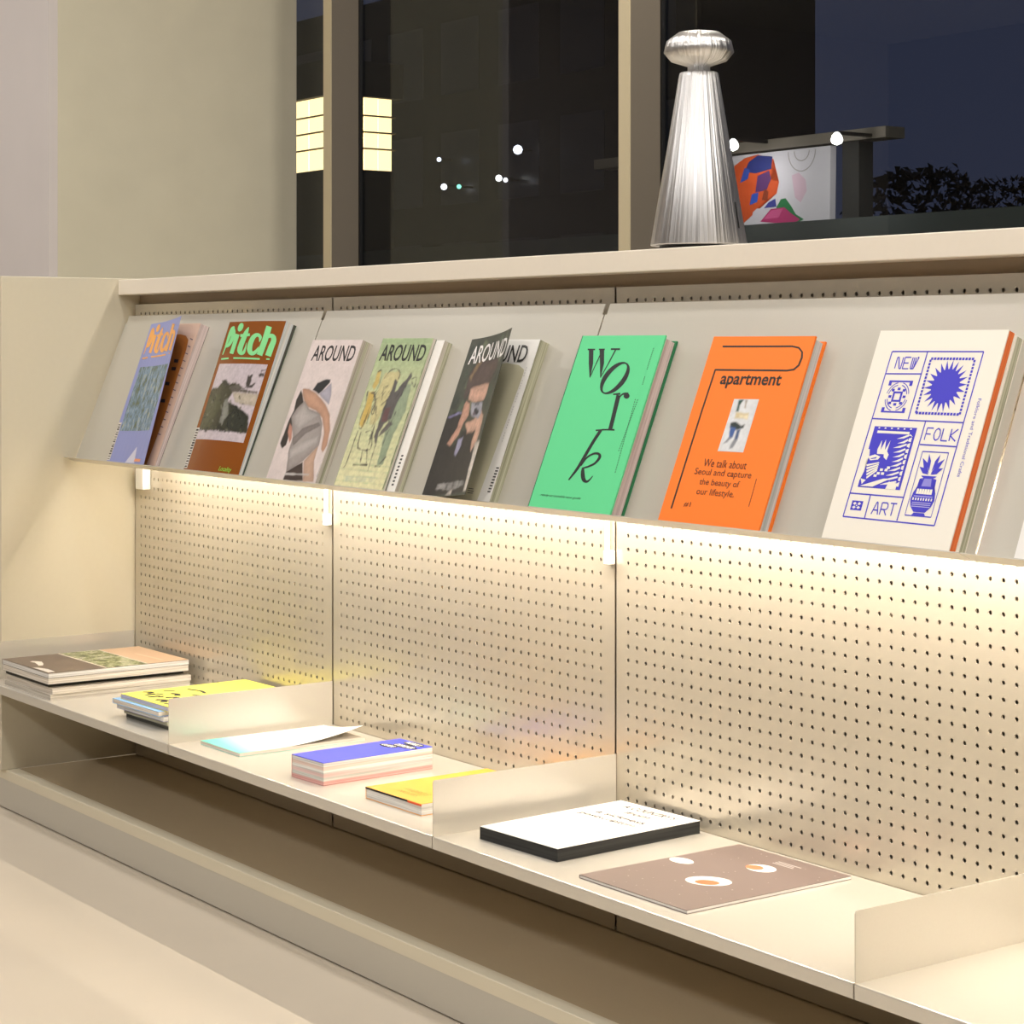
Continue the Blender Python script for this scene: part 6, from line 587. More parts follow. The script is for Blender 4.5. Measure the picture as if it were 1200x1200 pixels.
'pitch2': [[2,[143,227,154],[15.8,226.4,16.7,230.1,12.3,230.8,12.1,227.0]],[2,[143,227,154],[16.7,230.1,17.9,235.5,12.4,236.3,12.3,230.8]],[2,[143,227,154],[17.9,235.5,19.2,241.5,12.4,242.5,12.4,236.3]],[2,[143,227,154],[19.2,241.5,20.5,248.2,11.7,249.5,12.4,242.5]],[2,[143,227,154],[20.5,248.2,22.0,255.6,10.9,257.2,11.7,249.5]],[2,[143,227,154],[22.0,255.6,23.7,262.0,10.5,264.3,10.9,257.2]],[2,[143,227,154],[23.7,262.0,26.0,267.3,10.8,270.3,10.5,264.3]],[2,[143,227,154],[26.0,267.3,28.6,271.8,11.6,275.5,10.8,270.3]],[2,[143,227,154],[28.6,271.8,30.2,275.4,13.2,279.5,11.6,275.5]],[2,[143,227,154],[30.2,275.4,30.0,278.1,16.5,281.9,13.2,279.5]],[2,[143,227,154],[30.0,278.1,28.9,280.1,20.6,282.8,16.5,281.9]],[2,[143,227,154],[28.9,280.1,28.2,281.6,23.4,283.2,20.6,282.8]],[2,[143,227,154],[15.5,277.3,17.7,275.7,30.4,278.3,27.9,280.0]],[2,[143,227,154],[17.7,275.7,20.4,273.6,34.3,275.6,30.4,278.3]],[2,[143,227,154],[20.4,273.6,22.2,271.5,37.9,272.1,34.3,275.6]],[2,[143,227,154],[22.2,271.5,23.4,269.1,40.1,268.3,37.9,272.1]],[2,[143,227,154],[23.4,269.1,24.3,266.0,41.5,264.5,40.1,268.3]],[2,[143,227,154],[24.3,266.0,24.8,262.9,42.1,260.7,41.5,264.5]],[2,[143,227,154],[24.8,262.9,24.8,259.8,41.7,257.0,42.1,260.7]],[2,[143,227,154],[24.8,259.8,24.4,256.6,40.6,253.4,41.7,257.0]],[2,[143,227,154],[24.4,256.6,23.6,253.6,39.0,250.2,40.6,253.4]],[2,[143,227,154],[23.6,253.6,22.4,250.9,37.0,247.2,39.0,250.2]],[2,[143,227,154],[22.4,250.9,21.0,248.5,34.6,244.5,37.0,247.2]],[2,[143,227,154],[21.0,248.5,19.9,246.7,31.4,242.2,34.6,244.5]],[2,[143,227,154],[19.9,246.7,19.1,245.3,27.0,241.0,31.4,242.2]],[2,[143,227,154],[19.1,245.3,17.9,244.0,22.7,240.8,27.0,241.0]],[2,[143,227,154],[17.9,244.0,16.7,243.1,20.0,240.8,22.7,240.8]],[2,[143,227,154],[41.4,267.9,41.5,251.8,58.6,249.5,58.6,265.5]],[2,[143,227,154],[41.5,251.8,41.7,229.4,58.8,227.2,58.6,249.5]],[2,[143,227,154],[64.0,278.3,62.5,275.3,59.5,273.0,55.6,271.9,51.3,272.1,47.3,273.5,44.2,275.9,42.4,279.0,42.3,282.3,43.8,285.3,46.8,287.6,50.7,288.7,55.0,288.5,59.0,287.1,62.1,284.7,63.8,281.6]],[2,[143,227,154],[84.7,280.3,82.1,278.5,88.2,277.2,87.2,279.7]],[2,[143,227,154],[82.1,278.5,78.5,276.0,89.5,273.6,88.2,277.2]],[2,[143,227,154],[78.5,276.0,75.3,272.9,90.6,269.9,89.5,273.6]],[2,[143,227,154],[75.3,272.9,73.3,269.7,91.0,266.5,90.6,269.9]],[2,[143,227,154],[73.3,269.7,71.9,266.1,91.2,262.7,91.0,266.5]],[2,[143,227,154],[71.9,266.1,70.6,262.2,91.0,258.6,91.2,262.7]],[2,[143,227,154],[70.6,262.2,69.4,257.5,90.5,253.7,91.0,258.6]],[2,[143,227,154],[69.4,257.5,68.3,252.2,89.6,248.6,90.5,253.7]],[2,[143,227,154],[68.3,252.2,67.7,247.3,89.2,244.0,89.6,248.6]],[2,[143,227,154],[67.7,247.3,67.5,242.9,89.3,240.1,89.2,244.0]],[2,[143,227,154],[67.5,242.9,67.8,238.6,89.7,236.8,89.3,240.1]],[2,[143,227,154],[67.8,238.6,69.9,234.3,90.2,234.8,89.7,236.8]],[2,[143,227,154],[69.9,234.3,74.8,230.3,90.5,233.8,90.2,234.8]],[2,[143,227,154],[74.8,230.3,81.3,227.4,90.9,232.8,90.5,233.8]],[2,[143,227,154],[81.3,227.4,88.3,225.7,90.6,232.4,90.9,232.8]],[2,[143,227,154],[88.3,225.7,95.2,225.4,90.2,232.1,90.6,232.4]],[2,[143,227,154],[95.2,225.4,100.7,226.7,91.0,232.0,90.2,232.1]],[2,[143,227,154],[100.7,226.7,103.7,229.4,92.5,232.4,91.0,232.0]],[2,[143,227,154],[103.7,229.4,103.9,233.3,94.3,234.8,92.5,232.4]],[2,[143,227,154],[103.9,233.3,102.8,237.7,95.7,238.7,94.3,234.8]],[2,[143,227,154],[102.8,237.7,101.5,241.7,96.5,242.2,95.7,238.7]],[2,[143,227,154],[101.5,241.7,100.2,244.8,96.5,245.1,96.5,242.2]],[2,[143,227,154],[100.2,244.8,98.7,247.5,96.0,247.6,96.5,245.1]],[2,[143,227,154],[98.7,247.5,97.6,249.3,95.6,249.3,96.0,247.6]],[2,[143,227,154],[65.1,260.8,102.1,262.5,97.9,267.9,60.9,266.3]],[2,[143,227,154],[145.7,251.4,146.9,253.6,140.8,254.3,142.2,251.9]],[2,[143,227,154],[146.9,253.6,148.2,256.9,138.7,257.6,140.8,254.3]],[2,[143,227,154],[148.2,256.9,147.4,260.7,136.4,259.5,138.7,257.6]],[2,[143,227,154],[147.4,260.7,142.4,264.3,134.5,260.3,136.4,259.5]],[2,[143,227,154],[142.4,264.3,135.6,266.8,131.9,261.2,134.5,260.3]],[2,[143,227,154],[135.6,266.8,127.7,268.2,130.6,261.4,131.9,261.2]],[2,[143,227,154],[127.7,268.2,120.3,267.9,129.3,260.9,130.6,261.4]],[2,[143,227,154],[120.3,267.9,113.9,266.3,127.0,259.8,129.3,260.9]],[2,[143,227,154],[113.9,266.3,108.9,263.6,125.2,258.1,127.0,259.8]],[2,[143,227,154],[108.9,263.6,105.7,259.7,123.8,255.4,125.2,258.1]],[2,[143,227,154],[105.7,259.7,103.9,255.2,123.0,251.7,123.8,255.4]],[2,[143,227,154],[103.9,255.2,103.1,250.7,122.7,247.9,123.0,251.7]],[2,[143,227,154],[103.1,250.7,103.3,246.0,123.3,244.1,122.7,247.9]],[2,[143,227,154],[103.3,246.0,104.6,241.3,124.5,240.3,123.3,244.1]],[2,[143,227,154],[104.6,241.3,106.8,236.9,126.0,237.2,124.5,240.3]],[2,[143,227,154],[106.8,236.9,110.3,233.0,127.5,235.0,126.0,237.2]],[2,[143,227,154],[110.3,233.0,115.2,229.5,128.9,233.5,127.5,235.0]],[2,[143,227,154],[115.2,229.5,122.1,226.5,128.9,233.1,128.9,233.5]],[2,[143,227,154],[122.1,226.5,130.4,225.0,128.6,233.0,128.9,233.1]],[2,[143,227,154],[130.4,225.0,137.4,225.2,130.2,232.9,128.6,233.0]],[2,[143,227,154],[137.4,225.2,142.9,226.6,132.2,233.0,130.2,232.9]],[2,[143,227,154],[142.9,226.6,146.3,229.1,134.7,233.6,132.2,233.0]],[2,[143,227,154],[146.3,229.1,148.1,232.0,137.7,235.3,134.7,233.6]],[2,[143,227,154],[148.1,232.0,149.1,234.7,140.5,237.1,137.7,235.3]],[2,[143,227,154],[149.1,234.7,149.3,237.4,142.8,238.9,140.5,237.1]],[2,[143,227,154],[149.3,237.4,148.8,239.9,144.7,240.8,142.8,238.9]],[2,[143,227,154],[148.8,239.9,148.4,241.7,146.0,242.2,144.7,240.8]],[2,[143,227,154],[150.6,282.7,151.0,255.6,172.2,252.4,171.8,279.6]],[2,[143,227,154],[151.0,255.6,148.2,227.6,169.5,224.3,172.2,252.4]],[2,[143,227,154],[162.6,252.8,166.3,255.0,158.0,258.0,155.9,255.2]],[2,[143,227,154],[166.3,255.0,171.4,257.9,161.3,262.0,158.0,258.0]],[2,[143,227,154],[171.4,257.9,175.9,259.5,165.8,265.3,161.3,262.0]],[2,[143,227,154],[175.9,259.5,179.1,259.6,172.2,267.0,165.8,265.3]],[2,[143,227,154],[179.1,259.6,181.4,259.3,180.0,267.3,172.2,267.0]],[2,[143,227,154],[181.4,259.3,180.9,259.3,189.1,265.4,180.0,267.3]],[2,[143,227,154],[180.9,259.3,180.8,258.9,195.9,261.6,189.1,265.4]],[2,[143,227,154],[180.8,258.9,182.2,257.1,199.8,257.5,195.9,261.6]],[2,[143,227,154],[182.2,257.1,183.2,254.7,202.0,253.1,199.8,257.5]],[2,[143,227,154],[183.2,254.7,183.0,252.0,202.5,248.7,202.0,253.1]],[2,[143,227,154],[183.0,252.0,181.8,248.3,201.7,244.5,202.5,248.7]],[2,[143,227,154],[181.8,248.3,180.7,243.7,201.1,240.2,201.7,244.5]],[2,[143,227,154],[180.7,243.7,180.0,237.7,200.7,234.4,201.1,240.2]],[2,[143,227,154],[180.0,237.7,179.4,231.3,200.3,228.1,200.7,234.4]],[2,[143,227,154],[179.4,231.3,179.1,226.7,200.0,223.5,200.3,228.1]],[2,[143,227,154],[15.3,216.4,46.8,217.8,44.4,221.0,12.9,219.6]],[2,[143,227,154],[64.9,218.1,165.1,217.2,163.4,220.3,63.2,221.3]],[2,[143,227,154],[187.2,217.8,198.9,217.8,197.4,220.5,185.7,220.4]],[1,[200,188,194],[11.0,213.6,193.4,212.3,200.0,79.4,3.1,80.1]],[2,[63,64,52],[3.1,80.1,200.0,79.4,186.8,112.1,135.8,128.5,75.2,139.0,21.2,125.5]],[2,[75,74,58],[36.5,162.6,53.4,175.6,78.6,169.3,103.8,172.7,122.6,161.1,104.1,151.7,90.8,133.4,84.8,81.8,4.2,80.4,6.7,149.8,18.0,162.2]],[3,[47,50,44],[47.7,174.9,64.5,177.6,80.4,169.4,66.1,164.6]],[3,[108,104,96],[85.1,163.4,116.5,171.4,140.3,161.4,113.4,156.4]],[2,[197,185,168],[102.4,154.7,197.4,153.6,199.5,130.1,126.5,134.2]],[3,[109,103,95],[86.0,161.9,189.2,157.9,190.2,154.0,102.0,155.3]],[3,[79,74,70],[141.1,185.2,156.0,189.9,157.9,176.5,157.2,167.6,174.1,173.8,168.5,163.4,144.7,163.9]],[3,[85,80,76],[176.3,190.1,196.6,194.7,195.2,187.4,181.7,185.7]],[3,[85,80,76],[180.9,197.7,195.1,199.9,195.4,198.3,181.1,196.1]],[3,[58,61,54],[129.9,128.3,179.3,114.8,187.2,91.4,185.0,80.0,122.3,80.1,116.7,110.0]],[3,[84,85,63],[10.3,143.7,62.0,150.9,76.2,126.9,58.8,83.9,22.8,81.1]],[4,[143,143,133],[81.2,139.2,94.5,142.5,115.0,112.9,103.5,91.5,90.9,97.1]],[4,[109,111,85],[84.5,85.9,83.7,83.6,82.3,84.1,83.1,86.4]],[4,[38,42,34],[150.9,112.2,159.9,105.6,158.6,103.8,149.6,110.4]],[4,[138,138,120],[27.8,110.0,37.3,108.6,37.0,106.7,27.5,108.1]],[4,[109,111,85],[172.9,86.6,179.0,81.2,177.7,79.7,171.6,85.1]],[4,[65,68,58],[116.4,95.4,123.3,89.1,121.7,87.4,114.8,93.7]],[4,[109,111,85],[37.9,115.5,35.1,112.2,34.0,113.1,36.7,116.4]],[4,[138,138,120],[124.0,84.3,133.5,81.5,133.0,79.8,123.5,82.6]],[4,[65,68,58],[76.1,110.6,80.0,105.3,79.0,104.5,75.1,109.8]],[4,[138,138,120],[96.6,125.4,91.7,123.7,91.1,125.5,95.9,127.2]],[4,[65,68,58],[180.8,85.3,178.7,83.5,177.5,84.9,179.5,86.7]],[4,[138,138,120],[30.1,135.7,36.1,133.7,35.4,131.5,29.4,133.5]],[4,[38,42,34],[29.9,129.7,38.1,124.5,37.4,123.5,29.2,128.6]],[4,[65,68,58],[109.5,85.4,108.6,79.6,107.6,79.8,108.5,85.5]],[4,[38,42,34],[51.4,83.9,48.2,76.5,47.1,77.0,50.3,84.4]],[4,[109,111,85],[63.4,89.4,70.2,82.6,68.7,81.2,61.9,87.9]],[4,[65,68,58],[154.7,104.3,160.9,100.1,159.7,98.4,153.5,102.7]],[4,[65,68,58],[69.1,139.5,63.1,137.1,62.4,138.7,68.4,141.1]],[4,[138,138,120],[135.9,134.5,134.8,130.9,133.0,131.4,134.2,135.0]],[4,[38,42,34],[153.5,134.4,159.2,132.8,158.8,131.4,153.1,133.0]],[4,[38,42,34],[21.8,107.5,25.2,103.5,24.2,102.6,20.8,106.7]],[4,[138,138,120],[107.2,139.9,114.5,133.3,112.9,131.5,105.5,138.0]],[4,[109,111,85],[150.8,127.6,153.3,125.8,152.0,124.0,149.5,125.8]],[4,[65,68,58],[119.6,90.2,127.2,86.8,126.2,84.6,118.6,88.0]],[4,[109,111,85],[135.4,96.5,144.3,91.7,143.6,90.5,134.7,95.3]],[4,[65,68,58],[66.5,87.4,61.0,84.6,60.0,86.5,65.5,89.4]],[4,[38,42,34],[35.6,143.6,40.3,136.4,38.8,135.4,34.0,142.5]],[4,[38,42,34],[41.0,145.2,44.6,140.5,43.2,139.4,39.6,144.2]],[4,[109,111,85],[21.7,94.6,19.4,87.3,17.4,87.9,19.8,95.2]],[4,[38,42,34],[137.6,117.0,134.8,114.1,134.0,114.9,136.8,117.8]],[4,[38,42,34],[173.4,92.9,178.0,90.6,177.6,89.7,173.0,92.0]],[4,[65,68,58],[50.7,98.5,49.3,94.9,47.2,95.6,48.6,99.3]],[4,[138,138,120],[81.7,148.2,76.9,143.8,75.7,145.1,80.6,149.5]],[4,[65,68,58],[87.0,113.4,92.7,109.7,91.5,107.9,85.8,111.6]],[4,[65,68,58],[164.3,89.9,174.8,83.5,174.0,82.2,163.5,88.6]],[4,[109,111,85],[150.4,125.0,151.4,123.7,150.3,122.9,149.3,124.2]],[4,[109,111,85],[34.3,130.2,35.2,123.3,33.3,123.1,32.4,130.0]],[4,[109,111,85],[135.2,108.8,132.6,106.3,130.9,108.0,133.5,110.6]],[4,[65,68,58],[117.3,99.6,119.9,97.3,119.2,96.5,116.6,98.9]],[4,[65,68,58],[26.1,94.4,30.4,89.3,29.3,88.3,25.0,93.5]],[4,[109,111,85],[133.9,148.0,141.3,142.5,139.8,140.6,132.5,146.2]],[4,[65,68,58],[140.2,105.8,139.2,102.6,138.2,103.0,139.2,106.2]],[4,[65,68,58],[167.8,111.1,165.6,105.4,163.3,106.3,165.5,112.0]],[4,[38,42,34],[43.8,84.5,43.7,77.6,41.7,77.7,41.7,84.5]],[4,[109,111,85],[111.8,118.0,112.8,113.2,110.7,112.7,109.7,117.5]],[4,[138,138,120],[75.1,129.5,84.2,123.9,83.1,122.1,74.0,127.7]],[4,[65,68,58],[83.0,138.3,84.7,136.5,83.6,135.4,81.9,137.2]],[4,[109,111,85],[56.5,79.9,52.4,78.3,51.5,80.7,55.6,82.2]],[4,[65,68,58],[44.3,93.2,45.1,91.7,43.0,90.5,42.2,92.0]],[4,[138,138,120],[58.8,101.1,70.2,96.5,69.7,95.3,58.3,99.9]],[4,[109,111,85],[37.2,150.6,45.5,143.9,44.4,142.6,36.2,149.3]],[4,[65,68,58],[107.6,137.6,112.4,131.1,111.2,130.3,106.4,136.7]],[4,[38,42,34],[99.1,84.6,103.8,79.9,102.9,79.0,98.2,83.6]],[4,[38,42,34],[108.9,101.4,107.2,96.6,105.7,97.2,107.5,102.0]],[2,[221,214,207],[0.3,6.0,15.0,6.0,15.0,84.0,0.3,84.0]],[3,[43,39,36],[2.0,8.0,13.0,8.0,13.0,10.7,2.0,10.7]],[3,[43,39,36],[2.0,13.0,13.0,13.0,13.0,14.5,2.0,14.5]],[3,[43,39,36],[2.0,18.0,13.0,18.0,13.0,20.7,2.0,20.7]],[3,[43,39,36],[2.0,23.0,13.0,23.0,13.0,24.8,2.0,24.8]],[3,[43,39,36],[2.0,28.0,13.0,28.0,13.0,31.0,2.0,31.0]],[3,[43,39,36],[2.0,33.0,13.0,33.0,13.0,35.5,2.0,35.5]],[3,[43,39,36],[2.0,38.0,13.0,38.0,13.0,40.1,2.0,40.1]],[3,[43,39,36],[2.0,43.0,13.0,43.0,13.0,46.0,2.0,46.0]],[3,[43,39,36],[2.0,48.0,13.0,48.0,13.0,51.4,2.0,51.4]],[3,[43,39,36],[2.0,53.0,13.0,53.0,13.0,56.2,2.0,56.2]],[3,[43,39,36],[2.0,58.0,13.0,58.0,13.0,60.8,2.0,60.8]],[3,[43,39,36],[2.0,63.0,13.0,63.0,13.0,65.6,2.0,65.6]],[3,[43,39,36],[2.0,68.0,13.0,68.0,13.0,70.0,2.0,70.0]],[3,[43,39,36],[2.0,73.0,13.0,73.0,13.0,75.6,2.0,75.6]],[3,[43,39,36],[2.0,78.0,13.0,78.0,13.0,81.5,2.0,81.5]]],
'pitch1': [[2,[247,174,82],[15.3,226.4,16.1,230.1,11.9,230.8,11.7,227.0]],[2,[247,174,82],[16.1,230.1,17.3,235.5,12.0,236.3,11.9,230.8]],[2,[247,174,82],[17.3,235.5,18.6,241.5,12.0,242.5,12.0,236.3]],[2,[247,174,82],[18.6,241.5,19.9,248.2,11.4,249.5,12.0,242.5]],[2,[247,174,82],[19.9,248.2,21.3,255.6,10.5,257.2,11.4,249.5]],[2,[247,174,82],[21.3,255.6,22.9,262.0,10.2,264.3,10.5,257.2]],[2,[247,174,82],[22.9,262.0,25.1,267.3,10.4,270.3,10.2,264.3]],[2,[247,174,82],[25.1,267.3,27.6,271.8,11.2,275.5,10.4,270.3]],[2,[247,174,82],[27.6,271.8,29.2,275.4,12.8,279.5,11.2,275.5]],[2,[247,174,82],[29.2,275.4,29.0,278.1,16.0,281.9,12.8,279.5]],[2,[247,174,82],[29.0,278.1,28.0,280.1,19.9,282.8,16.0,281.9]],[2,[247,174,82],[28.0,280.1,27.3,281.6,22.6,283.2,19.9,282.8]],[2,[247,174,82],[15.0,277.3,17.1,275.7,29.4,278.3,27.0,280.0]],[2,[247,174,82],[17.1,275.7,19.7,273.6,33.2,275.6,29.4,278.3]],[2,[247,174,82],[19.7,273.6,21.5,271.5,36.6,272.1,33.2,275.6]],[2,[247,174,82],[21.5,271.5,22.6,269.1,38.8,268.3,36.6,272.1]],[2,[247,174,82],[22.6,269.1,23.5,266.0,40.1,264.5,38.8,268.3]],[2,[247,174,82],[23.5,266.0,24.0,262.9,40.7,260.7,40.1,264.5]],[2,[247,174,82],[24.0,262.9,24.0,259.8,40.3,257.0,40.7,260.7]],[2,[247,174,82],[24.0,259.8,23.6,256.6,39.3,253.4,40.3,257.0]],[2,[247,174,82],[23.6,256.6,22.8,253.6,37.7,250.2,39.3,253.4]],[2,[247,174,82],[22.8,253.6,21.7,250.9,35.8,247.2,37.7,250.2]],[2,[247,174,82],[21.7,250.9,20.3,248.5,33.4,244.5,35.8,247.2]],[2,[247,174,82],[20.3,248.5,19.3,246.7,30.4,242.2,33.4,244.5]],[2,[247,174,82],[19.3,246.7,18.5,245.3,26.2,241.0,30.4,242.2]],[2,[247,174,82],[18.5,245.3,17.3,244.0,22.0,240.8,26.2,241.0]],[2,[247,174,82],[17.3,244.0,16.1,243.1,19.3,240.8,22.0,240.8]],[2,[247,174,82],[40.1,267.9,40.1,251.8,56.7,249.5,56.6,265.5]],[2,[247,174,82],[40.1,251.8,40.3,229.4,56.9,227.2,56.7,249.5]],[2,[247,174,82],[61.9,278.3,60.4,275.3,57.6,273.0,53.8,271.9,49.6,272.1,45.8,273.5,42.7,275.9,41.0,279.0,40.9,282.3,42.4,285.3,45.3,287.6,49.0,288.7,53.2,288.5,57.0,287.1,60.1,284.7,61.7,281.6]],[2,[247,174,82],[81.9,280.3,79.4,278.5,85.3,277.2,84.4,279.7]],[2,[247,174,82],[79.4,278.5,75.9,276.0,86.6,273.6,85.3,277.2]],[2,[247,174,82],[75.9,276.0,72.8,272.9,87.6,269.9,86.6,273.6]],[2,[247,174,82],[72.8,272.9,70.9,269.7,88.0,266.5,87.6,269.9]],[2,[247,174,82],[70.9,269.7,69.5,266.1,88.2,262.7,88.0,266.5]],[2,[247,174,82],[69.5,266.1,68.3,262.2,88.0,258.6,88.2,262.7]],[2,[247,174,82],[68.3,262.2,67.1,257.5,87.5,253.7,88.0,258.6]],[2,[247,174,82],[67.1,257.5,66.0,252.2,86.7,248.6,87.5,253.7]],[2,[247,174,82],[66.0,252.2,65.4,247.3,86.3,244.0,86.7,248.6]],[2,[247,174,82],[65.4,247.3,65.2,242.9,86.4,240.1,86.3,244.0]],[2,[247,174,82],[65.2,242.9,65.6,238.6,86.8,236.8,86.4,240.1]],[2,[247,174,82],[65.6,238.6,67.5,234.3,87.2,234.8,86.8,236.8]],[2,[247,174,82],[67.5,234.3,72.3,230.3,87.5,233.8,87.2,234.8]],[2,[247,174,82],[72.3,230.3,78.6,227.4,87.9,232.8,87.5,233.8]],[2,[247,174,82],[78.6,227.4,85.4,225.7,87.6,232.4,87.9,232.8]],[2,[247,174,82],[85.4,225.7,92.1,225.4,87.2,232.1,87.6,232.4]],[2,[247,174,82],[92.1,225.4,97.4,226.7,88.0,232.0,87.2,232.1]],[2,[247,174,82],[97.4,226.7,100.3,229.4,89.5,232.4,88.0,232.0]],[2,[247,174,82],[100.3,229.4,100.5,233.3,91.2,234.8,89.5,232.4]],[2,[247,174,82],[100.5,233.3,99.4,237.7,92.5,238.7,91.2,234.8]],[2,[247,174,82],[99.4,237.7,98.2,241.7,93.3,242.2,92.5,238.7]],[2,[247,174,82],[98.2,241.7,96.9,244.8,93.3,245.1,93.3,242.2]],[2,[247,174,82],[96.9,244.8,95.4,247.5,92.9,247.6,93.3,245.1]],[2,[247,174,82],[95.4,247.5,94.4,249.3,92.5,249.3,92.9,247.6]],[2,[247,174,82],[63.0,260.8,98.7,262.5,94.7,267.9,58.9,266.3]],[2,[247,174,82],[140.9,251.4,142.0,253.6,136.1,254.3,137.5,251.9]],[2,[247,174,82],[142.0,253.6,143.3,256.9,134.1,257.6,136.1,254.3]],[2,[247,174,82],[143.3,256.9,142.5,260.7,131.9,259.5,134.1,257.6]],[2,[247,174,82],[142.5,260.7,137.7,264.3,130.1,260.3,131.9,259.5]],[2,[247,174,82],[137.7,264.3,131.1,266.8,127.6,261.2,130.1,260.3]],[2,[247,174,82],[131.1,266.8,123.5,268.2,126.3,261.4,127.6,261.2]],[2,[247,174,82],[123.5,268.2,116.3,267.9,125.0,260.9,126.3,261.4]],[2,[247,174,82],[116.3,267.9,110.2,266.3,122.8,259.8,125.0,260.9]],[2,[247,174,82],[110.2,266.3,105.3,263.6,121.0,258.1,122.8,259.8]],[2,[247,174,82],[105.3,263.6,102.2,259.7,119.7,255.4,121.0,258.1]],[2,[247,174,82],[102.2,259.7,100.4,255.2,118.9,251.7,119.7,255.4]],[2,[247,174,82],[100.4,255.2,99.7,250.7,118.7,247.9,118.9,251.7]],[2,[247,174,82],[99.7,250.7,99.9,246.0,119.2,244.1,118.7,247.9]],[2,[247,174,82],[99.9,246.0,101.1,241.3,120.4,240.3,119.2,244.1]],[2,[247,174,82],[101.1,241.3,103.3,236.9,121.8,237.2,120.4,240.3]],[2,[247,174,82],[103.3,236.9,106.7,233.0,123.3,235.0,121.8,237.2]],[2,[247,174,82],[106.7,233.0,111.4,229.5,124.6,233.5,123.3,235.0]],[2,[247,174,82],[111.4,229.5,118.1,226.5,124.7,233.1,124.6,233.5]],[2,[247,174,82],[118.1,226.5,126.1,225.0,124.3,233.0,124.7,233.1]],[2,[247,174,82],[126.1,225.0,132.8,225.2,125.9,232.9,124.3,233.0]],[2,[247,174,82],[132.8,225.2,138.2,226.6,127.8,233.0,125.9,232.9]],[2,[247,174,82],[138.2,226.6,141.4,229.1,130.2,233.6,127.8,233.0]],[2,[247,174,82],[141.4,229.1,143.2,232.0,133.2,235.3,130.2,233.6]],[2,[247,174,82],[143.2,232.0,144.1,234.7,135.8,237.1,133.2,235.3]],[2,[247,174,82],[144.1,234.7,144.3,237.4,138.1,238.9,135.8,237.1]],[2,[247,174,82],[144.3,237.4,143.9,239.9,139.9,240.8,138.1,238.9]],[2,[247,174,82],[143.9,239.9,143.5,241.7,141.2,242.2,139.9,240.8]],[2,[247,174,82],[145.6,282.7,146.0,255.6,166.5,252.4,166.2,279.6]],[2,[247,174,82],[146.0,255.6,143.3,227.6,163.9,224.3,166.5,252.4]],[2,[247,174,82],[157.2,252.8,160.8,255.0,152.8,258.0,150.7,255.2]],[2,[247,174,82],[160.8,255.0,165.8,257.9,156.0,262.0,152.8,258.0]],[2,[247,174,82],[165.8,257.9,170.1,259.5,160.3,265.3,156.0,262.0]],[2,[247,174,82],[170.1,259.5,173.2,259.6,166.5,267.0,160.3,265.3]],[2,[247,174,82],[173.2,259.6,175.4,259.3,174.1,267.3,166.5,267.0]],[2,[247,174,82],[175.4,259.3,174.9,259.3,182.8,265.4,174.1,267.3]],[2,[247,174,82],[174.9,259.3,174.8,258.9,189.4,261.6,182.8,265.4]],[2,[247,174,82],[174.8,258.9,176.2,257.1,193.2,257.5,189.4,261.6]],[2,[247,174,82],[176.2,257.1,177.1,254.7,195.4,253.1,193.2,257.5]],[2,[247,174,82],[177.1,254.7,176.9,252.0,195.8,248.7,195.4,253.1]],[2,[247,174,82],[176.9,252.0,175.8,248.3,195.1,244.5,195.8,248.7]],[2,[247,174,82],[175.8,248.3,174.7,243.7,194.4,240.2,195.1,244.5]],[2,[247,174,82],[174.7,243.7,174.0,237.7,194.1,234.4,194.4,240.2]],[2,[247,174,82],[174.0,237.7,173.5,231.3,193.7,228.1,194.1,234.4]],[2,[247,174,82],[173.5,231.3,173.2,226.7,193.4,223.5,193.7,228.1]],[2,[247,174,82],[14.8,216.4,45.2,217.8,42.9,221.0,12.5,219.6]],[2,[247,174,82],[62.8,218.1,159.6,217.2,158.0,220.3,61.1,221.3]],[2,[247,174,82],[181.1,217.8,192.4,217.8,190.9,220.5,179.6,220.4]],[2,[213,211,230],[140.8,35.1,150.4,2.6,98.9,2.6]],[3,[238,154,114],[148.2,11.2,181.1,10.6,179.8,5.1,145.6,5.6]],[2,[221,214,207],[0.3,6.0,15.0,6.0,15.0,84.0,0.3,84.0]],[3,[43,39,36],[2.0,8.0,13.0,8.0,13.0,9.3,2.0,9.3]],[3,[43,39,36],[2.0,13.0,13.0,13.0,13.0,14.6,2.0,14.6]],[3,[43,39,36],[2.0,18.0,13.0,18.0,13.0,20.6,2.0,20.6]],[3,[43,39,36],[2.0,23.0,13.0,23.0,13.0,26.2,2.0,26.2]],[3,[43,39,36],[2.0,28.0,13.0,28.0,13.0,30.4,2.0,30.4]],[3,[43,39,36],[2.0,33.0,13.0,33.0,13.0,36.2,2.0,36.2]],[3,[43,39,36],[2.0,38.0,13.0,38.0,13.0,39.4,2.0,39.4]],[3,[43,39,36],[2.0,43.0,13.0,43.0,13.0,45.7,2.0,45.7]],[3,[43,39,36],[2.0,48.0,13.0,48.0,13.0,49.7,2.0,49.7]],[3,[43,39,36],[2.0,53.0,13.0,53.0,13.0,54.6,2.0,54.6]],[3,[43,39,36],[2.0,58.0,13.0,58.0,13.0,60.5,2.0,60.5]],[3,[43,39,36],[2.0,63.0,13.0,63.0,13.0,64.5,2.0,64.5]],[3,[43,39,36],[2.0,68.0,13.0,68.0,13.0,71.2,2.0,71.2]],[3,[43,39,36],[2.0,73.0,13.0,73.0,13.0,75.5,2.0,75.5]],[3,[43,39,36],[2.0,78.0,13.0,78.0,13.0,80.0,2.0,80.0]]],
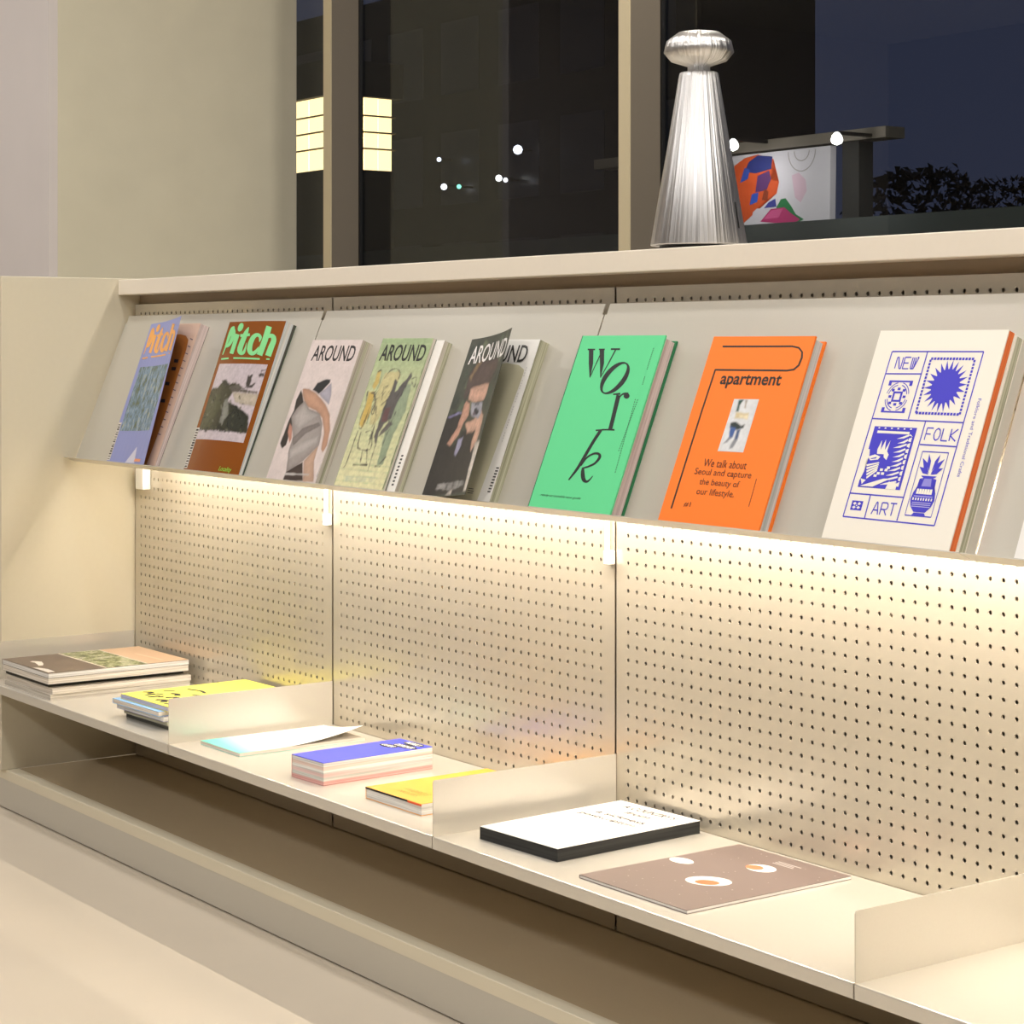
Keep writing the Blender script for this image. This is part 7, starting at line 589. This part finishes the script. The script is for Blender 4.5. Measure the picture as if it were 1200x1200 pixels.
'pitch1p': [[1,[185,113,47],[81.6,268.9,142.7,269.7,168.9,266.5,185.3,257.7,189.7,239.0,188.9,106.2,178.4,1.2,97.3,0.3]],[2,[46,42,51],[152.4,218.5,171.0,217.9,173.1,211.0,154.5,211.5]],[2,[46,42,51],[152.5,202.5,171.1,202.0,173.2,195.1,154.6,195.5]],[2,[46,42,51],[146.2,171.9,164.9,171.5,167.0,164.6,148.4,164.9]],[2,[46,42,51],[150.8,136.9,169.4,136.7,171.5,129.8,152.9,130.0]],[2,[107,90,109],[192.0,261.4,204.2,259.0,203.9,257.2,191.7,259.6]],[2,[107,90,109],[191.6,246.6,203.8,244.3,203.5,242.5,191.3,244.8]],[2,[107,90,109],[191.2,231.8,203.4,229.5,203.0,227.7,190.8,230.1]],[2,[107,90,109],[190.7,217.0,203.0,214.8,202.6,213.0,190.4,215.3]],[2,[107,90,109],[190.3,202.2,202.5,200.0,202.2,198.2,190.0,200.4]],[2,[107,90,109],[189.9,187.4,202.1,185.2,201.8,183.4,189.5,185.6]],[2,[107,90,109],[189.4,172.5,201.7,170.4,201.4,168.6,189.1,170.8]],[2,[107,90,109],[189.0,157.7,201.2,155.6,200.9,153.8,188.7,155.9]],[2,[107,90,109],[188.6,142.8,200.8,140.8,200.5,139.0,188.3,141.1]],[2,[107,90,109],[188.1,128.0,200.4,125.9,200.1,124.2,187.8,126.2]],[2,[107,90,109],[187.7,113.1,200.0,111.1,199.7,109.3,187.4,111.3]],[2,[107,90,109],[187.3,98.2,199.5,96.2,199.3,94.5,187.0,96.4]],[2,[107,90,109],[186.8,83.2,199.1,81.4,198.8,79.6,186.6,81.5]],[2,[107,90,109],[186.4,68.3,198.7,66.5,198.4,64.7,186.1,66.5]]],
}
# ------------------------------------------------------------------ books and magazines
P_WHITE = pages_mat('pages_white', (232, 229, 224), (196, 192, 186))
P_PINK = pages_mat('pages_pinkish', (222, 204, 200), (192, 172, 168))
P_COOL = pages_mat('pages_cool', (214, 216, 216), (176, 184, 182))
P_TAN = pages_mat('pages_tan', (208, 201, 188), (170, 160, 146))
P_OLIVE = pages_mat('pages_olive', (196, 194, 168), (150, 148, 124))
P_ORANGE = pages_mat('pages_orange', (230, 118, 58), (214, 100, 44))
P_BLACK = pages_mat('pages_black', (44, 44, 42), (24, 24, 24), 250)
P_CREAM = pages_mat('pages_cream', (228, 220, 208), (192, 180, 164))
P_DARK = pages_mat('pages_dark', (80, 78, 70), (50, 50, 46))

def book(name, label, cat, loc, rot, w, H, tb, tt, cover, pages, hard=False, t0=0.0, rough=.45, bow=0.0, group=None,
         back=None, cover_w=None, lift=None, inner=None, edge=None, sections=None, thick=None):
    """local axes: x across from the spine, y up the cover, z out of the cover.  Returns root and cover function."""
    t = tag(empty(name, loc, rot), label, cat, group)
    ct = thick or (.0026 if hard else .0007)
    cw = cover_w or w
    def z(x, y): return tb + (tt - tb) * y / H + bow * math.sin(math.pi * min(1, max(0, x / w))) * (.4 + .6 * (1 - y / H))
    def f(x, y, l=0.0): return (x, y, z(x, y) + l)
    nx, ny = (10, 4) if bow else (1, 1)
    if lift:                       # cover hinged open at the spine, angle at foot and head
        def fl(x, y, l=0.0):
            a = math.radians(lift[0] + (lift[1] - lift[0]) * y / H)
            u = x / cw
            a2 = a * (.55 + .45 * u)            # slight curl
            return (x * math.cos(a2) - l * math.sin(a2), y, z(0, y) + .0006 + x * math.sin(a2) + l * math.cos(a2))
        fc, cnx, cny = fl, 10, 6
    else:
        fc, cnx, cny = f, nx, ny
    cm = mat('cover_%s_%g' % (cover, rough), cover, rough)
    bmx = mat('cover_%s_%g' % (back or cover, rough), back or cover, rough)
    obj('front_cover', solid(0, cw, 0, H, lambda x, y: fc(x, y, 0), lambda x, y: fc(x, y, -ct if not lift else -.0004), cnx, cny), cm, t, smooth=False)
    obj('back_cover', solid(0, w, 0, H, lambda x, y: (x, y, t0 + ct), lambda x, y: (x, y, t0)), bmx, t)
    obj('spine', solid(-.0006 if not hard else -.002, 0, 0, H, lambda x, y: (x, y, z(0, y)), lambda x, y: (x, y, t0)), bmx, t)
    ins = .003 if hard else .0004
    pr_ = w - (.0035 if hard else 0)
    if sections:
        n = len(sections)
        for i, sm in enumerate(sections):
            def g(k): return lambda x, y: (x, y, t0 + ct + (z(x, y) - 2 * ct - t0) * k)
            obj('page_section', solid(.0005, pr_, ins, H - ins, g((i + 1) / n), g(i / n), nx, ny), sm, t)
    else:
        obj('page_block', solid(.0005, pr_, ins, H - ins, lambda x, y: f(x, y, -ct - .0001), lambda x, y: (x, y, t0 + ct + .0001), nx, ny), pages, t)
    if inner:
        obj('title_page', solid(.001, w, 0, H, lambda x, y: f(x, y, .0003), lambda x, y: f(x, y, -.0001), nx, ny), mat('cover_%s_%g' % (inner, rough), inner, rough), t)
    return t, fc, f
def on_tray(x, s=0.0002): return ((x, B0[0] + UP[0] * s, E + B0[1] + UP[1] * s), (TH, 0, 0))
A = {k: [(l, c, p) for l, c, p in v] for k, v in ART.items()}
g_front = 'cover-out books and magazines on the sloping trays'
HG = print_mat(.22, .0); PM = print_mat(.5); PS = print_mat(.38)

# 1 purple landscape magazine, cover springing open
loc, rot = on_tray(-1.470)
t, fc, f = book('magazine', 'purple magazine with orange lettering, cover springing open, nearest the side panel', 'magazine', loc, rot, .214, .292, .008, .020,
                '8c95cf', P_PINK, rough=.3, lift=(5, 10.5), inner='dcbba6', cover_w=.205, group=g_front, back='4a4038')
print_mesh('cover_print', A['pitch1'], fc, print_mat(.3), t, 8, 5, .205, .292)
ph = [(1, '6f8390', [17.5, 67, 186, 67, 199, 198, 17.5, 200])]
o = print_mesh('cover_photo', ph, fc, foliage_photo_mat('grass_photo', [(.30, (50, 56, 30)), (.40, (92, 104, 62)), (.47, (96, 124, 140)), (.56, (132, 158, 188)), (.66, (190, 186, 120))], 62, (1.5, .7, 1)), t, 8, 5, .205, .292)
print_mesh('page_print', A['pitch1p'], lambda x, y, l: f(x, y, l + .0004), PM, t)
# 2 brown magazine, bowed and glossy
loc, rot = on_tray(-1.131)
t, fc, f = book('magazine', 'glossy brown magazine with bright green lettering and a rock photograph', 'magazine', loc, rot, .212, .292, .010, .0235,
                '8a4c18', P_COOL, rough=.16, bow=.006, group=g_front, back='3c6b48', sections=[P_DARK, P_COOL, P_WHITE, P_COOL])
pa = [q for q in A['pitch2'] if q[0] != 2 or q[1] in ([143, 227, 154], [221, 214, 207])]
pa = [q for q in pa if (q[0] == 2 or q[1] == [43, 39, 36])]
print_mesh('cover_print', [(l + 1, c, p) for l, c, p in pa], fc, print_mat(.16), t, 10, 4, .212, .292)
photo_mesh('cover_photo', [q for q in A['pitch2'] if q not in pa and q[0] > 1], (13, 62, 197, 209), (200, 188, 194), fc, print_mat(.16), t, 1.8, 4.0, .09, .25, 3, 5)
print_mesh('lower_title', text_items('Locality', (144, 4, 186, 15), '8fe34a', 2, shear=.25), fc, PM, t, 10, 4, .212, .292)
# 3 pale pink magazine
loc, rot = on_tray(-.803)
t, fc, f = book('magazine', 'pale pink magazine with a photo of a figure wrapped in grey cloth', 'magazine', loc, rot, .166, .256, .018, .021,
                'd8c8c4', P_OLIVE, rough=.36, group=g_front, back='cfcabc', sections=[P_TAN, P_OLIVE, P_TAN])
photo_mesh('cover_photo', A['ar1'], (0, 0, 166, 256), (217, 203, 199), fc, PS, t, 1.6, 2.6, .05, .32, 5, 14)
print_mesh('title', text_items('AROUND', (16, 217, 155, 246), '2a2626', 2, bold=.012), fc, PS, t)
# 4 green magazine in front of a second copy
loc, rot = on_tray(-.569)
t, fc, f = book('magazine', 'white magazine hidden behind the green sketch cover, only its right margin showing', 'magazine', loc, rot, .170, .257, .0145, .0155,
                'f0ece6', P_TAN, rough=.4, group=g_front, back='8a8c70', sections=[P_OLIVE, P_TAN])
side = []
for i in range(9): side.append((1, '4a4845', [156, 12 + i * 6, 162, 12 + i * 6, 162, 15.4 + i * 6, 156, 15 + i * 6]))
print_mesh('edge_lettering', side, fc, PS, t)
loc, rot = on_tray(-.572)
loc = (loc[0], loc[1] + NN[0] * .0158, loc[2] + NN[1] * .0158)
t, fc, f = book('magazine', 'green magazine with a loose pencil sketch on its cover', 'magazine', loc, rot, .150, .258, .005, .0065,
                'b4c294', P_TAN, rough=.4, group=g_front, back='2f4a38')
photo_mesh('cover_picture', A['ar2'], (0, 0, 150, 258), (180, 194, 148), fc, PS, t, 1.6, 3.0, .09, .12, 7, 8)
print_mesh('title', text_items('AROUND', (9, 218, 141, 247), '23241f', 3, bold=.012), fc, PS, t)
# 5 camera cover, lifted
loc, rot = on_tray(-.318)
t, fc, f = book('magazine', 'white magazine whose dark photo cover of a person with a camera stands open', 'magazine', loc, rot, .178, .257, .015, .0178,
                '46483f', P_OLIVE, rough=.36, lift=(12.5, 15.5), inner='efece6', cover_w=.172, group=g_front, back='c8c4ae')
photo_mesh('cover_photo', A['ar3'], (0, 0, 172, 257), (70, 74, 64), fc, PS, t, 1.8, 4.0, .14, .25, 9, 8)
print_mesh('title', text_items('AROUND', (14, 214, 168, 244), 'eeeae8', 3, bold=.012), fc, PS, t, 8, 5, .172, .257)
print_mesh('page_print', A['ar3p'], lambda x, y, l: f(x, y, l + .0004), PS, t)
print_mesh('page_title', text_items('AROUND', (22, 220, 157, 248), '3a3835', 2, bold=.008), lambda x, y, l: f(x, y, l + .0004), PS, t)
# 6 green hardback
loc, rot = on_tray(-.030)
t, fc, f = book('hardback_book', 'bright green clothbound book with large black serif letters stepping down its cover', 'book', loc, rot, .185, .260, .024, .024,
                '5fd592', P_PINK, hard=True, rough=.6, group=g_front, back='22784a')
print_mesh('cover_lettering', A['work'], fc, PM, t)
print_mesh('small_lettering', text_items('ready-or-suitable new guide', (20, 16, 112, 20.5), '1c3a28', 1, shear=.3), fc, PM, t)
# 7 orange hardback
loc, rot = on_tray(.254)
t, fc, f = book('hardback_book', 'orange clothbound book with a small rectangular photo of legs in jeans', 'book', loc, rot, .191, .259, .021, .021,
                'fb7d1d', P_COOL, hard=True, rough=.6, group=g_front)
print_mesh('cover_print', [q for q in A['apt'] if q[0] == 1], fc, PM, t)
pq = [q for q in A['apt'] if q[1] == [217, 218, 220]][0][2]
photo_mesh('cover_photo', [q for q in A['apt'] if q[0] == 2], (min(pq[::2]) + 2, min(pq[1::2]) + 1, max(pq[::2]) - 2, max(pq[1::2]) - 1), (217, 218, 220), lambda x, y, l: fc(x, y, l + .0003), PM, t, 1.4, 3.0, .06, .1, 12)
ls = text_items('apartment', (38, 186, 153, 206), '2a1c12', 2, bold=.018)
for s, bb in (('We talk about', (54, 78, 136, 88.5)), ('Seoul and capture', (42, 64, 150, 75.5)), ('the beauty of', (57, 51, 133, 62)), ('our lifestyle.', (57, 37.5, 129, 49))):
    ls += text_items(s, bb, '5a2a10', 2)
ls += text_items('#1', (40, 22, 53, 29), '6a3010', 2)
print_mesh('lettering', ls, fc, PM, t)
# 8 cream book with orange edges, second copy behind
loc, rot = on_tray(.562)
t, fc, f = book('paperback_book', 'cream book with grey page edges standing behind the blue-printed cream book', 'book', loc, rot, .199, .262, .0125, .0125,
                'efe9dc', P_OLIVE, rough=.55, group=g_front, thick=.0018)
loc, rot = on_tray(.560)
loc = (loc[0], loc[1] + NN[0] * .0128, loc[2] + NN[1] * .0128)
t, fc, f = book('paperback_book', 'cream book with blue woodcut pictures on its cover and orange page edges', 'book', loc, rot, .199, .264, .0123, .0123,
                'efe9dc', P_ORANGE, rough=.55, group=g_front, thick=.0016)
print_mesh('cover_print', A['folk'], fc, PM, t)
print_mesh('side_lettering', text_items('Folklore and Traditional Crafts', (182, 86, 187, 180), '5a54c8', 1, rot=-90), fc, PM, t)
# 9 next book, at the edge of the frame
loc, rot = on_tray(.846)
t, fc, f = book('paperback_book', 'white book cut by the right edge of the picture on the fourth tray', 'book', loc, rot, .19, .255, .018, .018,
                'ece9e4', P_WHITE, rough=.5, group=g_front)

# lower shelf -------------------------------------------------------
def on_shelf(x, y, deg=0.0, z=0.0): return ((x, y, SZ + .0001 + z), (0, 0, math.radians(deg)))
g_left = 'magazines in the left stack on the end shelf'
specs = [(-1.578, -.309, .225, .292, .0108, P_TAN, 'd8d0c4', 'thick tan-edged magazine at the bottom of the left stack'),
         (-1.576, -.306, .225, .290, .0108, P_CREAM, 'cfc6b8', 'tan-edged magazine second from the bottom of the left stack'),
         (-1.580, -.305, .205, .284, .0078, P_DARK, '35362f', 'dark narrow magazine in the middle of the left stack'),
         (-1.580, -.312, .224, .293, .0108, P_CREAM, 'd9d2c6', 'cream-edged magazine just under the top of the left stack')]
zz = 0
for x, y, ww, d, th, pg, cv, lab in specs:
    loc, rot = on_shelf(x, y, rnd.uniform(-.6, .6), zz)
    book('magazine', lab, 'magazine', loc, rot, ww, d, th, th, cv, pg, rough=.4, group=g_left)
    zz += th + .0002
loc, rot = on_shelf(-1.582, -.312, .3, zz)
t, fc, f = book('magazine', 'brown, photo and peach magazine on top of the left stack', 'magazine', loc, rot, .225, .294, .0098, .0098, '6a5a49', P_WHITE, rough=.4, group=g_left)
pk = [(1, '66554a', [0, 0, 225, 0, 225, 118, 0, 118]), (1, 'd9b696', [0, 206, 225, 206, 225, 294, 0, 294]), (2, 'e6d9cc', [0, 116, 225, 116, 225, 120, 0, 120]),
      (2, 'e6d9cc', [0, 204, 225, 204, 225, 207, 0, 207]), (2, 'e2d8cc', [62, 36, 80, 48, 108, 40, 128, 30, 126, 22, 104, 28, 84, 32, 70, 28]), (2, 'd8cfc6', [140, 4, 215, 4, 215, 18, 175, 20, 150, 12]),
      (2, 'e4c6aa', [90, 240, 200, 246, 200, 254, 90, 248])]
print_mesh('cover_print', pk, fc, PS, t)
print_mesh('cover_photo', [(1, '70704c', [0, 120, 225, 120, 225, 204, 0, 204])], fc,
           foliage_photo_mat('meadow_photo', [(.36, (44, 40, 28)), (.44, (96, 104, 54)), (.52, (150, 156, 104)), (.58, (206, 200, 178)), (.66, (60, 62, 40))], 60, (1, 1, 1)), t)
# yellow stack
g_y = 'booklets in the yellow stack against the first divider'
ys = [(-1.108, -.268, .165, .245, .0072, P_DARK, '8c8a7c', 'grey-green booklet at the bottom of the yellow stack'),
      (-1.113, -.270, .165, .250, .0068, P_OLIVE, '9a988c', 'grey booklet second from the bottom of the yellow stack'),
      (-1.130, -.276, .178, .258, .0098, P_WHITE, '8f88ac', 'white-edged lavender magazine in the middle of the yellow stack'),
      (-1.131, -.284, .176, .258, .0086, P_CREAM, '96c4f2', 'light blue magazine under the yellow one')]
zz = 0
for x, y, ww, d, th, pg, cv, lab in ys:
    loc, rot = on_shelf(x, y, 1.5, zz)
    book('magazine', lab, 'magazine', loc, rot, ww, d, th, th, cv, pg, rough=.4, group=g_y)
    zz += th + .0002
loc, rot = on_shelf(-1.118, -.274, 2.0, zz)
t, fc, f = book('magazine', 'yellow magazine with black brush lettering on top of its stack', 'magazine', loc, rot, .176, .258, .0090, .0090, 'f4ec66', pages_mat('pages_lavender', (206, 198, 206), (172, 160, 176)), rough=.5, group=g_y)
K = '24231c'
br = []
for pts in ([(22, 40, 7), (34, 52, 4), (40, 40, 7)], [(52, 30, 8), (50, 48, 6), (62, 54, 5)], [(70, 26, 6), (74, 44, 8), (84, 40, 5)], [(62, 66, 7), (74, 72, 6), (88, 64, 8)], [(92, 44, 7), (100, 58, 6), (112, 50, 8), (120, 60, 4)],
            [(100, 24, 8), (112, 34, 7), (128, 22, 9)], [(128, 44, 8), (138, 54, 5), (150, 44, 8)], [(30, 70, 6), (44, 82, 4)], [(96, 84, 5), (112, 92, 6), (128, 84, 5), (146, 92, 6)], [(40, 104, 4), (70, 112, 5), (96, 106, 4)], [(140, 18, 6), (156, 26, 6)]):
    pts = [(p[0] * 1.12 - 14, p[1] * 1.25 - 12, p[2] * 1.15) for p in pts]
    for (x0, y0, w0), (x1, y1, w1) in zip(pts, pts[1:]):
        d = math.hypot(x1 - x0, y1 - y0); nx_, ny_ = -(y1 - y0) / d / 2, (x1 - x0) / d / 2
        w0 *= 1.35; w1 *= 1.35
        br.append((1, K, [x0 + nx_ * w0, y0 + ny_ * w0, x0 - nx_ * w0, y0 - ny_ * w0, x1 - nx_ * w1, y1 - ny_ * w1, x1 + nx_ * w1, y1 + ny_ * w1]))
print_mesh('brush_lettering', br, fc, PM, t)
# teal booklet with a curling cover
loc, rot = on_shelf(-.804, -.275, .3)
t = tag(empty('booklet', loc, rot), 'white booklet with a teal fading lower edge and a curling cover', 'booklet')
def curl(x, y, l=0.0):
    u = max(0, (y / .240 - .25) / .75); v = x / .136
    return (x, y - .004 * u * u * v, .0062 + l + .020 * (u ** 2) * (v ** 1.5))
obj('page_block', solid(0, .136, 0, .240, lambda x, y: (x, y, .0056), lambda x, y: (x, y, .0005)), P_CREAM, t)
obj('back_cover', bx(-.0003, .1363, -.0003, .2403, 0, .0005), mat('cover_teal', (150, 222, 208), .5), t)
def grad_mat():
    m = bpy.data.materials.new('teal_fade'); m.use_nodes = True
    nt = m.node_tree; p = nt.nodes['Principled BSDF']; p.inputs['Roughness'].default_value = .4
    tc = nt.nodes.new('ShaderNodeTexCoord'); sp = nt.nodes.new('ShaderNodeSeparateXYZ'); cr = nt.nodes.new('ShaderNodeValToRGB')
    ad = nt.nodes.new('ShaderNodeMath'); ad.operation = 'MULTIPLY_ADD'; ad.inputs[1].default_value = .16
    mu = nt.nodes.new('ShaderNodeMath'); mu.operation = 'MULTIPLY'; mu.inputs[1].default_value = 4.0
    nt.links.new(tc.outputs['Object'], sp.inputs['Vector']); nt.links.new(sp.outputs['X'], ad.inputs[0]); nt.links.new(sp.outputs['Y'], ad.inputs[2])
    nt.links.new(ad.outputs['Value'], mu.inputs[0]); nt.links.new(mu.outputs['Value'], cr.inputs['Fac'])
    cr.color_ramp.elements[0].position = .10; cr.color_ramp.elements[0].color = rgb((118, 224, 204))
    cr.color_ramp.elements[1].position = .36; cr.color_ramp.elements[1].color = rgb((240, 240, 238))
    nt.links.new(cr.outputs['Color'], p.inputs['Base Color'])
    return m
obj('front_cover', solid(0, .136, 0, .240, lambda x, y: curl(x, y), lambda x, y: curl(x, y, -.0005), 10, 14), grad_mat(), t)
# blue book
loc, rot = on_shelf(-.4845, -.281, 3.0)
SEC = [pages_mat('sec_rose', (226, 178, 170), (206, 150, 144)), pages_mat('sec_grey', (214, 212, 204), (182, 180, 172)), pages_mat('sec_pink', (232, 206, 200), (214, 184, 178)), P_WHITE, pages_mat('sec_peach', (228, 206, 194), (204, 178, 166)), P_WHITE]
t, fc, f = book('paperback_book', 'very thick blue-covered book with white lettering and pink-striped page edges', 'book', loc, rot, .089, .206, .035, .035, '4a52d6', P_WHITE, rough=.45, sections=SEC, back='c88a84', thick=.0009)
bl = []
for x0, y0, x1, y1 in ((34, 186, 76, 202), (36, 164, 86, 182), (22, 148, 56, 164)):
    n = 14; cx, cy, rx, ry = (x0 + x1) / 2, (y0 + y1) / 2, (x1 - x0) / 2 + 4, (y1 - y0) / 2 + 2
    bl.append((1, '15161e', [v for i in range(n) for v in (cx + rx * math.cos(6.2832 * i / n), cy + ry * math.sin(6.2832 * i / n))]))
for s, bb in (('PRODUCT', (36, 188, 74, 199)), ('DESIGNER', (38, 167, 84, 178)), ('GUIDE', (24, 151, 54, 161))): bl += text_items(s, bb, 'f2f0ea', 2, bold=.03)
print_mesh('cover_lettering', bl, fc, PM, t)
# orange-yellow book half hidden by the second divider
loc, rot = on_shelf(-.286, -.268, 1.0)
t, fc, f = book('paperback_book', 'yellow-orange book half hidden behind the second divider', 'book', loc, rot, .146, .222, .017, .017, 'efa63a', P_WHITE, rough=.5)
pk = [(1, 'efece8', [80, 84, 146, 84, 146, 200, 80, 150]), (2, '5a5a60', [112, 96, 140, 96, 140, 116, 112, 116])]
pk += text_items('WORDS', (46, 34, 106, 46), 'ea8a36', 1) + text_items('NOTES', (52, 20, 100, 30), 'ea8a36', 1)
print_mesh('cover_print', pk, fc, PM, t)
obj('cover_edge', bx(0, .112, -.0008, .0004, .0142, .0166), M_GASKET, t); obj('ribbon', bx(.112, .1464, -.001, .0004, .0138, .0166), mat('ribbon_orange', (222, 86, 30), .5), t, )
# white book with black edges
loc, rot = on_shelf(.0225, -.276, 3.2)
t, fc, f = book('hardback_book', 'white book with black page edges on the third shelf', 'book', loc, rot, .163, .256, .0177, .0177, 'e8e5e1', P_BLACK, rough=.5, back='2a2a28', sections=[P_BLACK, P_BLACK], thick=.0008)
ls = text_items('A COUNTRY’S', (34, 226, 138, 241), '5c5450', 1, bold=.012) + text_items('from', (62, 204, 112, 217), '5c5450', 1, shear=.2, bold=.012) + text_items('a sickness', (34, 176, 132, 190), '524a46', 1, bold=.012) + text_items('postscriptum', (22, 152, 134, 168), '524a46', 1, bold=.012)
print_mesh('cover_lettering', ls, fc, PM, t)
# taupe magazine at the lower right
loc, rot = on_shelf(.265, -.292, .4)
t, fc, f = book('magazine', 'taupe speckled magazine with white and orange ovals lying right of the white book', 'magazine', loc, rot, .206, .272, .0044, .0044, '7c6c66', P_WHITE, rough=.4)
pk = []
def oval(layer, col, cx, cy, rx, ry, a=0):
    pk.append((layer, col, [v for i in range(18) for v in (cx + rx * math.cos(6.2832 * i / 18) * math.cos(a) - ry * math.sin(6.2832 * i / 18) * math.sin(a), cy + rx * math.cos(6.2832 * i / 18) * math.sin(a) + ry * math.sin(6.2832 * i / 18) * math.cos(a))]))
oval(1, 'f0ebe4', 112, 206, 22, 17); oval(2, 'f08058', 104, 202, 13, 10); oval(1, 'efe9e2', 22, 150, 20, 12); oval(1, 'efe9e2', 120, 110, 30, 22, .5); oval(2, 'e9744a', 124, 104, 16, 11, .5)
for i in range(46):
    x, y = rnd.uniform(6, 198), rnd.uniform(6, 264); s = rnd.uniform(.5, 1.1)
    pk.append((1, 'b6a9a2', [x - s, y - s, x + s, y - s, x + s, y + s, x - s, y + s]))
for i, (y, x1) in enumerate(((246, 142), (241, 134), (236, 138))): pk.append((1, 'c9beb8', [100, y, x1, y, x1, y + 2.4, 100, y + 2.4]))
print_mesh('cover_print', pk, fc, PS, t)
